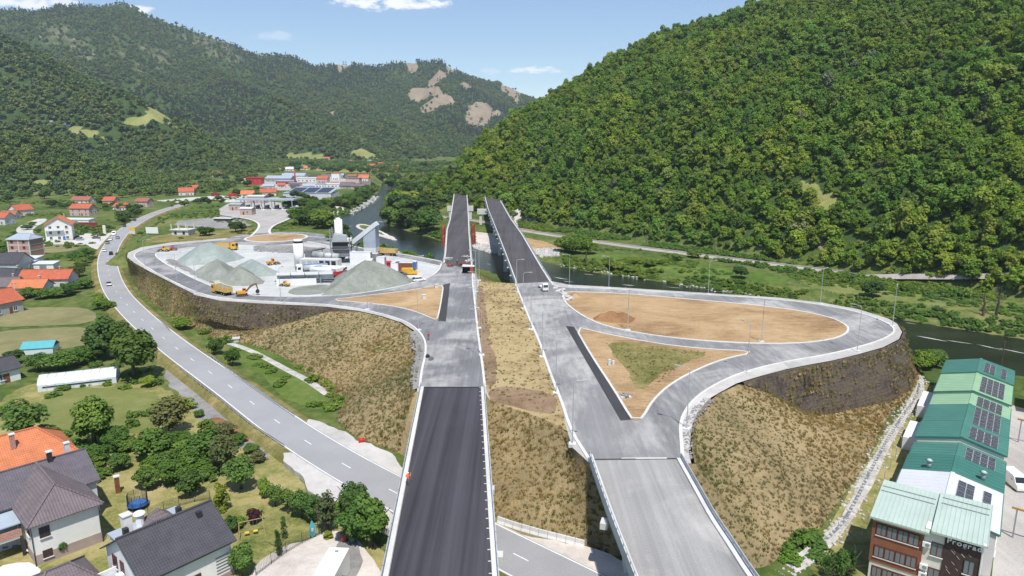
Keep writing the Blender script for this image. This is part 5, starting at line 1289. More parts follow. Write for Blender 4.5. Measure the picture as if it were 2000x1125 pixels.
# dark gabled house
e, Lr = frame('house', at(235, 1050, -1), at(405, 980, -1), ZG, 'white house with charcoal gable roof, white chimney and roof terrace')
walls(e, 10.2, 10.0, 5.0, 3.0, MATS['white_wall']); gable_roof(e, 10.2, 10.0, 5.0, 3.0, MATS['tile_dark'], .55)
MB().box(-5.2, 5.2, -5.12, 5.12, -.4, .7).build('plinth', MATS['plinth'], e)
window(e, 0.6, -5.03, 1.7, 0, 1.0, 1.1, 'window_frame_brown'); window(e, -3.4, -5.03, 1.7, 0, 1.0, 1.1, 'window_frame_brown')
for k in range(6): MB().box(3.1, 4.7, -5.06, -5.0, 1.0+k*.42, 1.06+k*.42).build('vent_slat', MATS['dark_metal'], e)
door(e, -5.14, 0.6, 2.6, -math.pi/2, 1.0, 2.1, 'window_frame_brown'); window(e, -5.13, 2.6, 3.9, -math.pi/2, 1.1, 1.4, 'window_frame_brown')
chimney(e, -3.6, 2.0, 6.2, 9.4, .95, 'white_wall'); 
for (x, y) in ((-4.2, .9), (1.9, .8), (3.4, -1.2)):
    k = MB().box(-.28, .28, -.28, .28, 6.6, 8.4 if y > 0 else 7.9).build('roof_vent', MATS['dark_metal'], e); k.location = (x, y, 0)
MB().box(-4.95, 4.95, -5.7, -5.55, 4.55, 4.7).build('gutter', MATS['dark_metal'], e)
# terrace block in front of the gable
t_ = MB().box(-10.4, -5.1, -3.9, 2.6, -.4, 2.6).build('terrace', MATS['white_wall'], e)
MB().box(-10.2, -5.15, -3.7, 2.4, 2.6, 2.64).build('terrace_floor', MATS['blue_grey_sheet'], t_)
for b_ in ((-10.4, -10.2, -3.9, 2.6), (-10.2, -5.1, -3.9, -3.7), (-10.2, -5.1, 2.4, 2.6)): MB().box(*b_, 2.6, 3.3).build('parapet', MATS['white_wall'], t_)
window(t_, -10.43, -1.6, 1.2, -math.pi/2, 1.0, 1.4, 'window_frame_brown'); door(t_, -10.44, 1.2, 0, -math.pi/2, 2.0, 2.3)
MB().box(-6.3, -5.6, -1.2, -.4, 2.64, 4.1).build('outdoor_cupboard', MATS['white_paint'], t_)
# flat annex with glass pyramid behind
MB().box(-3.5, 4.6, 5.1, 8.3, -.4, 4.4).build('annex_wall', MATS['white_wall'], e); MB().box(-3.7, 4.8, 5.0, 8.5, 4.4, 4.55).build('annex_roof', MATS['blue_grey_sheet'], e)
MB().add([(-.2, 5.3, 4.55), (3.6, 5.3, 4.55), (3.6, 8.2, 4.55), (-.2, 8.2, 4.55), (1.7, 6.8, 6.2)], [(0, 1, 4), (1, 2, 4), (2, 3, 4), (3, 0, 4)]).build('roof_lantern', MATS['tile_brown'], e)
dm = bpy.data.meshes.new('roof_dome'); bm = bmesh.new(); bmesh.ops.create_uvsphere(bm, u_segments=16, v_segments=8, radius=.75); bm.to_mesh(dm); bm.free()
o = obj('roof_dome', dm, MATS['white_paint'], e); o.location = (-.2, 7.3, 6.1); o.scale = (1, 1, .45)
MB().tube((-.2, 7.3, 4.5), (-.2, 7.3, 5.9), .5, .5, 10).build('dome_base', MATS['white_paint'], e)
MB().tube((-1.2, -.3, 7.7), (-1.2, -.3, 9.2), .03, .02, 5).bar((-1.8, -.3, 8.9), (-.6, -.3, 8.9), .04, .04).bar((-1.6, -.3, 9.1), (-.8, -.3, 9.1), .04, .04).build('aerial', MATS['grey_metal'], e)
# brown L-shaped house
p0, p1 = at(0, 923, -.5), at(163, 877, -.5); d = (p1-p0).normalized(); p0 = p0-d*3.5
e, Lr = frame('house', p0, p1, ZG, 'large L-shaped house with grey-brown tiled roof and hipped front wing')
Lm = Lr-.6
walls(e, Lm, 11.0, 6.0, 2.5, MATS['lilac_wall']); gable_roof(e, Lm, 11.0, 6.0, 2.5, MATS['tile_grey'], .5); chimney(e, Lm*.5-1.2, 2.4, 6.2, 9.2, .6, 'lilac_wall')
chimney(e, Lm*.5-4.0, -.4, 7.6, 9.7, .6, 'dark_metal')
wx = Lm/2-5.6
w_ = empty('front_wing', (wx, -5.5, 0), -math.pi/2); w_.parent = e
walls(w_, 7.4, 7.4, 6.0, 2.5, MATS['white_wall'], True).location.x = 3.4
r_ = gable_roof(w_, 0, 7.6, 6.0, 2.5, MATS['tile_brown'], .5, hip=4.2, x0=-5.4, x1=7.8, hip0=0)
MB().box(-.2, 7.15, -3.75, 3.75, -.4, 1.4).build('plinth', MATS['plinth'], w_)
for yy in (-2.4,): window(w_, 7.13, yy, 1.2, math.pi/2, .9, .9, 'window_frame_brown')
window(w_, 7.13, -2.4, 4.2, math.pi/2, 1.0, 1.3, 'window_frame_brown'); window(w_, 5.4, -3.73, 4.3, 0, 1.0, 1.2, 'window_frame_brown'); window(w_, 3.0, -3.73, 1.2, 0, .9, 1.0, 'window_frame_brown')
MB().tube((7.25, 3.8, 0), (7.25, 3.8, 5.7), .06, .06, 6).tube((7.25, -3.8, 0), (7.25, -3.8, 5.7), .06, .06, 6).build('downpipe', MATS['dark_metal'], w_)
cb = at(231, 962, ZG); hb_ = at_y(229, 931, cb.y).z-ZG; k = empty('stove_chimney', cb, .6, 'detached dark brown brick chimney behind the hipped wing', 'chimney')
MB().box(-.32, .32, -.32, .32, -.2, hb_).build('stack', MATS['brown_wood'], k); MB().box(-.42, .42, -.42, .42, hb_, hb_+.14).build('chimney_cap', MATS['concrete_white'], k)
MB().prism([(-9.0, 4.6), (-5.4, 5.2), (-5.4, 5.35), (-9.0, 4.75)], wx-9.0, wx-3.9, 'x').build('porch_roof', MATS['blue_grey_sheet'], e)
MB().box(wx-8.8, wx-4.1, -8.8, -5.5, 2.6, 2.9).build('balcony', MATS['white_wall'], e); MB().box(wx-8.8, wx-4.1, -8.9, -8.7, 2.9, 3.9).build('balcony_rail', MATS['brick_block'], e)
for xx in (wx-8.7, wx-4.2): MB().box(xx-.15, xx+.15, -8.85, -8.55, -.3, 4.7).build('porch_post', MATS['dark_metal'], e)
for xx in (-1.5, 1.5): window(e, xx-2, -5.53, 4.2, 0, 1.2, 1.4, 'window_frame_brown')
# orange roofed house behind it
c = at(107, 890, -2.6); e = empty('house', (c.x-7.2, c.y+2.0, ZG), R(46), 'house with a clean bright orange tiled hip roof and brick chimney', 'house')
walls(e, 13, 10, 6.0, 3.2, MATS['cream_wall'], True); gable_roof(e, 13, 10, 6.0, 3.2, MATS['tile_orange'], .6, 4.2, hip0=4.2); rows(e, 13, 10, 2, 3); chimney(e, -.6, -2.3, 6.6, 9.8, .6, 'brick_block')
# garage roof at the bottom edge
c = at(125, 1095, -4.2); e = empty('garage', (c.x, c.y-1.2, ZG), R(50), 'low garage with a pinkish brown tiled hip roof beside the white paved yard', 'garage')
walls(e, 6.5, 6.5, 3.0, 1.8, MATS['cream_wall'], True); gable_roof(e, 6.5, 6.5, 3.0, 1.8, MATS['tile_brown'], .5, 2.6, hip0=2.6); door(e, 3.28, 0, 0, math.pi/2, 2.6, 2.2, 'grey_metal')
# long white greenhouse tunnel
a, b = at(74, 766, ZG), at(228, 748, ZG); d = b-a
e = empty('greenhouse', (a.x, a.y, ZG), math.atan2(d.y, d.x), 'long white plastic greenhouse tunnel in the vegetable garden', 'greenhouse'); Lg = d.length; n = 9
for k in range(n):
    x0, x1 = Lg*k/n, Lg*(k+1)/n-.02; sag = .06*(k % 2)
    MB().prism([(0, 0), (.0, 1.5-sag), (1.3, 2.5), (3.0, 2.9-sag), (4.7, 2.5), (6, 1.5), (6, 0)], x0, x1, 'x').build('film_panel', MATS['greenhouse_film'], e)
MB().box(.9, Lg-.9, -.06, -.02, .75, 1.05).build('vent_slot', MATS['dark_metal'], e)
for k in range(n+1):
    x = Lg*k/n; m = MB()
    for (p, q) in zip([(-.03, 0), (-.03, 1.5), (1.3, 2.55), (3, 2.96), (4.7, 2.55), (6.03, 1.5)], [(-.03, 1.5), (1.3, 2.55), (3, 2.96), (4.7, 2.55), (6.03, 1.5), (6.03, 0)]): m.bar((x, p[0], p[1]), (x, q[0], q[1]), .06, .06)
    m.build('hoop', MATS['galvanised'], e)
a, b = at(42, 694, ZG), at(104, 690, ZG); d = b-a
e = empty('greenhouse', (a.x, a.y, ZG), math.atan2(d.y, d.x), 'small shed with pale teal film roof among the bushes', 'greenhouse')
MB().box(0, d.length, 0, 4.5, 0, 1.6).build('wall', MATS['greenhouse_film'], e); MB().prism([(-.2, 1.55), (2.2, 2.7), (4.7, 1.55), (2.2, 2.9)], -.2, d.length+.2, 'x').build('roof', MATS['teal_paint'], e)
# ------------------------------------------------------------------ garden trees and shrubs on the left bank
def T(*a, **k): return tree_px(*a, **k)
T(263, 742, 634, 54, 'dark', 'huge dark round walnut tree beside the valley road and greenhouse')
T(222, 700, 612, 42, 'dark', 'dark broad tree just behind the huge walnut tree')
T(196, 690, 628, 30, 'dark', 'dark bushy tree between the hay field and the walnut tree')
T(186, 868, 764, 46, 'garden', 'rounded green fruit tree standing alone in the middle of the garden lawn')
T(52, 858, 782, 46, 'garden', 'wide bushy fruit tree above the orange-roofed house')
T(332, 850, 772, 52, 'olive', 'thin-leaved olive green tree beside the stony bank')
T(300, 895, 830, 40, 'garden', 'irregular plum tree left of the thin-leaved tree')
T(405, 905, 838, 44, 'garden', 'dense green tree with a bare earth patch behind it')
T(440, 925, 846, 40, 'olive', 'greyish half-bare tree among the orchard trees')
T(472, 955, 880, 38, 'garden', 'dark round orchard tree at the lawn corner')
T(372, 925, 868, 34, 'garden', 'small orchard tree above the trampoline garden')
SM = [(228, 880, 838, 26, 'garden', 'low round fruit bush right of the lone fruit tree'), (236, 918, 880, 24, 'garden', 'round bush above the brown roof ridge'), (200, 905, 868, 24, 'garden', 'bush between the lone fruit tree and brown roof'), (262, 872, 846, 8, 'thuja', 'slim young conifer in the orchard grass'),
      (288, 955, 908, 28, 'garden', 'leafy bush behind the brown chimney stack'), (342, 945, 895, 34, 'garden', 'broad currant bush in the orchard'), (372, 968, 915, 32, 'dark', 'dark shrub at the trampoline corner'), (318, 925, 880, 26, 'garden', 'pale leafed bush in the orchard row'),
      (433, 1000, 948, 23, 'yellow', 'golden yellow conifer shrub on the lawn'), (497, 1022, 992, 21, 'red', 'dark red smoke bush on the lawn'), (470, 1028, 1008, 18, 'bright', 'lime green plant beside the red bush'), (452, 1040, 1006, 18, 'dark', 'dark dome shrub at the charcoal roof corner'),
      (556, 1052, 1012, 10, 'thuja', 'small cone-shaped thuja on the lawn'), (545, 1085, 1028, 11, 'thuja', 'second taller thuja at the mesh fence'), (474, 1124, 1062, 29, 'garden', 'round green shrub at the corner of the white wall'), (126, 1080, 1048, 20, 'dark', 'dark clipped bush at the wing of the brown house'),
      (516, 972, 930, 16, 'bright', 'upright yellow-green hedge plant nearest the orchard'), (538, 988, 940, 19, 'bank', 'second hedge plant along the lawn edge'), (563, 1003, 948, 20, 'bank', 'third hedge plant along the lawn edge'), (590, 1012, 950, 24, 'garden', 'tall hedge plant next to the brown shrub'), (612, 1020, 962, 24, 'garden', 'last hedge plant before the brown shrub'),
      (640, 1040, 958, 30, 'olive', 'half-dry brownish shrub at the gravel yard'), (690, 1020, 940, 40, 'dark', 'large green tree touching the valley road near the bridge'), (726, 1068, 964, 44, 'garden', 'large round green tree against the black-topped bridge'), (692, 1055, 985, 42, 'garden', 'broad tree between the brown shrub and the bridge'), (660, 1010, 975, 20, 'garden', 'green bush behind the brown shrub'),
      (640, 1052, 1038, 14, 'yellow', 'low yellow-green plant at the gravel yard edge'), (288, 755, 732, 17, 'bright', 'lime green young tree beside the walnut tree'), (120, 722, 680, 34, 'garden', 'bushy tree behind the greenhouse'), (75, 725, 690, 24, 'garden', 'round tree left of the greenhouse'), (160, 712, 672, 26, 'garden', 'tree behind the greenhouse middle'), (30, 712, 680, 20, 'dark', 'dark shrub beside the teal shed'), (185, 706, 670, 24, 'dark', 'dark shrub between greenhouse and walnut tree'),
      (422, 693, 660, 17, 'dark', 'dark round bush in the green strip below the west wall'), (455, 715, 680, 18, 'dark', 'second dark bush in the green strip below the west wall'), (360, 642, 617, 24, 'bank', 'bright bramble bush at the foot of the west wall'), (400, 652, 640, 12, 'bankshrub', 'low bramble beside the foot of the west wall')]
for (a, b, c_, d, lk, lb) in SM: T(a, b, c_, d, lk, lb, name='shrub' if d < 25 else 'tree')
# hedge belts of bushes that run together
def belt(px, n, h, r, looks, label, group, seed, name='shrub', spread=8, z=ZG):
    g = random.Random(seed); L = resample([(a, b, 0) for a, b in px], n=n)
    for i, p in enumerate(L):
        q = at(p[0]+g.uniform(-spread, spread), p[1]+g.uniform(-spread, spread)*.5, z); zz = hgt(q.x, q.y); k = g.uniform(.7, 1.3)
        tree(q.x, q.y, zz-.1, h*k, r*k*g.uniform(.85, 1.15), g.choice(looks), label, group, name, .2)
belt([(15, 590), (60, 582), (110, 578), (150, 570), (175, 560)], 14, 3.6, 2.6, ['garden', 'dark', 'garden', 'bank'], 'green hedge bush in the belt between orange roofs and hay field', 'bushes above the hay field', 1)
belt([(120, 556), (150, 540), (160, 520), (150, 505)], 9, 4.2, 3.0, ['dark', 'garden'], 'dark bush behind the long orange roof', 'bushes behind the orange roofs', 2)
belt([(196, 585), (206, 610), (192, 600)], 5, 3.0, 2.2, ['bank', 'bright'], 'bright green bush on the road verge above the hay field', 'bushes at the road verge', 3)
belt([(172, 500), (182, 492), (186, 505)], 4, 3.5, 2.6, ['garden', 'dark'], 'bush beside the gravel forecourt of the side road', 'bushes at the side road', 4)
belt([(100, 404), (130, 408), (200, 402), (255, 412), (270, 418)], 12, 6, 4.2, ['dark', 'garden'], 'garden tree among the houses of the left bank', 'trees among the left bank houses', 5, 'tree', 6)
belt([(240, 436), (255, 425), (272, 412)], 6, 6.5, 4.4, ['dark'], 'dark tree beside the bend of the valley road', 'trees at the road bend', 6, 'tree', 6)
belt([(150, 448), (190, 452), (220, 446)], 7, 3.2, 2.6, ['garden', 'bank'], 'hedge bush behind the side road forecourt', 'hedge at the side road', 7)
belt([(0, 395), (60, 388), (130, 384), (250, 386), (330, 380)], 16, 8, 5.0, ['dark', 'garden', 'grey'], 'tree at the lower edge of the left wood behind the houses', 'trees at the edge of the left wood', 8, 'tree', 8)
belt([(75, 455), (70, 440), (20, 468), (10, 490)], 6, 3.2, 2.6, ['garden'], 'garden bush along the gravel lane', 'bushes along the lane', 9)
belt([(215, 860), (260, 870), (300, 905), (350, 935), (400, 940), (330, 870), (380, 880)], 16, 2.6, 2.4, ['garden', 'bank', 'shrub', 'garden'], 'undergrowth bush between the orchard trees', 'orchard undergrowth', 27, 'shrub', 22)
belt([(20, 815), (80, 860), (130, 845), (150, 880), (200, 930)], 9, 1.8, 2.2, ['bank', 'shrub', 'bankshrub'], 'low vegetable bush near the lone fruit tree', 'vegetable beds', 28, 'shrub', 16)
belt([(360, 800), (400, 830), (440, 850), (500, 900)], 8, 2.4, 2.0, ['olive', 'garden', 'bankshrub'], 'scrubby bush on the stony bank below the road', 'bushes on the stony bank', 29, 'shrub', 12)
belt([(585, 720), (610, 735), (640, 760), (670, 785), (620, 790), (655, 800)], 12, 1.3, 1.8, ['bankshrub'], 'bright vine clump at the foot of the west embankment', 'vine clumps at the embankment', 30, 'shrub', 10)
belt([(470, 690), (500, 705), (530, 725), (560, 750)], 8, 1.2, 1.6, ['bankshrub', 'shrub'], 'low bramble in the green strip beside the drain', 'brambles beside the drain', 31, 'shrub', 12)
# scrub and trees round the toll plaza and the river
belt([(460, 455), (470, 452)], 2, 6, 4.0, ['dark'], 'dark round tree beside the toll road', 'trees at the toll road', 10, 'tree', 3, -.6)
belt([(400, 462), (412, 460)], 2, 4, 2.8, ['dark'], 'dark bush near the concrete shell', 'bushes near the concrete shell', 11, 'shrub', 3, -.6)
belt([(585, 448), (605, 450), (625, 452), (640, 455)], 6, 9, 6, ['dark', 'garden'], 'dense dark tree between the roundabout and the river', 'trees between roundabout and river', 12, 'tree', 5, -3)
belt([(570, 418), (600, 415), (630, 412), (600, 430), (570, 436)], 8, 6, 5, ['dark', 'bank'], 'leafy tree on the slope below the toll plaza', 'trees below the toll plaza', 13, 'tree', 6, -4)
belt([(660, 482), (675, 478), (668, 472)], 4, 6, 3.6, ['dark', 'bank'], 'bush on the bank behind the asphalt plant', 'bushes behind the asphalt plant', 14, 'shrub', 4, -3)
belt([(380, 398), (410, 394), (445, 396), (360, 402)], 7, 4, 3.2, ['dark'], 'dark hedge bush along the white gravel track', 'hedge along the gravel track', 15, 'shrub', 5, -1)
belt([(762, 428), (788, 436), (812, 442), (838, 444), (820, 432), (790, 424), (765, 416), (805, 418)], 15, 14, 8.5, ['dark', 'garden', 'dark'], 'tall poplar-like tree in the dense clump on the inside of the river bend', 'tree clump at the river bend', 16, 'tree', 8)
belt([(770, 402), (800, 405), (830, 400), (850, 390), (800, 385)], 12, 14, 9, ['dark', 'wood'], 'tree in the wood between the river and the hill spur', 'trees below the hill spur', 17, 'tree', 8)
belt([(648, 408), (665, 400), (690, 400), (705, 390), (720, 378), (730, 368)], 13, 10, 6.5, ['dark', 'garden'], 'riverside tree between the sawmill hall and the water', 'trees along the upstream bank', 18, 'tree', 6)
belt([(540, 394), (570, 398), (600, 402), (620, 398)], 9, 5, 4, ['dark', 'garden'], 'dark tree in front of the solar-roofed hall', 'trees before the solar hall', 19, 'tree', 6, -6)
belt([(760, 362), (790, 358), (810, 366), (775, 372)], 8, 12, 8, ['dark', 'wood'], 'tree on the far bank upstream', 'trees on the far bank upstream', 20, 'tree', 6)
belt([(445, 352), (480, 366), (500, 372), (530, 380), (470, 380)], 9, 7, 5.5, ['dark', 'garden'], 'tree among the village roofs', 'trees among the village roofs', 21, 'tree', 6, -6)
belt([(560, 326), (610, 330), (660, 333), (700, 330), (740, 334), (780, 338), (820, 332)], 20, 13, 9, ['dark', 'garden'], 'tree in the line behind the industrial yard', 'trees behind the industrial yard', 22, 'tree', 8, 0)
# far bank of the river: scrub belt, single bushes
belt([(1096, 488), (1120, 492), (1150, 496), (1110, 478), (1140, 484)], 8, 6.5, 5.0, ['bank', 'garden'], 'leafy thicket bush on the far bank beside the east bridge', 'thicket beside the far east bridge', 23, 'shrub', 8)
T(1446, 548, 518, 18, 'dark', 'single dark round bush in the maize field', name='shrub'); T(1702, 582, 545, 24, 'dark', 'dark broad bush near the bank opposite the east loop', name='shrub')
belt([(1190, 512), (1230, 520), (1300, 512), (1350, 505)], 9, 3.2, 3.0, ['garden', 'bank'], 'low green bush in the strip of the river field', 'bushes in the river field', 24, 'shrub', 8)
belt([(1830, 712), (1805, 722), (1790, 730)], 4, 4.5, 2.4, ['bank', 'garden'], 'bush between the creek mouth and the green halls', 'bushes at the creek mouth', 25, 'shrub', 4, -11.5)
for i, (a, b, c_, d) in enumerate(((1622, 1130, 1072, 20), (1640, 1135, 1068, 20), (1658, 1128, 1064, 18), (1612, 1145, 1090, 16))):
    T(a, b, c_, d, 'thuja' if i != 1 else 'garden', ('yellow-green', 'dark', 'tallest', 'outer')[i]+' conifer in the hedge group beside the office building', z=-11.5, name='shrub')
belt([(1540, 1085), (1560, 1050), (1585, 1030), (1600, 1075)], 6, 1.6, 2.0, ['bankshrub', 'shrub'], 'low green bramble on the lower east slope', 'brambles on the east slope', 26, 'shrub', 8, -10.5)
# dead riverside trees with bare forked limbs
def bare_tree(px, base, top, label):
    c = at(px, base, -11.5); c.z = hgt(c.x, c.y); h = at_y(px, top, c.y).z-c.z; g = random.Random(px); e = empty('dead_tree', c, g.uniform(0, 6), label, 'tree')
    m = MB(); p = Vector((0, 0, -.4)); q = Vector((.4, .2, h*.5)); m.tube(p, q, .42, .3, 8); r = q+Vector((g.uniform(-.6, .6), .3, h*.5)); m.tube(q, r, .3, .08, 7); m.build('trunk', MATS['bark'], e)
    for k in range(7):
        s = q.lerp(r, g.random()*.8) if k > 1 else p.lerp(q, .8); a = g.uniform(0, 6.28); l = h*g.uniform(.18, .36); t = s+Vector((math.cos(a)*l, math.sin(a)*l, l*.7))
        MB().tube(s, t, .14, .04, 5).tube(s.lerp(t, .5), s.lerp(t, .5)+Vector((l*.3*g.uniform(-1, 1), .2, l*.4)), .06, .02, 4).build('limb', MATS['bark'], e)
bare_tree(1918, 628, 574, 'bare dark forked tree on the far river bank'); bare_tree(1943, 630, 562, 'second taller bare tree on the far river bank with pale roots'); bare_tree(1145, 518, 490, 'small withered tree on the bank beside the far east bridge')
# scrub masses: tall grass and brambles on the river banks
def sample_surface(o, dens, seed):
    m = o.data; g = np.random.default_rng(seed); V = np.array([v.co[:] for v in m.vertices]); pts = []
    m.calc_loop_triangles(); Tt = np.array([t.vertices[:] for t in m.loop_triangles]); A = V[Tt[:, 0]]; B = V[Tt[:, 1]]; Cc = V[Tt[:, 2]]
    ar = np.linalg.norm(np.cross(B-A, Cc-A), axis=1)/2; n = int(ar.sum()*dens); k = g.choice(len(Tt), n, p=ar/ar.sum()); u, w = g.random(n), g.random(n); f = u+w > 1; u[f] = 1-u[f]; w[f] = 1-w[f]
    return A[k]+(B[k]-A[k])*u[:, None]+(Cc[k]-A[k])*w[:, None]
def tuft_mesh(name, seed, mat, n=16, h=.6, w=.10, spread=.35):
    g = np.random.default_rng(seed); v = []; f = []
    for i in range(n):
        a = g.uniform(0, 6.28); r = g.uniform(0, spread); p = np.array([math.cos(a)*r, math.sin(a)*r, -.05]); b = g.uniform(0, 6.28); u = np.array([math.cos(b), math.sin(b), 0])*w*g.uniform(.6, 1.3)
        t = p+np.array([math.cos(a)*h*.45*g.random(), math.sin(a)*h*.45*g.random(), h*g.uniform(.5, 1.1)]); k = len(v); v += [p-u, p+u, t]; f.append((k, k+1, k+2))
    m = pydata(name, v, f); m.materials.append(MATS[mat]); return m
DRY = [tuft_mesh('tuft', s, 'tuft_dry') for s in range(4)]+[tuft_mesh('tuft', 9, 'tuft_green')]
def tufts(o, name, dens, seed, label, green=.2, sc=(.3, .8), extra=None):
    P = sample_surface(o, dens, seed); g = np.random.default_rng(seed+5); n = len(P)
    if extra is not None: P = P[extra(P)]; n = len(P)
    gm = fbm(P[:, 0], P[:, 1], 14, 3, 61)
    pk = g.integers(0, 4, n); pk[(gm > .57) & (g.random(n) < .6)] = 4; pk[g.random(n) < green*.3] = 4
    s = g.uniform(*sc, n)*(.6+.9*fbm(P[:, 0], P[:, 1], 9, 2, 19)); mass(name, P, np.stack([s, s, s*g.uniform(.7, 1.3, n)], 1), DRY, label, pk, seed, .15)
tufts(west_slope, 'west_slope_grass', 3.4, 1, 'tall dry grass on the west embankment')
tufts(east_slope, 'east_slope_grass', 3.4, 2, 'tall dry grass on the east embankment')
tufts(front_slope, 'front_slope_grass', 3.4, 3, 'dry grass on the slope between the near bridges', extra=lambda P: (P[:, 0] > at(900, 900).x) & ((P[:, 2] < -1.0) | ((P[:, 0] > at(960, 790).x) & (P[:, 0] < at(1105, 840).x))))
tufts(north_slope, 'north_slope_grass', .7, 4, 'weeds on the bank behind the interchange', .5)
for i_, P in enumerate(WALLP):
    g = np.random.default_rng(i_+30); P = P[(fbm(P[:, 0]+P[:, 2]*3, P[:, 1]-P[:, 2]*2, 5, 3, 13) > .44) & (g.random(len(P)) < .8)]; s = g.uniform(.5, 1.3, len(P)); mass('wall_weeds', P, np.stack([s, s, s*.9], 1), DRY, 'dry weeds hanging on the reinforced earth wall', g.choice([0, 1, 2, 3, 4], len(P), p=[.25, .2, .2, .15, .2]), 31+i_, .35)
def weeds_on(top_px, dens, name, label, z, seed, green, sc=(.5, 1.1)):
    P = v3(top_px, z); m = bpy.data.meshes.new('tmp'); tri = tessellate_polygon([[Vector((p.x, p.y, 0)) for p in P]]); m.from_pydata([tuple(p) for p in P], [], [tuple(t) for t in tri]); m.update()
    class O: pass
    o = O(); o.data = m; tufts(o, name, dens, seed, label, green, sc)
weeds_on(MEDIAN, .55, 'median_weeds', 'straw tufts on the median strip', .02, 6, .1, (.3, .7))
weeds_on([(1180, 668), (1300, 678), (1395, 690), (1340, 708), (1262, 765), (1235, 735)], .8, 'island_weeds', 'thin weeds on the triangular island', .13, 7, .6, (.25, .6))
# bank scrub: bushes too dense to count
SCR = CR['bankshrub']+CR['shrub']+[DRY[4]]
def scrub(name, cond, box, s, r0, r1, label, seed, srcs=None, hfac=1.0):
    X, Y = jitter_grid(*box, s, seed); dr, _ = pdist(X, Y, RIVER, True); ins = inside(X, Y, RIVER); Z = height(X, Y)
    k = cond(X, Y, dr, Z) & ~ins & in_view(X, Y, Z, .08) & ~inside(X, Y, PLATFORM); X, Y, Z = X[k], Y[k], Z[k]; g = np.random.default_rng(seed); r = g.uniform(r0, r1, len(X))
    mass(name, np.stack([X, Y, Z-.15], 1), np.stack([r, r, r*hfac*g.uniform(.7, 1.3, len(X))], 1), srcs or SCR[:4], label, None, seed); print(name, len(X))
RAILXY = [(p.x, p.y) for p in v3([(820, 418), (885, 424), (940, 431), (1010, 447), (1100, 461), (1200, 476), (1400, 501), (1700, 537), (2000, 574), (2150, 594)], -8.4)]
HAY = [(p.x, p.y) for p in v3([(-60, 595), (195, 595), (195, 695), (-60, 705)], ZG)]
far_side = lambda X, Y: ((X-0)*.55+(Y-300)*.83 > -8+0*X)
def bank_cond(X, Y, dr, Z): return far_side(X, Y) & (dr > 1.2) & (dr < 11) & (Z < -8) & (X > 25) & (fbm(X, Y, 14, 3, 71) > .36)
scrub('bank_scrub', bank_cond, (20, 260, 90, 340), 2.0, .8, 1.7, 'bright green scrub along the far river bank', 41)
def field_cond(X, Y, dr, Z): return far_side(X, Y) & (dr > 11) & (pdist(X, Y, RAILXY)[0] > 7) & (Z < -6.5) & (X > 30) & (fbm(X, Y, 20, 3, 73) > .55)
scrub('field_scrub', field_cond, (25, 280, 90, 340), 2.8, .8, 1.8, 'patchy green scrub between river and railway', 42, hfac=.7)
def up_cond(X, Y, dr, Z): return (dr > 2.5) & (dr < 22) & (X < 20) & (Y > 330) & (fbm(X, Y, 25, 3, 75) > .50) & ~((abs(X) < 25) & (Y < 480))
scrub('river_scrub', up_cond, (-260, 20, 300, 900), 4.2, 1.5, 3.4, 'scrub along the upstream river banks', 43)
def rail_cond(X, Y, dr, Z):
    d = (X-111)*.82+(Y-292)*.57; return (d > -6) & (d < 14) & (X > 5) & (fbm(X, Y, 16, 3, 77) > .46) & (pdist(X, Y, RAILXY)[0] > 6)
scrub('railway_scrub', rail_cond, (0, 300, 120, 470), 2.6, 1.2, 2.6, 'bushes between the railway and the wood', 44, CR['shrub']+CR['bankshrub'])
def left_cond(X, Y, dr, Z): return ~inside(X, Y, HAY) & (X < -60) & (Y < 640) & (Y > 120) & (Z < -8.2) & (fbm(X, Y, 30, 3, 79) > .56) & (pdist(X, Y, [(p[0], p[1]) for p in CEN[::6]])[0] > 9)
scrub('valley_scrub', left_cond, (-480, -60, 120, 640), 5.0, .8, 2.0, 'low weeds and bushes on the left valley floor', 45)
TOLLP = [(p.x, p.y) for p in v3([(425, 424), (430, 405), (445, 396), (590, 394), (600, 412), (530, 445), (530, 458), (488, 462), (500, 440), (480, 428)])]
def plaza_cond(X, Y, dr, Z): return ~inside(X, Y, TOLLP) & (Z > -6.5) & (Z < .6) & (X < -60) & (Y < 620) & (fbm(X, Y, 18, 3, 81) > .56)
scrub('plaza_scrub', plaza_cond, (-300, -60, 300, 620), 4.0, .6, 1.5, 'weeds on the rough ground beside the toll plaza', 46)
# ------------------------------------------------------------------ vehicles (x forward, origin on the ground)
def wheel_mesh(r, w):
    t = MB(); n = 14; prof = [(r*.62, -w/2), (r*.94, -w/2), (r, -w/2+.04), (r, w/2-.04), (r*.94, w/2), (r*.62, w/2)]; v = []
    for i in range(n):
        a = 2*math.pi*i/n
        for (q, y) in prof: v.append((q*math.cos(a), y, q*math.sin(a)))
    k = len(prof); t.add(v, [(i*k+j, i*k+j+1, ((i+1) % n)*k+j+1, ((i+1) % n)*k+j) for i in range(n) for j in range(k-1)])
    rim = MB().tube((0, -w/2+.03, 0), (0, w/2-.03, 0), r*.64, r*.64, 12)
    return t.mesh('tyre'), rim.mesh('rim')
WH = {}
def wheel(parent, x, y, r=.32, w=.22):
    k = (r, w)
    if k not in WH:
        a, b = wheel_mesh(r, w); a.materials.append(MATS['tyre']); b.materials.append(MATS['rim']); WH[k] = (a, b)
    e = bpy.data.objects.new('wheel', WH[k][0]); COL.objects.link(e); e.parent = parent; e.location = (x, y, r); obj('rim', WH[k][1], None, e); return e
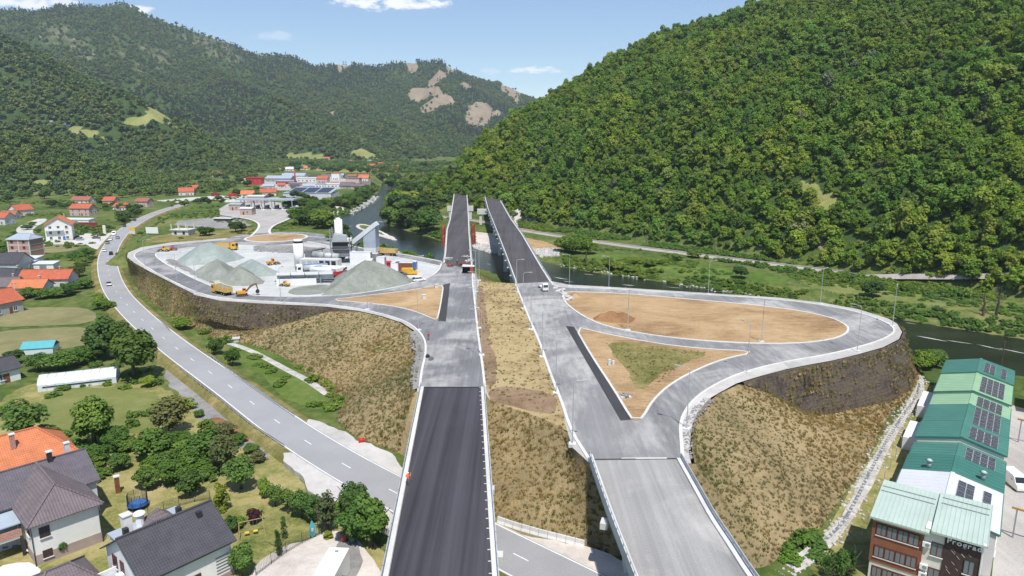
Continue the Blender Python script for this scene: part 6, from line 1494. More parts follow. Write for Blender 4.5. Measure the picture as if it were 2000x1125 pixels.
def smoothbox(prof, w, top=None):
    """side profile swept across the width, sides pulled in towards the top"""
    m = MB(); zs = [z for _, z in prof]; z0, z1 = min(zs), max(zs); n = len(prof); k = .1 if top is None else top
    v = []
    for s in (-1, 1):
        for (x, z) in prof: v.append((x, s*w/2*(1-k*((z-z0)/(z1-z0))**2), z))
    m.add(v, [tuple(range(n))[::-1], tuple(range(n, 2*n))]+[(i, (i+1) % n, n+(i+1) % n, n+i) for i in range(n)]); return m
def car(paint, kind='hatch'):
    e = empty('car'); L, w = (4.3, 1.78)
    if kind == 'van':
        L = 5.2; w = 1.95
        smoothbox([(-2.6, .3), (2.55, .3), (2.6, .75), (2.45, 1.05), (1.75, 1.3), (1.15, 2.1), (.8, 2.2), (-2.5, 2.2), (-2.6, 2.0)], w, .08).build('body', MATS[paint], e)
        smoothbox([(1.78, 1.33), (1.22, 2.02), (1.16, 2.02), (1.7, 1.33)], w*.88, .05).build('windscreen', MATS['windscreen'], e).location = (.05, 0, .02)
        for s in (-1, 1): MB().add([(1.5, s*(w/2-.03), 1.35), (.55, s*(w/2-.03), 1.35), (.55, s*(w/2-.07), 1.95), (1.05, s*(w/2-.07), 1.95)], [(0, 1, 2, 3)]).build('side_window', MATS['windscreen'], e)
        ax = (-1.6, 1.65); hz_ = .8
    else:
        rear = -1.95 if kind == 'estate' else -1.55
        smoothbox([(-2.12, .32), (2.1, .32), (2.15, .6), (2.0, .78), (1.15, .92), (-1.9, .95), (-2.12, .8)], w, .1).build('body', MATS[paint], e)
        smoothbox([(1.12, .9), (.45, 1.40), (-1.2, 1.44), (rear, 1.1), (rear-.15, .93)], w*.92, .16).build('cabin_glass', MATS['windscreen'], e)
        smoothbox([(.42, 1.395), (.3, 1.47), (-1.05, 1.50), (-1.35, 1.42), (-1.2, 1.40)], w*.80, .06).build('roof', MATS[paint], e)
        for s in (-1, 1): MB().bar((.78, s*w*.42, .95), (.36, s*w*.385, 1.42), .06, .05).bar((-.35, s*w*.435, .95), (-.38, s*w*.39, 1.42), .07, .05).bar((rear+.05, s*w*.425, .95), (-1.15, s*w*.385, 1.42), .1, .06).build('pillar', MATS[paint], e)
        ax = (-1.3, 1.32); hz_ = .62
    for s in (-1, 1):
        MB().box(L/2-.14, L/2-.02, s*w*.36-.17, s*w*.36+.17, hz_-.02, hz_+.12).build('headlight', MATS['head_lamp'], e)
        MB().box(-L/2+.0, -L/2+.09, s*w*.38-.14, s*w*.38+.14, hz_+.06, hz_+.26).build('tail_light', MATS['tail_red'], e)
        for x in ax: wheel(e, x, s*(w/2-.12), .32 if kind != 'van' else .35, .22)
    return e
def put(e, px, py, z, yaw, label, cat='car', group=None):
    c = at(px, py, z); e.location = c; e.rotation_euler.z = R(yaw); tag(e, label, cat, group); return e
def heading(px, py, z=-8.0):
    c = at(px, py, z); d = np.hypot(CEN[:, 0]-c.x, CEN[:, 1]-c.y); i = int(np.clip(np.argmin(d), 1, len(CEN)-2)); t = CEN[i+1]-CEN[i-1]; return math.degrees(math.atan2(t[1], t[0]))
RZC = -7.98
for (px, py, paint, kind, flip, lb) in (
  (204, 491, 'car_white', 'hatch', 0, 'white hatchback heading along the valley road past the gravel forecourt'), (217, 497, 'car_black', 'hatch', 1, 'black car on the right lane of the valley road bend'),
  (213, 557, 'car_silver', 'estate', 0, 'silver-white estate car alone on the straight valley road above the hay field'), (210, 476, 'car_grey', 'hatch', 0, 'dark grey car at the tail of the queue at the forecourt'),
  (216, 469, 'car_white', 'estate', 0, 'white estate car in the queue beside the forecourt'), (230, 466, 'car_silver', 'hatch', 1, 'silver car leaving the queue on the far lane'), (223, 459, 'car_white', 'van', 0, 'white van at the head of the queue on the valley road'),
  (243, 443, 'car_black', 'hatch', 0, 'black car on the road bend beside the yellow board'), (263, 431, 'car_grey', 'estate', 1, 'dark estate car beyond the road bend'), (336, 403, 'car_black', 'hatch', 1, 'small dark car far along the valley road')):
    put(car(paint, kind), px, py, RZC, heading(px, py)+180*flip, lb)
for (px, py, paint, kind, yaw, lb) in ((188, 466, 'car_grey', 'hatch', 10, 'grey car parked on the white gravel forecourt'), (156, 469, 'car_silver', 'estate', 5, 'silver car parked beside the white house wall')):
    put(car(paint, kind), px, py, ZG+.05, yaw, lb)
def tipper(label, px, py, yaw, load=False, paint='truck_yellow', z=.02, raised=False):
    e = empty('dump_truck')
    MB().box(-4.3, 3.4, -.45, .45, .75, 1.05).build('chassis', MATS['dark_metal'], e)
    cab = smoothbox([(2.0, .6), (4.2, .6), (4.25, 1.7), (4.05, 2.9), (3.7, 3.0), (2.0, 3.0)], 2.45, .06).build('cab', MATS[paint], e)
    MB().add([(4.27, -1.05, 1.75), (4.27, 1.05, 1.75), (4.09, 1.0, 2.8), (4.09, -1.0, 2.8)], [(0, 1, 2, 3)]).build('windscreen', MATS['windscreen'], cab)
    for s in (-1, 1):
        MB().box(2.75, 3.85, s*1.2-.02, s*1.2+.02, 1.8, 2.6).build('side_window', MATS['windscreen'], cab)
        MB().box(4.2, 4.3, s*.85-.2, s*.85+.2, .85, 1.1).build('headlight', MATS['head_lamp'], cab)
    MB().box(4.2, 4.3, -1.1, 1.1, .6, .8).build('bumper', MATS['dark_metal'], cab)
    body = MB().prism([(-4.7, 1.25), (1.7, 1.15), (1.85, 2.95), (-4.75, 2.75)], -1.25, -1.15).prism([(-4.7, 1.25), (1.7, 1.15), (1.85, 2.95), (-4.75, 2.75)], 1.15, 1.25).box(-4.7, 1.7, -1.15, 1.15, 1.1, 1.25).box(1.65, 1.85, -1.25, 1.25, 1.15, 3.2).box(-4.8, -4.68, -1.25, 1.25, 1.2, 2.7).build('tipper_body', MATS['tipper_body'] if paint == 'truck_yellow' else MATS[paint], e)
    for k in range(6):
        x = -4.2+k*1.1
        for s in (-1, 1): MB().box(x-.07, x+.07, s*1.31-.06, s*1.31+.06, 1.2, 2.8).build('rib', MATS['tipper_body'], body)
    if load: MB().add([(-4.5, -1.1, 2.4), (1.5, -1.1, 2.5), (1.5, 1.1, 2.5), (-4.5, 1.1, 2.4), (-3, 0, 3.0), (.3, 0, 3.15)], [(0, 1, 5, 4), (1, 2, 5), (2, 3, 4, 5), (3, 0, 4)]).build('load', MATS['heap_stone'], body)
    for x in (3.1, 1.45, -2.0, -3.4):
        for s in (-1, 1): wheel(e, x, s*1.02, .5, .36)
    return put(e, px, py, z, yaw, label, 'truck')
tipper('yellow dump truck standing on the west loop beside the excavator', 433, 574, 142, True).scale = (.9, .9, .9)
tipper('yellow dump truck behind the far grey-green gravel heap', 444, 488, -4)
tipper('yellow dump truck on the service road by the river', 753, 499, 168, True)
def excavator():
    e = empty('excavator')
    for s in (-1, 1):
        tr = MB().prism([(-1.9, .25), (-1.6, 0), (1.6, 0), (1.9, .25), (1.9, .65), (1.6, .9), (-1.6, .9), (-1.9, .65)], s*1.1-.3, s*1.1+.3).build('track', MATS['tyre'], e)
        for k in range(5): MB().tube((-1.4+k*.7, s*1.1-.32, .4), (-1.4+k*.7, s*1.1+.32, .4), .22, .22, 10).build('roller', MATS['plate_steel'], tr)
    MB().box(-1.2, 1.2, -.8, .8, .7, 1.05).build('undercarriage', MATS['dark_metal'], e)
    h = smoothbox([(-2.3, 1.05), (1.3, 1.05), (1.3, 1.9), (-.2, 2.0), (-2.1, 2.1), (-2.4, 1.7)], 2.6, .06).build('house', MATS['excavator_orange'], e)
    cab = smoothbox([(-.1, 1.9), (1.55, 1.6), (1.6, 2.3), (1.3, 3.0), (.0, 3.05)], .95, .05).build('cab', MATS['excavator_orange'], e); cab.location.y = .75
    MB().add([(1.63, -.4, 1.8), (1.63, .4, 1.8), (1.36, .38, 2.9), (1.36, -.38, 2.9)], [(0, 1, 2, 3)]).box(.2, 1.25, -.49, .49, 2.15, 2.85).build('cab_glass', MATS['windscreen'], cab)
    MB().box(-2.45, -1.9, -1.3, 1.3, 1.0, 1.9).build('counterweight', MATS['dark_metal'], h)
    b = MB().prism([(.9, 1.7), (1.3, 1.5), (3.6, 3.6), (5.4, 4.4), (5.3, 4.8), (3.2, 4.3)], -.25, .25).build('boom', MATS['boom_brown'], e); b.location.y = -.25
    a = MB().prism([(5.0, 5.0), (5.6, 4.9), (6.1, 2.2), (5.8, 2.1), (5.1, 4.2)], -.2, .2).build('arm', MATS['boom_brown'], e); a.location.y = -.25
    MB().tube((1.6, 0, 1.6), (3.4, 0, 3.7), .12, .08, 6).tube((3.6, 0, 4.6), (5.2, 0, 5.0), .1, .08, 6).build('hydraulic_cylinder', MATS['plate_steel'], b)
    MB().prism([(5.4, 2.3), (6.3, 2.2), (6.5, 1.4), (6.0, .7), (5.2, .9), (4.9, 1.5)], -.55, .55).build('bucket', MATS['dark_metal'], a)
    return e
ex_ = put(excavator(), 474, 578, .03, 22, 'orange crawler excavator with its boom raised beside the gravel heap', 'excavator'); ex_.scale = (.72, .72, .72)
def loader(paint, label, px, py, yaw, roller=False):
    e = empty('road_roller' if roller else 'wheel_loader')
    if roller:
        MB().tube((1.5, -.95, .65), (1.5, .95, .65), .65, .65, 18).build('drum', MATS['plate_steel'], e); MB().tube((-1.4, -.95, .6), (-1.4, .95, .6), .6, .6, 18).build('drum', MATS['plate_steel'], e)
        smoothbox([(-2.0, .9), (1.9, .9), (1.9, 1.5), (.6, 1.6), (-2.0, 1.5)], 1.7, .06).build('body', MATS[paint], e)
        MB().box(-.8, .6, -.75, .75, 2.6, 2.72).build('canopy', MATS['dark_metal'], e)
        for x in (-.7, .5):
            for y in (-.65, .65): MB().box(x-.05, x+.05, y-.05, y+.05, 1.4, 2.6).build('canopy_post', MATS['dark_metal'], e)
    else:
        smoothbox([(-2.9, .9), (-.4, .9), (-.3, 1.9), (-2.7, 1.95), (-3.0, 1.6)], 1.9, .08).build('engine_hood', MATS[paint], e)
        cab = smoothbox([(-.6, 1.0), (.7, 1.0), (.75, 2.0), (.5, 3.1), (-.5, 3.15)], 1.5, .06).build('cab', MATS[paint], e)
        MB().box(-.35, .42, -.76, .76, 2.0, 2.95).build('cab_glass', MATS['windscreen'], cab)
        arm = MB().prism([(.5, 1.5), (.8, 1.3), (2.6, .7), (2.7, 1.0)], -.75, -.5).prism([(.5, 1.5), (.8, 1.3), (2.6, .7), (2.7, 1.0)], .5, .75).build('lift_arm', MATS[paint], e)
        MB().prism([(2.5, 1.2), (2.7, .3), (3.7, .2), (3.2, .7), (2.8, 1.3)], -1.3, 1.3).build('bucket', MATS['plate_steel'], arm)
        for x in (1.3, -1.7):
            for s in (-1, 1): wheel(e, x, s*1.0, .72, .55)
    e.scale = (.74, .74, .74) if px < 550 else (.55, .55, .55)
    return put(e, px, py, .02, yaw, label, 'roller' if roller else 'loader')
loader('truck_yellow', 'yellow wheel loader at the corner of the west loop', 321, 491, 185)
loader('red_paint', 'red tandem roller with black canopy beside the yellow loader', 338, 489, 0, True)
loader('excavator_orange', 'pale orange wheel loader crossing the plant yard', 533, 517, 40)
loader('truck_yellow', 'small yellow generator loader under the cold feed bins', 557, 559, 160)
def artic(cab_paint, label, px, py, yaw, kind, body='white_paint', scale=1.0):
    e = empty('lorry'); MB().box(-4.6, 3.2, -.4, .4, .75, 1.0).build('chassis', MATS['dark_metal'], e)
    cab = smoothbox([(2.3, .6), (4.3, .6), (4.35, 1.9), (4.15, 3.2), (3.6, 3.5), (2.3, 3.5)], 2.45, .06).build('cab', MATS[cab_paint], e)
    MB().add([(4.38, -1.05, 1.9), (4.38, 1.05, 1.9), (4.2, 1.0, 3.0), (4.2, -1.0, 3.0)], [(0, 1, 2, 3)]).build('windscreen', MATS['windscreen'], cab)
    for s in (-1, 1): MB().box(2.9, 3.9, s*1.2-.02, s*1.2+.02, 1.9, 2.7).build('side_window', MATS['windscreen'], cab); MB().box(4.3, 4.4, s*.85-.2, s*.85+.2, .8, 1.05).build('headlight', MATS['head_lamp'], cab)
    if kind == 'tank':
        t = MB().tube((-6.2, 0, 2.1), (1.9, 0, 2.1), 1.15, 1.15, 18).build('tank', MATS['galvanised'], e, True); MB().box(-6, 1.7, -.35, .35, 3.2, 3.3).build('walkway', MATS['blue_paint'], t)
        MB().box(-6.2, 1.9, -1.1, 1.1, .9, 1.2).build('frame', MATS['dark_metal'], e)
    elif kind == 'box':
        MB().box(-4.6, 2.1, -1.25, 1.25, 1.0, 3.6).build('cargo_box', MATS[body], e); MB().box(-4.66, -4.6, -1.2, 1.2, 1.1, 3.5).build('rear_door', MATS['white_paint'], e)
    else:
        MB().box(-4.6, 2.1, -1.25, 1.25, 1.0, 1.2).build('flatbed', MATS[body], e); MB().box(2.0, 2.1, -1.25, 1.25, 1.2, 2.3).build('headboard', MATS[body], e)
        for s in (-1, 1): MB().box(-4.6, 2.0, s*1.22-.03, s*1.22+.03, 1.2, 1.6).build('side_board', MATS[body], e)
    for x in (3.2, -2.4, -3.6):
        for s in (-1, 1): wheel(e, x, s*1.0, .5, .36)
    if kind == 'tank':
        for s in (-1, 1): wheel(e, -4.9, s*1.0, .5, .36)
    if kind != 'tank': e.scale = (.76, .76, .76)
    return put(e, px, py, .02, yaw, label, 'lorry')
artic('white_paint', 'silver tank lorry with blue and white cab in the plant yard', 604, 535, -150, 'tank')
artic('red_dark', 'red lorry cab with white box beside the mixing tower', 722, 522, -85, 'box')
artic('red_paint', 'small red flatbed truck among the yard containers', 760, 522, -80, 'flat', 'red_paint')
artic('truck_yellow', 'yellow flatbed truck behind the tank lorry', 602, 522, -20, 'flat', 'truck_yellow')
artic('white_paint', 'white flatbed lorry parked at the end of the far east bridge', 1061, 566, -78, 'flat').scale = (.68, .68, .68)
put(car('truck_yellow', 'van'), 800, 536, .02, 5, 'yellow works van in the plant yard beside containers', 'van')
put(car('car_white', 'van'), 1981, 948, -11.45, -98, 'white delivery van parked in the yard beside the green halls', 'van')
for (px, py, paint, yaw, lb) in ((783, 538, 'car_grey', 20, 'grey-green pickup beside the big gravel heap'), (818, 549, 'car_white', 30, 'white car at the tip of the plant yard by the ramp kerb'), (790, 548, 'car_silver', -30, 'silver car at the edge of the big gravel heap')): put(car(paint, 'estate'), px, py, .02, yaw, lb)
for (px, py, kind, lb) in ((455, 385, 'red_paint', 'red lorry parked on the white gravel track near the wood'), (421, 384, 'red_dark', 'dark red lorry on the gravel track left of the toll plaza')):
    o = artic(kind, lb, px, py, 10, 'box', kind); 
    o.location.z = .2
# ------------------------------------------------------------------ people
def person(px, py, z, yaw, top, legs, label, hat=None, pose='walk', hgt_=1.76):
    """one continuous skinned body; clothes, hair and helmet on it"""
    c = at(px, py, z); e = empty('person', (c.x, c.y, z), R(yaw), label, 'person'); s = hgt_/1.76
    st = .24 if pose == 'walk' else .06; ar = .30 if pose == 'raise' else 0
    V = [(0, 0, .95), (0, 0, 1.15), (.01, 0, 1.38), (.02, 0, 1.50), (.03, 0, 1.58), (.04, 0, 1.70),           # pelvis .. head
         (0, .10, .90), (st*.6, .11, .50), (st, .11, .08), (st+.15, .12, .03),
         (0, -.10, .90), (-st*.3, -.11, .50), (-st, -.11, .10), (-st+.14, -.12, .04),
         (0, .19, 1.42), (-.06, .26, 1.16), (.10+ar, .27, .95+ar*1.6), (.14+ar, .27, .87+ar*1.7),
         (0, -.19, 1.42), (.10, -.26, 1.18), (.24+ar, -.2, 1.02+ar*1.6), (.29+ar, -.17, .97+ar*1.8)]
    E = [(0, 1), (1, 2), (2, 3), (3, 4), (4, 5), (0, 6), (6, 7), (7, 8), (8, 9), (0, 10), (10, 11), (11, 12), (12, 13), (2, 14), (14, 15), (15, 16), (16, 17), (2, 18), (18, 19), (19, 20), (20, 21)]
    Rr = [.15, .14, .17, .07, .06, .105, .10, .075, .05, .045, .10, .075, .05, .045, .075, .05, .04, .04, .075, .05, .04, .04]
    me = bpy.data.meshes.new('body'); me.from_pydata([(x*s, y*s, q*s) for x, y, q in V], E, []); me.update()
    o = obj('body', me, [MATS[legs], MATS[top], MATS['skin']], e); sk = o.modifiers.new('skin', 'SKIN'); o.modifiers.new('sub', 'SUBSURF').render_levels = 1
    lay = me.skin_vertices[0].data if me.skin_vertices else None
    if lay is None:
        bm = bmesh.new(); bm.from_mesh(me); bm.verts.layers.skin.verify(); bm.to_mesh(me); bm.free(); lay = me.skin_vertices[0].data
    for i, r in enumerate(Rr): lay[i].radius = (r*s, r*s*.95); lay[i].use_root = (i == 0)
    dg = bpy.context.evaluated_depsgraph_get(); ev = o.evaluated_get(dg); m2 = bpy.data.meshes.new_from_object(ev); o.modifiers.clear(); o.data = m2
    m2.materials.clear(); [m2.materials.append(MATS[k]) for k in (legs, top, 'skin')]
    for p in m2.polygons:
        z_ = p.center.z/s; p.use_smooth = True; hand = abs(p.center.y/s) > .13 and z_ < 1.02+ar*1.3 and (p.center.x/s > .08) and z_ > .8
        p.material_index = 2 if (z_ > 1.52 or hand) else 1 if z_ > .97 else 0
    hm_ = bpy.data.meshes.new('helmet' if hat else 'hair'); bm = bmesh.new(); bmesh.ops.create_uvsphere(bm, u_segments=12, v_segments=8, radius=.125*s); bmesh.ops.delete(bm, geom=[v for v in bm.verts if v.co.z < -.02], context='VERTS'); bm.to_mesh(hm_); bm.free()
    h = obj(hm_.name, hm_, MATS[hat or 'dark_metal'], e); h.location = (.035*s, 0, 1.70*s)
    if hat: MB().tube((.05, 0, -.01), (.05, 0, .01), .15*s, .14*s, 12).build('helmet_brim', MATS[hat], h)
    return e
person(797, 948, .01, 80, 'orange_vest', 'grey_cloth', 'worker in orange vest and white helmet walking on fresh black asphalt', 'helmet_white', 'raise')
person(837, 664, .04, 100, 'red_paint', 'grey_cloth', 'person in a red top standing on the west ramp kerb', None, 'stand')
person(893, 517, .3, 90, 'navy_cloth', 'navy_cloth', 'person in dark work clothes at the start of the far west bridge', 'helmet_white')
person(912, 520, .3, 60, 'orange_vest', 'navy_cloth', 'worker in orange beside the timber on the far west bridge', 'helmet_white', 'stand')
# ------------------------------------------------------------------ asphalt plant
def heap(name, px_out, peaks, mat, label, z=.0, slope=.62, step=1.1, seed=5):
    """stone heap: cones of loose material cut by its outline"""
    P = v3(px_out, z); poly = [(p.x, p.y) for p in wob(P, 0, .6, seed=seed)]; xs = [p[0] for p in poly]; ys = [p[1] for p in poly]
    X, Y = np.meshgrid(np.arange(min(xs)-1, max(xs)+1, step), np.arange(min(ys)-1, max(ys)+1, step)); sh = X.shape; X, Y = X.ravel(), Y.ravel(); Z = np.full(X.shape, -5.0)
    for (a, b, h) in peaks:
        c = at(a, b, 0); d = np.hypot(X-c.x, Y-c.y); Z = np.maximum(Z, h-slope*np.maximum(0, d-.8)*(1+.14*(fbm(np.arctan2(Y-c.y, X-c.x)*7, d*.12, 1.4, 3, seed)-.5)))
    dE, _ = pdist(X, Y, poly, True); ins = inside(X, Y, poly); lim = np.where(ins, dE*.72, -dE*.7)
    Z = np.minimum(Z, lim)+((fbm(X, Y, 3.5, 3, seed)-.5)*.6+(fbm(X, Y, 12, 3, seed+3)-.5)*2.2)*(Z > .3); Z = np.maximum(Z, -.35)
    n = sh[1]; V = np.stack([X, Y, Z], 1); F = [(i*n+j, i*n+j+1, (i+1)*n+j+1, (i+1)*n+j) for i in range(sh[0]-1) for j in range(n-1) if max(Z[i*n+j], Z[i*n+j+1], Z[(i+1)*n+j], Z[(i+1)*n+j+1]) > -.3]
    used = sorted({i for f in F for i in f}); mp = {u: k for k, u in enumerate(used)}
    m = pydata(name, V[used], [tuple(mp[i] for i in f) for f in F], True); o = obj(name, m, MATS[mat]); tag(o, label, 'gravel heap'); return o
heap('gravel_heap', [(618, 580), (640, 572), (650, 548), (672, 520), (720, 522), (770, 536), (812, 552), (770, 562), (720, 570), (670, 577)], [(672, 560, 8.2), (690, 558, 8.8), (708, 556, 8.6), (730, 554, 7.2), (755, 553, 5.2), (780, 552, 3.2)], 'heap_stone', 'biggest grey stone heap filling the right part of the plant yard', seed=1)
heap('gravel_heap', [(340, 508), (362, 494), (400, 485), (440, 486), (470, 500), (480, 505), (440, 515), (395, 522), (360, 520)], [(398, 508, 6.2), (412, 507, 6.6), (425, 508, 5.8), (445, 506, 4.4), (378, 512, 4.2), (360, 512, 3)], 'heap_green', 'grey-green crushed stone heap at the back of the yard', seed=2)
heap('gravel_heap', [(374, 528), (410, 518), (450, 516), (468, 528), (460, 545), (430, 552), (400, 545)], [(435, 535, 6.4), (418, 538, 5.4), (400, 538, 3.6)], 'heap_stone', 'middle grey heap in the row of gravel heaps', seed=3)
heap('gravel_heap', [(418, 548), (445, 535), (475, 525), (505, 538), (522, 556), (490, 560), (452, 560)], [(476, 546, 6.6), (462, 551, 5.2), (492, 548, 4.2)], 'heap_stone', 'front grey heap behind the excavator', seed=4)
heap('gravel_heap', [(452, 520), (480, 513), (515, 518), (558, 540), (520, 545), (480, 540)], [(485, 528, 6.0), (515, 533, 4.0)], 'heap_green', 'low pale grey-green heap beside the wheel loader', seed=5)
def plant(px, py, yaw, label, cat): 
    c = at(px, py, .0); e = empty('asphalt_'+cat.replace(' ', '_'), (c.x, c.y, 0), R(yaw), label, cat); e.scale = {'silo': (.9, .9, .78), 'mixing tower': (.85, .85, .80), 'storage silo': (.8, .8, .76)}.get(cat, (1, 1, 1)); return e
# free-standing white silo with dark collar
e = plant(585, 522, 0, 'tall free-standing white bitumen silo with dark collar', 'silo')
MB().tube((0, 0, 0), (0, 0, 11.2), 1.9, 1.9, 24).build('shell', MATS['white_paint'], e, True); MB().tube((0, 0, 11.2), (0, 0, 12.1), 1.75, 1.75, 24).build('collar', MATS['dark_metal'], e, True); MB().tube((0, 0, 12.1), (0, 0, 12.9), 2.0, 1.6, 24).build('cap', MATS['white_paint'], e, True)
MB().bar((1.95, -.2, 0), (1.95, -.2, 12), .06, .06).bar((1.95, .2, 0), (1.95, .2, 12), .06, .06).build('ladder', MATS['grey_metal'], e)
# mixing tower
e = plant(668, 512, 6, 'grey steel mixing tower of the asphalt plant with open floors', 'mixing tower')
for x in (-4, 4):
    for y in (-3, 3): MB().box(x-.22, x+.22, y-.22, y+.22, 0, 16 if x < 0 else 12).build('column', MATS['grey_metal'], e)
for z, m_ in ((3.2, 'grey_metal'), (6.6, 'grey_metal'), (10, 'grey_metal')):
    f = MB().box(-4.3, 4.3, -3.3, 3.3, z-.15, z).build('floor', MATS[m_], e)
    MB().bar((-4.3, -3.3, z+1.1), (4.3, -3.3, z+1.1), .08, .08).bar((4.3, -3.3, z+1.1), (4.3, 3.3, z+1.1), .08, .08).bar((-4.3, -3.3, z+.6), (4.3, -3.3, z+.6), .06, .06).build('railing', MATS['galvanised'], f)
MB().box(-3.4, 3.4, -2.4, 2.6, 3.2, 6.4).build('mixer_housing', MATS['plate_steel'], e); MB().box(-3.4, 2.6, -2.4, 2.6, 6.6, 9.8).build('weigh_housing', MATS['dark_metal'], e)
MB().prism([(-3.6, 10), (3.2, 10), (2.4, 12.5), (-2.6, 13.5)], -2.4, 2.4).build('screen_housing', MATS['galvanised'], e); MB().box(1.2, 4.6, -2, 2, 10.0, 11.2).build('screen_tray', MATS['white_paint'], e)
MB().prism([(-2.4, 3.2), (2.4, 3.2), (.8, 1.2), (-.8, 1.2)], -1.8, 1.8).build('discharge_hopper', MATS['dark_metal'], e)
for k in range(12): MB().bar((-4.4, -3.5, k*1.25+.6), (-4.4, -2.7, k*1.25+.6), .05, .05).build('ladder_rung', MATS['galvanised'], e)
e = plant(664, 500, 0, 'white filler silo rising behind the mixing tower', 'silo')
MB().tube((0, 0, 3), (0, 0, 18.5), 1.7, 1.7, 20).build('shell', MATS['white_paint'], e, True); MB().tube((0, 0, 18.5), (0, 0, 19.3), 1.7, .5, 20).build('cap', MATS['white_paint'], e, True)
for a in range(4): MB().bar((1.4*math.cos(a*1.57+.8), 1.4*math.sin(a*1.57+.8), 0), (1.4*math.cos(a*1.57+.8), 1.4*math.sin(a*1.57+.8), 3.2), .25, .25).build('leg', MATS['grey_metal'], e)
# inclined skip conveyor and hot storage silo block
e = plant(720, 507, -4, 'pale sheet-clad storage silo block with inclined white skip conveyor', 'storage silo')
for z in range(4): MB().box(-1.2, 4.6, -3.2, 3.2, 4.2+z*2.4, 6.55+z*2.4 if z < 3 else 12.2).build('cladding_panel', MATS['blue_grey_sheet'] if z else MATS['white_sheet'], e)
MB().prism([(-1.2, 12.2), (4.6, 12.2), (4.6, 16.8), (-1.2, 12.8)], -3.2, 3.2).build('top_cladding', MATS['blue_grey_sheet'], e)
for x in (-.9, 4.2):
    for y in (-2.9, 2.9): MB().box(x-.25, x+.25, y-.25, y+.25, 0, 4.3).build('leg', MATS['grey_metal'], e)
k = MB().bar((-13.5, 0, 1.5), (3.6, 0, 15.2), 2.0, .5).build('skip_track', MATS['galvanised'], e); MB().bar((-6.8, -1.2, 8.9), (5.0, -1.2, 18.4), 4.6, 2.0).build('conveyor_hood', MATS['white_sheet'], k)
for t in range(7):
    a = Vector((-13.5, 0, 1.5)).lerp(Vector((3.6, 0, 15.6)), t/7)
    MB().bar(a+Vector((0, -1.1, 0)), a+Vector((0, -1.1, 1.2)), .08, .08).bar(a+Vector((0, 1.1, 0)), a+Vector((0, 1.1, 1.2)), .08, .08).build('rail_post', MATS['galvanised'], k)
for x in (-9.5, -6): MB().bar((x, -1, 0), (x+.6, -1, (x+13.5)*.82+1.2), .25, .25).bar((x, 1, 0), (x+.6, 1, (x+13.5)*.82+1.2), .25, .25).build('strut', MATS['grey_metal'], k)
# dryer drum
e = plant(637, 515, -12, 'long horizontal steel dryer drum on supports', 'dryer drum')
MB().tube((-5, 0, 3.2), (5, 0, 2.6), 1.35, 1.35, 20).build('drum', MATS['galvanised'], e, True)
for x in (-3, 0, 3): MB().tube((x-.25, 0, 3.0-.06*x), (x+.25, 0, 3.0-.06*x), 1.55, 1.55, 20).build('tyre_ring', MATS['grey_metal'], e, True)
for x in (-4, 4): MB().box(x-.4, x+.4, -1.3, 1.3, 0, 1.8).build('support', MATS['dark_metal'], e)
MB().box(-7.5, -5.1, -1.4, 1.4, 1.6, 4.8).build('burner_hood', MATS['plate_steel'], e)
# dust conveyor
e = plant(608, 506, -6, 'dark lattice belt conveyor feeding the dryer drum', 'conveyor')
MB().bar((-5.5, 0, 2.0), (5.5, 0, 4.2), 1.0, .4).build('belt', MATS['dark_metal'], e)
for k in range(8):
    x = -5.2+k*1.4; MB().bar((x, -.55, 2.0+(x+5.5)*.2), (x+.7, -.55, 3.0+(x+5.5)*.2), .1, .1).bar((x+.7, .55, 3.0+(x+5.5)*.2), (x+1.4, .55, 2.1+(x+5.5)*.2), .1, .1).build('lattice', MATS['plate_steel'], e)
for x in (-4.5, 0, 4.5): MB().bar((x, 0, 0), (x, 0, 2.4+(x+5.5)*.2), .3, .3).build('leg', MATS['plate_steel'], e)
# bag filter and bitumen tanks
e = plant(627, 525, -8, 'white boxy bag filter house with dark louvre openings', 'filter house')
MB().box(-7, 7, -1.8, 1.8, 1.2, 3.6).build('casing', MATS['concrete'], e)
for k in range(6): MB().box(-6.3+k*2.2, -4.7+k*2.2, -1.86, -1.8, 1.7, 3.2).build('louvre', MATS['dark_metal'] if k > 2 else MATS['galvanised'], e)
for x in (-6, -2, 2, 6): MB().box(x-.2, x+.2, -1.6, 1.6, 0, 1.3).build('leg', MATS['grey_metal'], e)
e = plant(645, 536, -10, 'row of horizontal white bitumen tanks on a steel frame', 'tank row')
for k in range(3): MB().tube((-6, -2+k*1.9, 1.9), (5, -2+k*1.9, 1.9), .85, .85, 14).build('tank', MATS['galvanised'] if k == 1 else MATS['white_paint'], e, True)
MB().box(-6.2, 5.2, -3, 3, .4, 1.0).build('frame', MATS['dark_metal'], e)
for k in range(5): MB().bar((-5+k*2.3, -3, 1), (-5+k*2.3, -3, 3.2), .12, .12).build('post', MATS['white_paint'], e)
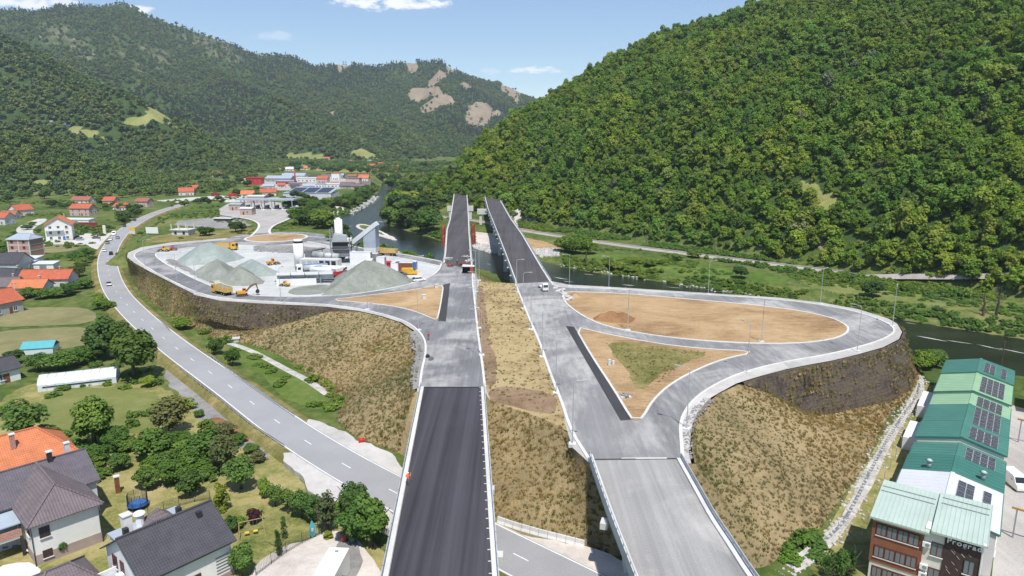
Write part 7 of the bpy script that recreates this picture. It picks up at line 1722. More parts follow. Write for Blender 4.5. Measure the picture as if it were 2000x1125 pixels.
# cold feed bins
e = plant(598, 553, 8, 'long pale row of cold feed bins with grey walls', 'feed bins')
for k in range(4):
    x = -8.5+k*4.3
    b_ = MB().prism([(-1.6, 3.4), (1.6, 3.4), (.6, 1.2), (-.6, 1.2)], x, x+4.1, 'x').build('bin', MATS['galvanised'], e); MB().box(x, x+4.1, -1.75, -1.6, 3.0, 3.9).build('bin_board', MATS['white_paint'], b_)
    MB().box(x+.2, x+.5, -1.4, -1.1, 0, 3.2).box(x+.2, x+.5, 1.1, 1.4, 0, 3.2).build('leg', MATS['grey_metal'], e)
MB().box(-8.6, 3.5, -2.3, -2.0, 0, 1.9).build('retaining_board', MATS['white_paint'], e)
MB().bar((-9.5, 0, .9), (9.5, 0, .9), .9, .2).build('belt', MATS['dark_metal'], e)
e = plant(558, 550, 8, 'white site cabin beside the feed bins', 'cabin'); MB().box(-2.6, 2.6, -1.3, 1.3, 0, 2.6).build('cabin_wall', MATS['white_paint'], e); MB().box(-2.7, 2.7, -1.4, 1.4, 2.6, 2.75).build('cabin_roof', MATS['white_sheet'], e); MB().box(-1.6, -.6, -1.34, -1.3, 1.1, 2.0).build('window', MATS['glass'], e)
e = plant(660, 542, 60, 'red and white screening machine at the edge of the big heap', 'screening machine'); MB().box(-1.6, 1.6, -1.1, 1.1, 1.0, 2.2).build('body', MATS['red_paint'], e); MB().prism([(-1.4, 2.2), (1.4, 2.2), (1.8, 3.2), (-1.8, 3.2)], -1, 1).build('hopper', MATS['white_paint'], e); MB().bar((1.2, 0, 1.2), (4.2, 0, 2.8), .7, .2).build('belt', MATS['dark_metal'], e); MB().box(-1.3, 1.3, -.9, .9, .3, 1.0).build('frame', MATS['dark_metal'], e); [wheel(e, x, s*.9, .4, .3) for x in (-1, 1) for s in (-1, 1)]
def container(px, py, yaw, L, h, mat, label, z=.0, Wd=2.5, door_mat='grey_metal'):
    c = at(px, py, z); e = empty('container', (c.x, c.y, z), R(yaw), label, 'container'); MB().box(-L/2, L/2, -Wd/2, Wd/2, .05, h).build('shell', MATS[mat], e)
    for k in range(int(L/.6)):
        x = -L/2+.3+k*.6; MB().box(x, x+.28, -Wd/2-.05, -Wd/2, .2, h-.2).build('corrugation', MATS[mat], e)
    MB().box(L/2, L/2+.05, -Wd/2+.1, Wd/2-.1, .15, h-.1).build('door', MATS[door_mat], e); MB().box(-L/2-.05, L/2+.05, -Wd/2-.06, Wd/2+.06, h, h+.08).build('roof', MATS['white_sheet'], e)
    return e
container(706, 519, -4, 7.5, 5.0, 'white_paint', 'white two-level control cabin beside the mixing tower')
container(745, 518, -4, 3.0, 3.0, 'white_paint', 'small white container behind the red truck')
container(775, 527, 80, 5, 2.8, 'white_paint', 'white container left of the brown one')
container(790, 528, -4, 6, 2.8, 'brown_wood', 'open brown site container in the plant yard')
container(803, 526, -4, 4, 2.8, 'blue_paint', 'blue container beside the brown one')
container(733, 516, -4, 2.2, 4.0, 'grey_metal', 'grey upright container beside the red lorry')
# rubble and planks where the deck meets the road
for i, (px, py, w, m_, lb) in enumerate(((874, 507, 1.6, 'concrete_white', 'white packed blocks on the left edge of the far west bridge'), (910, 503, 1.5, 'concrete_white', 'heap of white formwork boards on the far west bridge'), (878, 519, 1.3, 'rust_red', 'rust-red barrier frame across the far west bridge'), (904, 517, 1.2, 'rust_red', 'small rust-red frame beside the worker'), (917, 511, 1.6, 'white_paint', 'stack of white panels at the right rail of the far west bridge'))):
    c = at(px, py, .3); e = empty('material_stack', (c.x, c.y, .2), i, lb, 'material'); g = random.Random(i)
    for k in range(7): MB().box(-w, w, -.15, .15, 0, .12, g.uniform(-.5, .5), (g.uniform(-.6, .6), g.uniform(-1, 1), .02+k*.13)).build('board', MATS[m_], e)
    for k in range(3): MB().box(-.06, .06, -.06, .06, 0, 1.1, 0, (-w+k*w, .3*k, .05)).build('upright', MATS['rust_red' if m_ == 'rust_red' else 'grey_metal'], e)
c = at(915, 533, 0); e = empty('open_container', (c.x, c.y, .03), R(0), 'open-fronted dark steel container with rust-red door on the west carriageway', 'container')
MB().box(-2, 2, 1.1, 1.2, 0, 2.3).box(-2, -1.9, -1.2, 1.1, 0, 2.3).box(1.9, 2, -1.2, 1.1, 0, 2.3).box(-2, 2, -1.2, 1.2, 0, .1).build('shell', MATS['dark_metal'], e); MB().box(-2.1, 2.1, -1.3, 1.3, 2.3, 2.4).build('roof', MATS['white_sheet'], e); MB().box(.6, 1.8, -1.25, -1.18, .1, 2.2).build('door', MATS['rust_red'], e)
for k in range(8): MB().box(-1.9, 1.9, -.15, .15, 0, .1, random.uniform(-.4, .4), (random.uniform(-.3, .3), -.8+k*.25, 2.42+(k % 3)*.1)).build('board', MATS['white_paint'], e)
# dumped slabs at the end of the far east bridge
for i, (px, py) in enumerate(((1086, 563), (1092, 569), (1100, 575), (1108, 582), (1098, 568), (1112, 586))):
    c = at(px, py, 0); g = random.Random(i+40); e = empty('concrete_slab', (c.x, c.y, .05), g.uniform(0, 3), 'broken white concrete slab dumped beside the east carriageway', 'slab', 'dumped slabs at the east bridge end')
    MB().box(-1.5, 1.5, -.7, .7, 0, .35).build('slab', MATS['concrete_white'], e); MB().box(-.9, .8, -.9, .3, .36, .62, .4).build('slab_piece', MATS['concrete'], e)
heap('soil_mound', [(1150, 627), (1175, 612), (1215, 612), (1250, 622), (1235, 636), (1190, 634)], [(1195, 624, 1.9), (1218, 625, 1.9), (1175, 623, 1.2)], 'soil_mound', 'reddish brown soil mound on the oval island', seed=8, step=.6)
heap('soil_mound', [(1105, 575), (1125, 568), (1140, 575), (1130, 590), (1112, 588)], [(1120, 579, 1.6)], 'soil_tan', 'small tan spoil heap beside the dumped slabs', seed=9, step=.5)
# bits on the islands
for (px, py, lb) in ((852, 562, 'white inspection chamber on the wedge island tip'), (828, 583, 'white concrete marker on the wedge island')):
    c = at(px, py, .13); e = empty('inspection_chamber', c, .3, lb, 'chamber'); MB().box(-.5, .5, -.5, .5, -.05, 1.0).build('ring', MATS['concrete_white'], e); MB().box(-.6, .6, -.6, .6, 1.0, 1.15).build('lid', MATS['concrete'], e)
c = at(1190, 713, .13); e = empty('inspection_chamber', c, .3, 'pair of white pipe stubs on the triangular island', 'chamber'); MB().tube((0, 0, 0), (0, 0, 1.2), .3, .3, 10).build('pipe', MATS['concrete_white'], e); MB().tube((1.0, .3, 0), (1.0, .3, .7), .3, .3, 10).build('pipe', MATS['concrete_white'], e)
c = at(1225, 775, .13); e = empty('cable_pile', c, .2, 'pile of grey cable and blocks on the triangular island', 'pile')
for k in range(9): MB().box(-.45, .45, -.2, .2, 0, .28, k*.7, ((k % 3)*.6-.9, (k//3)*.4-.4, .02+(k % 2)*.25)).build('block', MATS['gravel_grey' if k % 2 else 'concrete'], e)
# ------------------------------------------------------------------ office building with the stepped green halls
GE = -11.5
F0 = at(1707, 1003, -2.5); ANG = math.atan2(-.6, .8)
def loc(x, y, z=0.0):
    c, s = math.cos(ANG), math.sin(ANG); return Vector((F0.x+x*c-y*s, F0.y+x*s+y*c, GE+z))
def yard_patch(name, pts, mat, label, dz):
    P = [loc(*p) for p in pts]; o = ngon(name, P, GE+dz, MATS[mat], kind='structure'); o['label'] = label
yard_patch('yard', [(11.6, -14), (26, -14), (30, 60), (24, 80), (12.9, 84), (12.9, 9), (11.6, 9)], 'yard_concrete', 'grey concrete yard beside the green halls', .05)
yard_patch('yard_grass', [(-7, -12), (11.6, -14), (11.6, 9), (.3, 9), (.3, 88), (-3, 88), (-6, 50), (-6.5, 20)], 'lawn', 'mown strip between the creek and the halls', .03)
of = empty('office_building', loc(0, 0), ANG, 'three-storey office front in brown brick, white and dark stone with lettering', 'building')
MB().box(.25, 5.6, .35, 9, -.3, 8.6).build('wall', MATS['dark_metal'], of)  # near-black wall: the eave's shadow gap is put into its colour
MB().box(0, 5.6, 0, .35, 2.5, 8.15).build('brick_front', MATS['brick_cladding'], of); MB().box(.1, 5.5, .1, .35, -.3, 2.5).build('base_front', MATS['cream_wall'], of)
MB().box(-.05, 5.65, -.08, .4, 8.15, 8.32).build('ledge', MATS['concrete_white'], of)
MB().box(5.6, 7.7, .15, 9, -.3, 9.0).build('white_front', MATS['cream_wall'], of); MB().box(7.7, 11.4, .05, 9, -.3, 9.0).build('stone_front', MATS['dark_cladding'], of)
g = random.Random(4)
for r_, zz in enumerate((7.1, 4.1, 1.15)):
    for k in range(4):
        x = 1.05+k*1.18
        w = window(of, x, -.03 if r_ < 2 else .07, zz, 0, 1.0, 1.35, 'window_frame_brown', 'glass_grey', False)
    MB().box(.4, 5.2, -.12 if r_ < 2 else .0, .0 if r_ < 2 else .1, zz-.92, zz-.80).build('sill_band', MATS['concrete_white'], of)
    MB().box(.4, 5.2, -.02 if r_ < 2 else .08, .01 if r_ < 2 else .1, zz-.8, zz+.8).build('window_band', MATS['window_frame_brown'], of)
for zz in (6.6, 3.2): window(of, 7.05, .12, zz, 0, 1.1, 1.6, 'window_frame_brown', 'glass_grey')
for zz in (5.6, 2.2): window(of, 10.4, .02, zz, 0, .95, 1.7, 'dark_metal', 'glass_grey')
for (x, zz) in ((5.85, 7.0), (5.85, 4.0), (5.85, 2.9)):
    a = MB().box(-.42, .42, -.38, 0, -.32, .32).build('air_conditioner', MATS['white_paint'], of); a.location = (x+.1, .12, zz); MB().tube((.1, -.4, 0), (.1, -.37, 0), .24, .24, 14).build('fan_grille', MATS['grey_metal'], a)
g = random.Random(9)
for k in range(46):   # slate strips laid aslant on the dark stone front
    x = g.uniform(7.8, 11.2); z = g.uniform(.3, 7.6); l = g.uniform(.35, .8)
    if x+l*.6 > 11.35 or (9.8 < x+l*.3 < 11 and (4.5 < z < 6.8 or 1 < z < 3.4)): continue
    MB().bar((x, .035, z), (x+l*.6, .035, z-l*.6), .05, .035).build('stone_strip', MATS['pink_wall'], of)
# lettering
cu = None
xs_ = 7.95
for ch in 'Prograd':
    cu = bpy.data.curves.new('letter', 'FONT'); cu.body = ch; cu.size = .92; cu.extrude = .05; cu.offset = .018
    to = bpy.data.objects.new('letter_source', cu); COL.objects.link(to); dg = bpy.context.evaluated_depsgraph_get(); me = bpy.data.meshes.new_from_object(to.evaluated_get(dg)); bpy.data.objects.remove(to)
    wd = max(v.co.x for v in me.vertices)-min(v.co.x for v in me.vertices); x0 = min(v.co.x for v in me.vertices)
    sx = 1.02
    o = obj('letter', me, MATS['white_paint'], of); o.location = (xs_-x0*sx, -.08, 8.05); o.rotation_euler = (math.pi/2, 0, 0); o.scale.x = sx; xs_ += wd*sx+.09
# pale green standing-seam roofs
def seam_roof(x0, x1, y0, y1, z0, z1, mat, name='roof', n=10, parent=of):
    r = MB().add([(x0, y0, z0), (x1, y0, z0), (x1, y1, z1), (x0, y1, z1), (x0, y0, z0-.25), (x1, y0, z0-.25), (x1, y1, z1-.25), (x0, y1, z1-.25)], [(0, 1, 2, 3), (7, 6, 5, 4), (0, 4, 5, 1), (1, 5, 6, 2), (2, 6, 7, 3), (3, 7, 4, 0)]).build(name, MATS[mat], parent)
    for k in range(n+1):
        x = x0+.04+(x1-x0-.08)*k/n; MB().bar((x, y0, z0+.03), (x, y1, z1+.03), .06, .07).build('seam', MATS[mat], r)
    return r
r = seam_roof(-.35, 6.2, -.45, 9.2, 8.75, 9.7, 'pale_green_sheet', n=13)
for y_ in (6.2, 7.4): MB().bar((-.2, y_, 8.75+(y_+.45)*.098+.09), (5.9, y_, 8.75+(y_+.45)*.098+.09), .06, .08).build('snow_guard', MATS['grey_metal'], r)
r = seam_roof(6.25, 11.9, -.55, 9.2, 9.15, 10.0, 'pale_green_sheet', n=11)
for y_ in (6.4, 7.8): MB().bar((6.6, y_, 9.15+(y_+.55)*.087+.09), (11.6, y_, 9.15+(y_+.55)*.087+.09), .06, .08).build('snow_guard', MATS['grey_metal'], r)
MB().box(11.5, 11.75, -.5, 9, 8.9, 9.2).tube((11.5, -.1, 0), (11.5, -.1, 9), .06, .06, 6).build('gutter', MATS['white_paint'], of)
# halls: (depth range, eave, ridge, roof sheet, panels columns x rows, label)
HALLS = [(9.2, 22, 6.4, 7.7, 'white_sheet', (11.2, 20.3, 2, 4), 'hall with white roof and black solar array behind the office'),
         (22, 30, 5.9, 7.3, 'green_sheet_deep', None, 'deep green roofed hall with two round roof vents'),
         (30, 37, 5.4, 6.8, 'green_sheet', (30.8, 36.2, 3, 2), 'green hall with a short row of panels below the stepped one'),
         (37, 45, 6.4, 7.9, 'green_sheet', (37.8, 43.6, 3, 2), 'raised green hall with a row of panels and stepped gable'),
         (45, 57, 5.7, 7.2, 'green_sheet', (45.6, 56.4, 5, 4), 'green hall carrying half of the largest solar array'),
         (57, 64, 5.7, 7.2, 'light_green_sheet', (57.4, 63.4, 5, 2), 'light green hall joined to the largest solar array'),
         (64, 77, 6.3, 7.8, 'light_green_sheet', (65, 75.5, 4, 4), 'raised light green hall with wide solar array'),
         (77, 88, 6.6, 8.1, 'green_sheet', (78.5, 86, 2, 4), 'last green hall at the river with two panel blocks')]
pm = MB().box(-.5, .5, -.82, .82, .0, .05).mesh('solar_panel'); pm.materials.append(MATS['pv_cell'])
fm = MB().box(-.5, .5, -.015, .015, .05, .06).box(-.5, -.47, -.82, .82, .05, .062).box(.47, .5, -.82, .82, .05, .062).box(-.5, .5, .79, .82, .05, .062).box(-.5, .5, -.82, -.79, .05, .062).box(-.5, .5, .39, .41, .05, .056).box(-.5, .5, -.41, -.39, .05, .056).mesh('panel_frame'); fm.materials.append(MATS['pv_frame'])
X0, X1 = .4, 13.0; XM = 6.8
for (y0, y1, ze, zr, mat, pv, lb) in HALLS:
    e = empty('factory_hall', loc(0, (y0+y1)/2), ANG, lb, 'hall'); d = (y1-y0)/2-.01
    MB().prism([(X0+.3, -.3), (X1-.3, -.3), (X1-.3, ze-.4), (XM, zr-.4), (X0+.3, ze-.4)], -d, d).build('wall', MATS['white_wall' if 'white' in mat else 'cream_wall'], e)
    trim = 'green_sheet_deep' if 'white' not in mat else 'green_sheet'
    for s, (xa, za, xb, zb) in (('l', (X0, ze-.1, XM, zr)), ('r', (XM, zr, X1, ze-.1))):
        rf = MB().prism([(xa, za), (xb, zb), (xb, zb-.16), (xa, za-.16)], -d-.1, d+.1).build('roof', MATS[mat], e)
        nse = int((y1-y0)/1.1)
        for k in range(nse+1):
            y = -d+2*d*k/nse; MB().bar((xa, y, za+.015), (xb, y, zb+.015), .05, .045).build('seam', MATS[mat], rf)
    MB().bar((XM, -d-.1, zr+.04), (XM, d+.1, zr+.04), .5, .08).build('ridge_cap', MATS[mat], e)
    MB().bar((X0, -d-.12, ze-.22), (XM, -d-.12, zr-.12), .1, .34).bar((XM, -d-.12, zr-.12), (X1, -d-.12, ze-.22), .1, .34).build('verge_trim', MATS[trim], e)
    MB().bar((X0-.05, -d, ze-.25), (X0-.05, d, ze-.25), .16, .14).bar((X1+.05, -d, ze-.25), (X1+.05, d, ze-.25), .16, .14).build('gutter', MATS[trim], e)
    if pv:
        ya, yb, nc, nr = pv; sl = math.atan2(zr-ze+.1, X1-XM); W_ = (X1-XM)/math.cos(sl); dn = nr; dc = 1.75
        n_along = max(2, int((yb-ya)/1.72)); n_across = int((W_-1.6)/1.04)
        for j in range(n_along):
            for i in range(n_across):
                if pv[2] == 2 and n_across > 3 and i == n_across//2: continue
                p = obj('solar_panel', pm, None, e); dist_ = .9+.52+i*1.04; yy = ya+.86+j*(yb-ya)/n_along-(y0+y1)/2
                p.location = (XM+dist_*math.cos(sl), yy, zr-dist_*math.sin(sl)+.06); p.rotation_euler = (0, sl, 0); obj('panel_frame', fm, None, p)
    if 'vents' in lb:
        for (x, y) in ((3.6, -1.5), (10.4, -1.0)):
            zz = ze+(zr-ze)*(1-abs(x-XM)/(XM-X0)); v_ = MB().tube((x, y, zz-.2), (x, y, zz+1.1), .32, .32, 12).build('roof_vent', MATS['galvanised'], e, True); MB().tube((x, y, zz+1.1), (x, y, zz+1.35), .55, .15, 12).build('vent_cowl', MATS['pale_green_sheet'], v_, True)
    for k in range(max(1, int((y1-y0)/4))):
        window(e, X0+.27, -d+2+k*4, 3.4, -math.pi/2, 1.6, .9, 'window_frame_white', 'glass_grey'); window(e, X1-.27, -d+2+k*4, 3.2, math.pi/2, 1.8, 1.0, 'window_frame_white', 'glass_grey')
    if int(y0) in (45, 64): MB().box(X0-2.6, X0+.3, -d+.6, d-2, -.2, 2.4).build('lean_to', MATS['white_wall'], e)
# workshop on the far side of the yard
e = empty('workshop', loc(19.5, 84), ANG, 'white workshop with mint green lean-to roof at the river end of the yard', 'workshop'); MB().box(-3.5, 7, -4, 4, -.2, 3.4).build('wall', MATS['white_wall'], e)
MB().prism([(-4.6, 3.3), (-4.6, 3.5), (0, 4.4), (4.4, 4.4), (4.4, 4.2), (0, 4.2)], -4, 7.4, 'x').build('roof', MATS['pale_green_sheet'], e)
for k in range(4): window(e, -2.4+k*2.3, -4.03, 2.0, 0, 1.7, 1.1, 'window_frame_white')
# yard things
def thing_at(name, x, y, label, cat, rz=0.0): return empty(name, loc(x, y, .06), ANG+rz, label, cat)
e = thing_at('timber_stack', 13.0, 2.2, 'stack of yellow timber boards beside the office wall', 'timber')
for k in range(6): 
    for j in range(3): MB().box(-.9, .9, -1.5+j*1.0, -.6+j*1.0, k*.22, k*.22+.18, random.uniform(-.06, .06)).build('board', MATS['timber'], e)
e = thing_at('pallet_stack', 14.6, 5.2, 'grey wooden pallets lying in the yard', 'pallets')
for k in range(3):
    for j in range(6): MB().box(-.6, .6, -.6+j*.22, -.46+j*.22, .12+k*.16, .16+k*.16).build('slat', MATS['plinth'], e)
    MB().box(-.6, -.5, -.6, .65, k*.16, .12+k*.16).box(.5, .6, -.6, .65, k*.16, .12+k*.16).build('bearer', MATS['plinth'], e)
e = thing_at('gas_bottle', 12.6, .4, 'red round gas tank beside the timber stack', 'tank'); MB().tube((0, 0, 0), (0, 0, 1.2), .4, .4, 14).build('shell', MATS['rust_red'], e, True); MB().tube((0, 0, 1.2), (0, 0, 1.4), .4, .12, 14).build('shoulder', MATS['rust_red'], e, True)
for i, (y_, lb) in enumerate(((22.5, 'yellow pipe bridge crossing the yard beside the white van'), (62, 'yellow pipe bridge crossing the yard near the workshop'))):
    e = thing_at('pipe_bridge', 14.2, y_, lb, 'pipe'); MB().tube((0, 0, 4.4), (14, -1.5, 4.4), .16, .16, 8).build('pipe', MATS['pipe_yellow'], e, True)
    for x in (.6, 7, 13.4): MB().box(x-.1, x+.1, -.2-x*.1, 0-x*.1, -.05, 4.3).build('support', MATS['grey_metal'], e)
e = thing_at('pipe_rack', 19, 70, 'rack of dark steel tubes by the workshop', 'rack')
for k in range(5): MB().tube((-3, k*.3, .6), (4, k*.3, .6), .12, .12, 8).build('tube', MATS['dark_metal'], e, True)
for x in (-2, 3): MB().box(x-.1, x+.1, -.2, 1.5, -.05, .5).build('trestle', MATS['grey_metal'], e)
# creek lined with white stone
CRK = v3([(1788, 732), (1797, 748), (1790, 775), (1768, 805), (1738, 850), (1708, 905), (1692, 935), (1668, 985), (1640, 1030), (1605, 1060), (1575, 1088), (1530, 1115), (1490, 1140)], -11.4)
CL = resample(smooth(CRK, 2), 1.2)
wd = .75+.9*(fbm(CL[:, 0], CL[:, 1], 8, 2, 3)-.45)
def var_strip(name, C, wl_, wr_, mat, dz, label):
    t = np.gradient(C[:, :2], axis=0); t /= np.linalg.norm(t, axis=1)[:, None]; nr = np.stack([-t[:, 1], t[:, 0]], 1); n = len(C)
    A = C.copy(); A[:, :2] += nr*wl_[:, None]; B = C.copy(); B[:, :2] -= nr*wr_[:, None]
    o = strip(name, [tuple(p) for p in A], [tuple(p) for p in B], mat, dz, kind='structure', step=1.2); o['label'] = label; return o
var_strip('creek_bed', CL, wd+.3, wd, MATS['creek_stone'], .02, 'white stone lined creek along the foot of the east embankment')
var_strip('creek_water', CL, np.full(len(CL), .25), np.full(len(CL), .25), MATS['glass_grey'], .05, 'thin trickle of water in the white stone creek')
def rock_mesh(seed, mat):
    bm = bmesh.new(); bmesh.ops.create_icosphere(bm, subdivisions=1, radius=1); g = random.Random(seed)
    for v in bm.verts: v.co *= g.uniform(.65, 1.2); v.co.z *= .7
    m = bpy.data.meshes.new('rock'); bm.to_mesh(m); bm.free(); m.materials.append(MATS[mat]); return m
RK = [rock_mesh(s, 'creek_stone') for s in range(3)]; RR = [rock_mesh(s+5, 'riprap') for s in range(3)]
g = np.random.default_rng(3); k = g.integers(0, len(CL), 900); off_ = g.normal(size=900)*.8; tt = np.gradient(CL[:, :2], axis=0); tt /= np.linalg.norm(tt, axis=1)[:, None]
P = CL[k].copy(); P[:, 0] += -tt[k, 1]*off_; P[:, 1] += tt[k, 0]*off_; s = g.uniform(.12, .42, 900); mass('creek_stones', P, np.stack([s, s, s], 1), RK, 'loose white stones lining the creek', None, 5, .4)
# mesh fence posts along the creek
for i, p in enumerate(resample([loc(-2.0, 3), loc(-2.6, 30), loc(-2.2, 60), loc(-1, 84)], 5.5)):
    o = MB().tube((0, 0, -.2), (0, 0, 1.9), .05, .05, 6).bar((0, 0, 1.9), (0, .3, 2.2), .05, .05).mesh('fence_post') if i == 0 else o
    q = obj('fence_post', o, MATS['galvanised'] if i == 0 else None); q.location = (p[0], p[1], GE); tag(q, 'slim steel fence post between creek and green halls', 'post', 'fence posts along the creek')
# ------------------------------------------------------------------ toll plaza, village, railway, river details, garden things
def bld(px, base, L, Wd, h, yaw, wall, roof, label, kind='flat', rise=2.0, floors=1, per=3, cat='building', z=None, wins=True):
    c = hit(px, base) if z is None else at(px, base, z); zz = min(c.z, hgt(c.x, c.y+Wd*.4))-.3
    e = empty('building', (c.x, c.y+Wd*.4, zz), R(yaw), label, cat)
    if kind == 'gable': walls(e, L, Wd, h, rise, MATS[wall]); gable_roof(e, L, Wd, h, rise, MATS[roof], .6)
    else:
        MB().box(-L/2, L/2, -Wd/2, Wd/2, -1, h).build('wall', MATS[wall], e); MB().prism([(-Wd/2-.4, h), (Wd/2+.4, h+rise*.3), (Wd/2+.4, h+rise*.3+.3), (-Wd/2-.4, h+.3)], -L/2-.4, L/2+.4, 'x').build('roof', MATS[roof], e)
    if wins:
        for f in range(floors):
            for k in range(per): window(e, -L/2+L*(k+.5)/per, -Wd/2-.03, 1.8+f*3, 0, min(1.8, L/per*.5), 1.3, sill=False)
        door(e, L*.05, -Wd/2-.04, 0, 0, 1.2, 2.2)
    return e
# toll plaza
c = at(520, 408, .0)
e = empty('toll_canopy', (c.x, c.y, .05), R(-3), 'long flat grey canopy over the toll lanes', 'canopy')
MB().box(-19, 21, -5, 5, 6.0, 6.9).build('roof', MATS['blue_grey_sheet'], e)
for x in (-16, -9, -2, 5, 12, 19):
    for y in (-2.5, 2.5): MB().box(x-.25, x+.25, y-.25, y+.25, -.1, 6.1).build('column', MATS['white_paint'], e)
for k, x in enumerate((-11, -4.5, 2, 8.5, 15)):
    q = at(520, 408, 0); p = empty('toll_booth', (q.x+x, q.y-3.2, .05), R(-3), ('toll booth next to the brick gatehouse under the canopy', 'second toll booth from the brick gatehouse', 'middle toll booth of the five under the canopy', 'fourth toll booth from the brick gatehouse', 'outermost toll booth at the river end of the canopy')[k], 'toll booth')
    MB().box(-.9, .9, -1.6, 1.6, .2, 2.7).build('cabin', MATS['dark_metal'], p); MB().box(-1.1, 1.1, -1.9, 1.9, 2.7, 2.95).build('roof', MATS['grey_metal'], p); MB().box(-1.2, 1.2, -7.5, 3, 0, .25).build('lane_island', MATS['concrete_white'], p); MB().tube((0, -6.8, .2), (0, -6.8, 1.1), .4, .4, 10).build('impact_post', MATS['white_paint'], p)
for (px, py, L, Wd, h, rf, lb) in ((460, 411, 8, 7, 3.8, 'blue_grey_sheet', 'brick gatehouse at the end of the toll canopy'), (481, 420, 7.5, 6, 3.8, 'white_sheet', 'small brick hut in front of the toll canopy'), (501, 397, 13, 8, 5.0, 'white_sheet', 'pink brick building with white barrel roof behind the canopy')):
    c = at(px, py, 0); e = empty('building', (c.x, c.y+3, 0), R(-3), lb, 'building'); MB().box(-L/2, L/2, -Wd/2, Wd/2, -.4, h).build('wall', MATS['brick_pink'], e); MB().prism([(-Wd/2-.3, h), (0, h+.7), (Wd/2+.3, h), (Wd/2+.3, h+.25), (0, h+1.0), (-Wd/2-.3, h+.25)], -L/2-.3, L/2+.3, 'x').build('roof', MATS[rf], e); window(e, 1, -Wd/2-.03, 1.8, 0, 1.0, 1.3); door(e, -1.5, -Wd/2-.04, 0, 0)
c = at(437, 430, 0); e = empty('slab_stack', (c.x, c.y, .1), R(-4), 'pale concrete slab roof lying beside the toll road', 'slab'); MB().box(-5, 5, -2, 2, 0, .9).build('core', MATS['dark_metal'], e); MB().box(-5.3, 5.3, -2.3, 2.3, .9, 1.2).build('slab', MATS['concrete_white'], e)
# unfinished concrete shell
c = at(352, 459, 0); e = empty('concrete_shell', (c.x, c.y+3, -.3), R(-6), 'unfinished concrete building shell with bare columns', 'building')
MB().box(-4, 4.5, -3, 3, 0, 2.6).build('ground_floor', MATS['concrete'], e); MB().box(-4.6, 5, -3.6, 3.6, 2.6, 2.9).build('slab', MATS['concrete'], e)
for x in (-4, 0, 4.3):
    for y in (-2.8, 2.8): MB().box(x-.18, x+.18, y-.18, y+.18, 2.9, 5.6).build('column', MATS['concrete'], e)
for x in (-2, 2.2): MB().box(x-.6, x+.6, -3.04, -2.9, .5, 2.0).build('window_opening', MATS['dark_metal'], e)
c = at(298, 461, -.5); e = empty('billboard', (c.x, c.y, -.6), R(-8), 'blank white roadside billboard near the west loop', 'billboard'); MB().box(-3.2, 3.2, -.1, .1, 1.4, 4.4).build('panel', MATS['white_paint'], e); MB().box(-2.4, -2.2, .1, .3, -.5, 4).box(2.2, 2.4, .1, .3, -.5, 4).build('post', MATS['grey_metal'], e)
c = at(252, 457, -8); e = empty('billboard', (c.x+2, c.y, -8.6), R(-20), 'yellow and white roadside board at the valley road bend', 'billboard'); MB().box(-2.2, 2.2, -.1, .1, 2.6, 4.6).build('panel', MATS['yellow_paint'], e); MB().box(-2.2, 2.2, -.1, .1, .6, 2.55).build('panel', MATS['cream_wall'], e); MB().box(-2, -1.8, .1, .3, -.3, 4).box(1.8, 2, .1, .3, -.3, 4).build('post', MATS['grey_metal'], e)
c = at(205, 458, -9); e = empty('sign_pylon', (c.x, c.y, -9.1), 0, 'tall narrow cream advertising pylon by the forecourt', 'sign'); MB().box(-.8, .8, -.3, .3, .4, 5.6).build('panel', MATS['cream_wall'], e); MB().box(-.6, .6, -.2, .2, -.2, .4).build('base', MATS['concrete'], e)
# village at the valley bend
bld(496, 361, 19, 12, 8.5, 2, 'red_paint', 'red_dark', 'bright red boxy factory building in the village', per=4, floors=2)
bld(470, 356, 14, 8, 4, 0, 'cream_wall', 'white_sheet', 'low white shed left of the red factory building')
e = bld(608, 388, 42, 22, 7, -6, 'lilac_wall', 'blue_grey_sheet', 'large hall with a slanted solar roof near the river', 'flat', 14, per=8, z=-7)
for k in range(3):
    for j in range(3):
        for i in range(4):
            p = MB().box(-1.45, 1.45, -2.9, 2.9, 0, .1).mesh('solar_panel') if (i, j, k) == (0, 0, 0) else p
            if len(p.materials) == 0: p.materials.append(MATS['pv_cell'])
            sl = math.atan2(4.2, 22.8); o = obj('solar_panel', p, None, e); o.location = (-19+k*13.4+i*3.0, -7.6+j*6.4, 7.42+(-7.6+j*6.4+11.4)*4.2/22.8); o.rotation_euler = (sl, 0, 0)
bld(566, 384, 12, 10, 5, -6, 'lilac_wall', 'blue_grey_sheet', 'grey-blue annex beside the solar hall', z=-7)
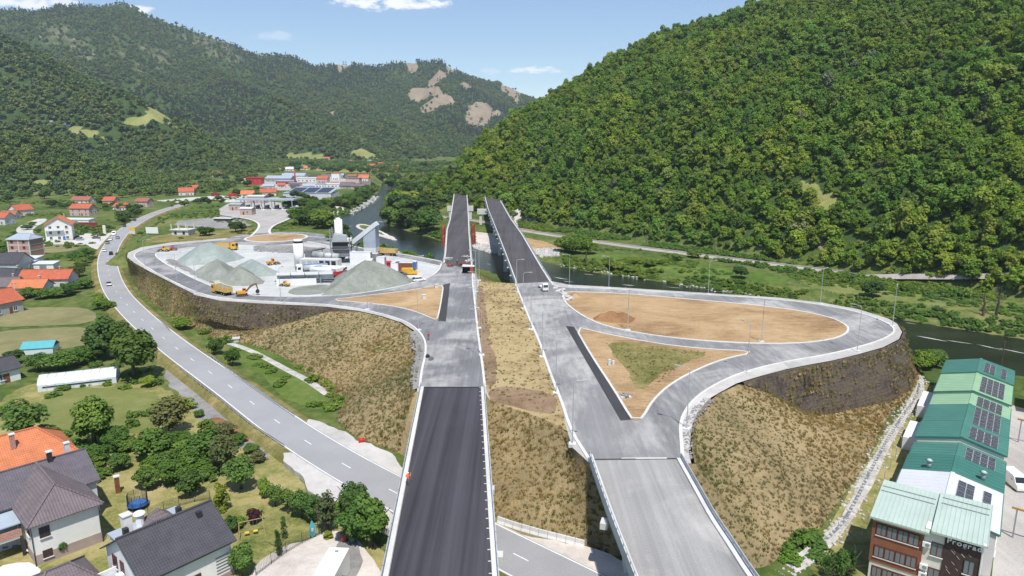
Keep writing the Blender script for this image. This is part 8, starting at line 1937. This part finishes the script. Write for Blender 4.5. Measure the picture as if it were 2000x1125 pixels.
for i, (px, base, L, Wd, h, yaw, wall, roof, kind, lb) in enumerate((
  (482, 385, 12, 9, 3.6, 12, 'cream_wall', 'tile_orange', 'gable', 'orange-roofed house with dark gable beside the toll plaza'), (522, 383, 15, 11, 4.5, 15, 'cream_wall', 'tile_red', 'gable', 'large bright red-roofed house behind the toll plaza'),
  (545, 355, 34, 16, 5, -4, 'grey_wall', 'blue_grey_sheet', 'gable', 'long grey sawmill hall in the industrial yard'), (575, 350, 30, 14, 5.5, -4, 'lilac_wall', 'blue_grey_sheet', 'gable', 'second grey hall behind the sawmill hall'), (600, 355, 26, 12, 5, -4, 'cream_wall', 'white_sheet', 'flat', 'pale flat-roofed workshop in the industrial yard'),
  (558, 360, 24, 9, 4, -3, 'red_dark', 'blue_grey_sheet', 'flat', 'long low shed with dark red wall in the industrial yard'), (580, 364, 20, 8, 4, -3, 'brick_block', 'grey_metal', 'flat', 'brown brick store in front of the sawmill'), (630, 357, 14, 10, 6, -4, 'pink_wall', 'tile_red', 'gable', 'pink house beside the industrial yard'),
  (656, 351, 11, 9, 9, -4, 'white_wall', 'tile_red', 'flat', 'tall white block with an orange side in the village'), (690, 361, 17, 12, 8, -4, 'pink_wall', 'tile_brown', 'flat', 'pale pink three-storey village building'), (710, 354, 14, 10, 5, -4, 'cream_wall', 'tile_orange', 'gable', 'broad orange hip-like roof beside the pink building'),
  (650, 366, 22, 9, 4, -3, 'cream_wall', 'white_sheet', 'flat', 'white low sheds row near the river trees'), (678, 368, 16, 9, 4, -3, 'grey_wall', 'tile_brown', 'gable', 'brown-roofed barn near the river trees'), (620, 366, 18, 8, 4, -3, 'white_wall', 'blue_grey_sheet', 'flat', 'grey-roofed garage row in the village'), (715, 366, 9, 8, 4, 10, 'cream_wall', 'tile_brown', 'gable', 'small brown-roofed cottage by the upstream bridge'),
  (638, 314, 13, 10, 6, 10, 'white_wall', 'tile_red', 'gable', 'white house with red roof alone on the far meadow slope'), (686, 320, 14, 10, 5, 30, 'white_wall', 'tile_red', 'gable', 'white gabled house among far meadow trees'), (721, 320, 10, 9, 6, 60, 'white_wall', 'grey_metal', 'gable', 'white gable with grey roof on the far meadow'), (727, 327, 11, 9, 4, 5, 'red_dark', 'tile_red', 'gable', 'dark red house on the far meadow'), (743, 325, 12, 9, 5, -20, 'cream_wall', 'tile_red', 'gable', 'cream house with red roof right on the far meadow'),
  (593, 332, 12, 9, 4, 10, 'white_wall', 'tile_orange', 'gable', 'white house with orange roof above the sawmill'), (566, 334, 14, 8, 4, 0, 'white_wall', 'white_sheet', 'gable', 'long white barn above the sawmill'), (782, 331, 12, 9, 5, 0, 'cream_wall', 'tile_red', 'gable', 'small red-roofed house below the far wood edge'), (838, 321, 12, 9, 5, 0, 'white_wall', 'tile_red', 'gable', 'lone red-roofed house at the foot of the hill spur'),
  (421, 346, 10, 8, 5, 20, 'cream_wall', 'tile_red', 'gable', 'house with red roof half hidden in the left wood'), (806, 324, 10, 8, 4, 0, 'white_wall', 'tile_brown', 'gable', 'white cottage on the far meadow edge'), (130, 247, 14, 9, 4, 0, 'white_wall', 'grey_metal', 'gable', 'white barn in a clearing high on the left slope'), (95, 243, 12, 8, 4, 0, 'cream_wall', 'grey_metal', 'gable', 'pale barn beside the one in the high left clearing'))):
    bld(px, base, L, Wd, h, yaw, wall, roof, lb, kind, 3.2 if kind == 'gable' else 2, 1, 2 if L < 16 else 5, 'house' if kind == 'gable' and L < 16 else 'building')
g = random.Random(3)
for i in range(16):   # small roofs crowded round the industrial yard
    px = 525+i*12.5+g.uniform(-3, 3); wl_ = g.choice(['cream_wall', 'lilac_wall', 'pink_wall', 'grey_wall']); rf_ = g.choice(['tile_brown', 'tile_dark', 'blue_grey_sheet', 'tile_brown_red', 'tile_red'])
    bld(px, 347+g.uniform(-2, 4) if i % 2 else 366+g.uniform(-3, 5), g.uniform(8, 15), g.uniform(7, 10), g.uniform(3, 5.5), g.uniform(-15, 15), wl_, rf_, 'small workshop with %s roof crowded round the industrial yard' % {'tile_brown': 'brown tiled', 'tile_dark': 'charcoal', 'blue_grey_sheet': 'grey sheet', 'tile_brown_red': 'faded red', 'tile_red': 'red tiled'}[rf_], 'gable', 2.2, 1, 2)['group'] = 'small workshops of the village'
c = hit(577, 362); e = empty('chimney_stack', (c.x, c.y, c.z-.3), 0, 'slim red steel chimney stack in the industrial yard', 'chimney'); MB().tube((0, 0, 0), (0, 0, 20), 1.1, .8, 14).build('stack', MATS['rust_red'], e, True); MB().tube((0, 0, 20), (0, 0, 20.4), 1.0, 1.0, 14).build('rim', MATS['dark_metal'], e, True)
cpatch('industrial_yard', [(510, 352), (620, 346), (720, 352), (725, 368), (640, 372), (540, 372), (505, 366)], 'yard_concrete', 'pale paved industrial yard in the village', 6, .1, 8, 51)
cpatch('river_beach', [(640, 400), (668, 392), (690, 402), (665, 418), (648, 425), (640, 415)], 'gravel_pink', 'grey gravel beach on the upstream bank', 3, .1, 4, 52)
cpatch('crop_field', [(1110, 492), (1200, 497), (1330, 508), (1450, 527), (1560, 540), (1520, 556), (1400, 545), (1250, 525), (1150, 510)], 'green_grass', 'green maize field between the river and the railway', 2.5, .08, 3, 53)
cpatch('crop_field', [(1560, 545), (1750, 565), (1880, 580), (1850, 600), (1700, 585), (1580, 560)], 'field', 'yellow-green meadow between the river scrub and the railway', 2.5, .08, 3, 54)
cpatch('bank_ground', [(1010, 462), (1060, 470), (1095, 485), (1080, 500), (1040, 495), (1005, 480)], 'soil_tan', 'bare sandy ground beside the far east bridge', 2.0, .08, 3, 55)
cpatch('bank_ground', [(925, 452), (960, 456), (985, 480), (960, 486), (930, 478)], 'gravel_pink', 'bare sandy ground between the far bridges', 2.0, .1, 2, 56)
cpatch('rock_scar', [(985, 405), (1040, 415), (1050, 430), (1010, 442), (985, 430)], 'gravel_pink', 'pale rocky cut at the foot of the hill beside the bridges', 2.0, .15, 3, 57)
# river bar, riffles and stones
BARP = [(692, 440), (712, 437), (735, 448), (760, 460), (778, 469), (765, 470), (730, 459), (702, 449)]
P_ = wob(v3(BARP, WATER_Z), WATER_Z, 1.5, seed=3); slab('gravel_bar', P_, WATER_Z-.4, WATER_Z+.35, MATS['gravel_pink'], kind='structure')['label'] = 'long pale gravel bar in the river'
P_ = wob(v3([(702, 441), (714, 440), (735, 451), (755, 461), (730, 456), (708, 447)], WATER_Z), WATER_Z, 1.5, seed=4); ngon('bar_grass', P_, WATER_Z+.38, MATS['green_grass'], kind='structure')['label'] = 'green weeds on the gravel bar'
simple('foam', (.62, .62, .58), .6, .3, .7, fine=4)
for i, (a, b, c_, d, w) in enumerate(((1790, 656, 1850, 667, 1.0), (1845, 664, 1900, 672, .6), (1905, 672, 1960, 684, .8), (1950, 680, 2010, 692, 1.0), (1795, 693, 1812, 694, .3), (1080, 541, 1110, 546, .9), (1100, 549, 1120, 551, .6), (1215, 556, 1240, 558, .7), (1140, 535, 1160, 537, .6), (1300, 560, 1330, 563, .5), (950, 515, 960, 517, .5), (735, 432, 752, 434, 1.2), (665, 441, 690, 442, 1.0), (1768, 630, 1790, 633, .4))):
    A, B = at(a, b, WATER_Z), at(c_, d, WATER_Z); L_ = resample([A, A.lerp(B, .5), B], n=24); g = np.random.default_rng(i); up = np.abs(fbm(L_[:, 0], L_[:, 1], 2.0, 3, i+5))*w*np.sin(np.linspace(0.05, 3.1, 24)); dn = np.abs(fbm(L_[:, 0], L_[:, 1], 2.0, 3, i+25))*w*np.sin(np.linspace(.05, 3.1, 24))
    v_ = [(p[0], p[1]+u, WATER_Z+.02) for p, u in zip(L_, up)]+[(p[0], p[1]-u, WATER_Z+.02) for p, u in zip(L_, dn)]
    tag(obj('riffle', pydata('riffle', v_, [(24+k, 25+k, k+1, k) for k in range(23)]), MATS['foam']), 'white water riffle over stones in the dark river', kind='structure')
def rocks(name, px, n, s0, s1, label, seed):
    P = hitpoly(px); xs = [p[0] for p in P]; ys = [p[1] for p in P]; g = np.random.default_rng(seed); X = g.uniform(min(xs), max(xs), n*4); Y = g.uniform(min(ys), max(ys), n*4); k = inside(X, Y, P); X, Y = X[k][:n], Y[k][:n]; s = g.uniform(s0, s1, len(X))
    mass(name, np.stack([X, Y, height(X, Y)+.1], 1), np.stack([s, s, s], 1), RR, label, None, seed, .5)
rocks('riprap_rocks', [(925, 473), (965, 480), (990, 490), (965, 497), (925, 486)], 500, .5, 1.2, 'grey riprap boulders between the far bridges', 1)
rocks('riprap_rocks', [(1040, 488), (1095, 488), (1090, 500), (1055, 503)], 420, .5, 1.2, 'grey riprap boulders right of the far east bridge', 2)
rocks('bank_rocks', [(770, 494), (860, 504), (862, 498), (775, 488)], 300, .5, 1.3, 'pale rocks on the river bank behind the plant', 3)
rocks('bank_rocks', [(690, 425), (735, 395), (742, 385), (725, 385), (680, 415)], 300, .6, 1.6, 'pale rocks along the upstream river edge', 4)
rocks('bank_rocks', [(1080, 520), (1200, 540), (1400, 572), (1560, 597), (1560, 590), (1400, 565), (1200, 534), (1080, 514)], 420, .25, .8, 'stones along the far river edge', 5)
def plat_rocks(name, px, n, s0, s1, label, seed, z=.0):
    P = [(p.x, p.y) for p in v3(px, z)]; xs = [p[0] for p in P]; ys = [p[1] for p in P]; g = np.random.default_rng(seed); X = g.uniform(min(xs), max(xs), n*5); Y = g.uniform(min(ys), max(ys), n*5); k = inside(X, Y, P); X, Y = X[k][:n], Y[k][:n]; s = g.uniform(s0, s1, len(X))
    mass(name, np.stack([X, Y, np.full(len(X), z)], 1), np.stack([s, s, s], 1), [rock_mesh(q, 'gravel_grey') for q in (1, 2)], label, None, seed, .5)
plat_rocks('loose_stones', [(1333, 870), (1331, 830), (1345, 805), (1375, 778), (1395, 782), (1365, 815), (1352, 850), (1352, 900)], 260, .08, .3, 'loose stones along the east ramp verge', 6)
plat_rocks('loose_stones', [(800, 650), (815, 660), (822, 690), (810, 750), (800, 755), (808, 700)], 200, .08, .35, 'loose stones along the west ramp verge', 7)
plat_rocks('loose_stones', [(600, 484), (560, 482), (500, 482), (490, 492), (560, 494), (640, 490)], 200, .2, .7, 'rubble at the back of the plant yard', 8)
plat_rocks('loose_stones', [(318, 512), (350, 525), (420, 555), (410, 548), (360, 522), (330, 508)], 160, .15, .45, 'rubble inside the west loop kerb', 9)
# railway
RLN = resample(smooth(v3([(820, 418), (885, 424), (940, 431), (1010, 447), (1100, 461), (1200, 476), (1400, 501), (1700, 537), (2000, 574), (2150, 594)], -8.4), 2), 4)
RLN[:, 2] = np.maximum(-8.4, height(RLN[:, 0], RLN[:, 1])+.35)
rw = obj('railway_bed', ribbon_mesh('railway_bed', RLN, [(-4.0, -1.6), (-2.6, 0), (2.6, 0), (4.0, -1.6)]), MATS['ballast']); tag(rw, 'pale ballast bed of the single-track railway below the wooded hill', kind='structure')
for o_ in (-.75, .75): obj('rail', ribbon_mesh('rail', offset_line(RLN, o_), [(-.06, 0), (-.06, .16), (.06, .16), (.06, 0)]), MATS['plate_steel'], rw)
for i, (px, py) in enumerate(((1105, 456), (1240, 474), (1262, 476), (1395, 494), (1412, 496), (1620, 521), (1636, 523), (1905, 556), (1917, 557))):
    c = at(px, py, -8.8); e = empty('catenary_mast', c, R(30), 'slim railway mast in the row beside the track', 'mast', 'railway masts'); MB().tube((0, 0, -.5), (0, 0, 6.5), .16, .1, 8).build('pole', MATS['bark'], e); MB().bar((-.9, 0, 6.0), (.9, 0, 6.0), .1, .1).build('crossarm', MATS['bark'], e)
for i, (px, py, h_, lb) in enumerate(((34, 598, 8, 'wooden utility pole at the hay field hedge'), (196, 470, 9, 'wooden utility pole behind the side road'), (104, 384, 9, 'utility pole at the left wood edge'), (210, 400, 9, 'utility pole among the left bank houses'), (1952, 735, 9, 'tall dark pole behind the last green hall'))):
    z_ = ZG if px < 1000 else GE; c = at(px, py, z_); e = empty('utility_pole', c, .4, lb, 'utility pole'); MB().tube((0, 0, -.4), (0, 0, h_), .15, .1, 8).build('pole', MATS['concrete' if i == 0 else 'bark'], e); MB().bar((-.7, 0, h_-.4), (.7, 0, h_-.4), .1, .1).build('crossarm', MATS['bark'], e)
# garden things
c = at(655, 1130, ZG); e = empty('container', (c.x, c.y-2, ZG), R(-4), 'tall white box container in the gravel yard', 'container'); MB().box(-1.25, 1.25, -4, 3.6, .1, 3.2).build('shell', MATS['white_paint'], e); MB().box(-.25, .15, 2.6, 2.9, 3.2, 3.28).build('roof_hatch', MATS['grey_metal'], e); MB().box(1.25, 1.9, -4, .5, .2, 1.5).build('dark_side_box', MATS['dark_metal'], e)  # last part: plain dark box along the right side of the shell
for i, (px, py, m_, lb, cat, h_) in enumerate(((672, 1056, 'rust_red', 'rust-red oil drum in the gravel yard', 'drum', 1.1), (689, 1058, 'green_sheet', 'green water butt in the gravel yard', 'butt', .7))):
    c = at(px, py, ZG); e = empty('oil_drum', c, 0, lb, cat); MB().tube((0, 0, 0), (0, 0, h_), .42, .42, 16).build('shell', MATS[m_], e, True); [MB().tube((0, 0, h_*k-.02), (0, 0, h_*k+.02), .45, .45, 16).build('hoop', MATS[m_], e, True) for k in (.33, .66, .97)]
c = at(270, 992, ZG); e = empty('trampoline', c, 0, 'round blue trampoline with black safety net', 'trampoline')
MB().tube((0, 0, .75), (0, 0, .8), 1.25, 1.25, 20).build('mat', MATS['blue_paint'], e); k_ = MB()
for k in range(8):
    a = k*math.pi/4; x, y = 1.35*math.cos(a), 1.35*math.sin(a); MB().tube((x, y, 0), (x, y, 2.4), .035, .035, 6).build('net_pole', MATS['dark_metal'], e); x2, y2 = 1.35*math.cos(a+math.pi/4), 1.35*math.sin(a+math.pi/4)
    for z_ in np.linspace(.9, 2.4, 9): k_.bar((x, y, z_), (x2, y2, z_), .02, .02)
    for t in np.linspace(0, 1, 6)[:-1]: k_.bar((x+(x2-x)*t, y+(y2-y)*t, .8), (x+(x2-x)*t, y+(y2-y)*t, 2.4), .02, .02)
k_.build('safety_net', MATS['dark_metal'], e); MB().tube((0, 0, .68), (0, 0, .74), 1.45, 1.45, 20).build('rim', MATS['car_blue'], e)
def swing(px, py, yaw, label, seat, fr):
    c = at(px, py, ZG); e = empty('swing', c, R(yaw), label, 'swing')
    for x in (-1.5, 1.5):
        for y in (-.9, .9): MB().tube((x*1.1, y, 0), (x, 0, 2.2), .05, .05, 6).build('leg', MATS[fr], e)
    MB().tube((-1.6, 0, 2.2), (1.6, 0, 2.2), .05, .05, 6).build('beam', MATS[fr], e)
    for x in (-.6, .5):
        s_ = MB().box(x-.3, x+.3, -.2, .2, .5, .58).build('seat', MATS[seat], e); MB().tube((x-.25, 0, .55), (x-.25, 0, 2.2), .02, .02, 4).tube((x+.25, 0, .55), (x+.25, 0, 2.2), .02, .02, 4).build('rope', MATS['grey_metal'], s_)
swing(492, 1045, 25, 'small garden swing with yellow seats by the red bush', 'yellow_paint', 'timber'); swing(22, 1075, 20, 'white-framed garden swing on the front lawn', 'blue_paint', 'white_paint')
c = at(611, 1050, ZG); e = empty('kayak', c, R(30), 'pale blue pointed kayak leaning upright on the fence', 'kayak'); MB().prism([(-.05, 0), (.35, .4), (.45, 1.6), (.1, 2.4), (-.05, 2.5), (-.4, 1.6), (-.38, .5)], -.12, .12).build('hull', MATS['teal_paint'], e); MB().prism([(-.15, 1.0), (.15, 1.0), (.18, 1.5), (-.15, 1.5)], -.14, -.12).build('cockpit', MATS['white_paint'], e)
# garden mesh fences
def fence(px, label, h=1.5, z=ZG, mat='dark_metal'):
    L_ = resample(v3(px, z), 2.4); c = L_[0]; e = empty('mesh_fence', (c[0], c[1], z), 0, label, 'fence'); n = len(L_); pst = MB().tube((0, 0, -.2), (0, 0, h+.1), .04, .04, 6).mesh('post'); pst.materials.append(MATS[mat])
    for i in range(n):
        o = obj('post', pst, None, e); o.location = L_[i]-np.array([c[0], c[1], z])
        if i < n-1:
            m = MB(); p, q = Vector(L_[i]-np.array([c[0], c[1], z])), Vector(L_[i+1]-np.array([c[0], c[1], z]))
            for zz in np.linspace(.1, h, 9): m.bar(p+Vector((0, 0, zz)), q+Vector((0, 0, zz)), .014, .02)
            for t in np.linspace(0, 1, 11): m.bar(p.lerp(q, t)+Vector((0, 0, .05)), p.lerp(q, t)+Vector((0, 0, h)), .014, .014)
            m.build('mesh_panel', MATS[mat], e)
fence([(500, 1125), (560, 1080), (610, 1050), (660, 1035)], 'grey mesh fence between the lawn and gravel yard'); fence([(290, 1010), (360, 985), (410, 975)], 'dark mesh fence behind the charcoal roof')
# road side guard rails on the valley road
def guard(px, label, z=RZ-.1):
    L_ = resample(v3(px, z), 2.5); c = L_[0]; e = empty('guard_rail', tuple(c), 0, label, 'guard rail'); Q = L_-c
    obj('beam', ribbon_mesh('beam', Q, [(-.04, .45), (.04, .52), (-.02, .6), (.04, .68), (-.04, .75)]), MATS['galvanised'], e)
    pst = MB().box(-.06, .06, -.06, .06, -.6, .7).mesh('post'); pst.materials.append(MATS['galvanised'])
    for q in Q: o = obj('post', pst, None, e); o.location = q
guard([(412, 697), (440, 720), (480, 750), (530, 785), (575, 815)], 'steel guard rail on the embankment side of the valley road'); guard([(310, 625), (325, 640), (332, 648)], 'short guard rail at the culvert on the valley road'); guard([(350, 722), (420, 775), (490, 832), (555, 875)], 'guard rail on the house side of the valley road')
# culvert stones and a tank beside the green strip
c = at(455, 668, ZG); e = empty('concrete_box', c, .4, 'white concrete culvert box at the foot of the west embankment', 'culvert'); MB().box(-1.6, 1.6, -.8, .8, -.3, .9).build('wall', MATS['concrete_white'], e); MB().box(-1.8, 1.8, -1.0, 1.0, .9, 1.1).build('lid', MATS['concrete'], e)
def ditch(px, label):
    L_ = resample(smooth(v3(px, ZG+.06), 2), 1.5); tag(obj('stone_ditch', ribbon_mesh('stone_ditch', L_, [(-.9, .0), (-.4, .08), (.4, .08), (.9, 0)]), MATS['creek_stone']), label, kind='structure')
ditch([(440, 668), (480, 680), (520, 700), (560, 722), (600, 742), (640, 770)], 'white stone drain below the west embankment')
e = empty('plastic_drum', at(706, 864, -8.1), .3, 'red plastic drum at the foot of the dry embankment', 'drum'); MB().tube((-.5, 0, .4), (.5, 0, .4), .4, .4, 14).build('shell', MATS['red_paint'], e, True); MB().tube((.5, 0, .4), (.56, 0, .4), .3, .3, 14).build('lid', MATS['red_dark'], e, True)
for i, (px, py) in enumerate(((835, 698), (842, 703))):
    e = empty('tool_bag', at(px, py, .04), i, ('black tool bag on the west ramp kerb', 'grey tool bag beside the black one on the west ramp')[i], 'bag'); MB().prism([(-.5, 0), (.5, 0), (.42, .45), (.1, .6), (-.3, .55)], -.3, .3).build('bag', MATS['dark_metal' if i == 0 else 'plate_steel'], e); MB().bar((-.2, 0, .6), (.2, 0, .72), .06, .06).build('strap', MATS['dark_metal'], e)
# ------------------------------------------------------------------ air
hm = bpy.data.materials.new('haze'); hm.use_nodes = True; hn = hm.node_tree.nodes; hn.clear()
ho = hn.new('ShaderNodeOutputMaterial'); hv = hn.new('ShaderNodeVolumePrincipled')
hv.inputs['Color'].default_value = (.80, .90, 1.0, 1); hv.inputs['Density'].default_value = .000088; hv.inputs['Anisotropy'].default_value = .2
hm.node_tree.links.new(hv.outputs[0], ho.inputs['Volume'])
top_ = float(GZ.max())+60
hz_o = MB().box(-3300, 2700, -260, 4400, -17, top_).build('haze', hm); tag(hz_o, 'thin blue summer haze filling the valley', kind='stuff')
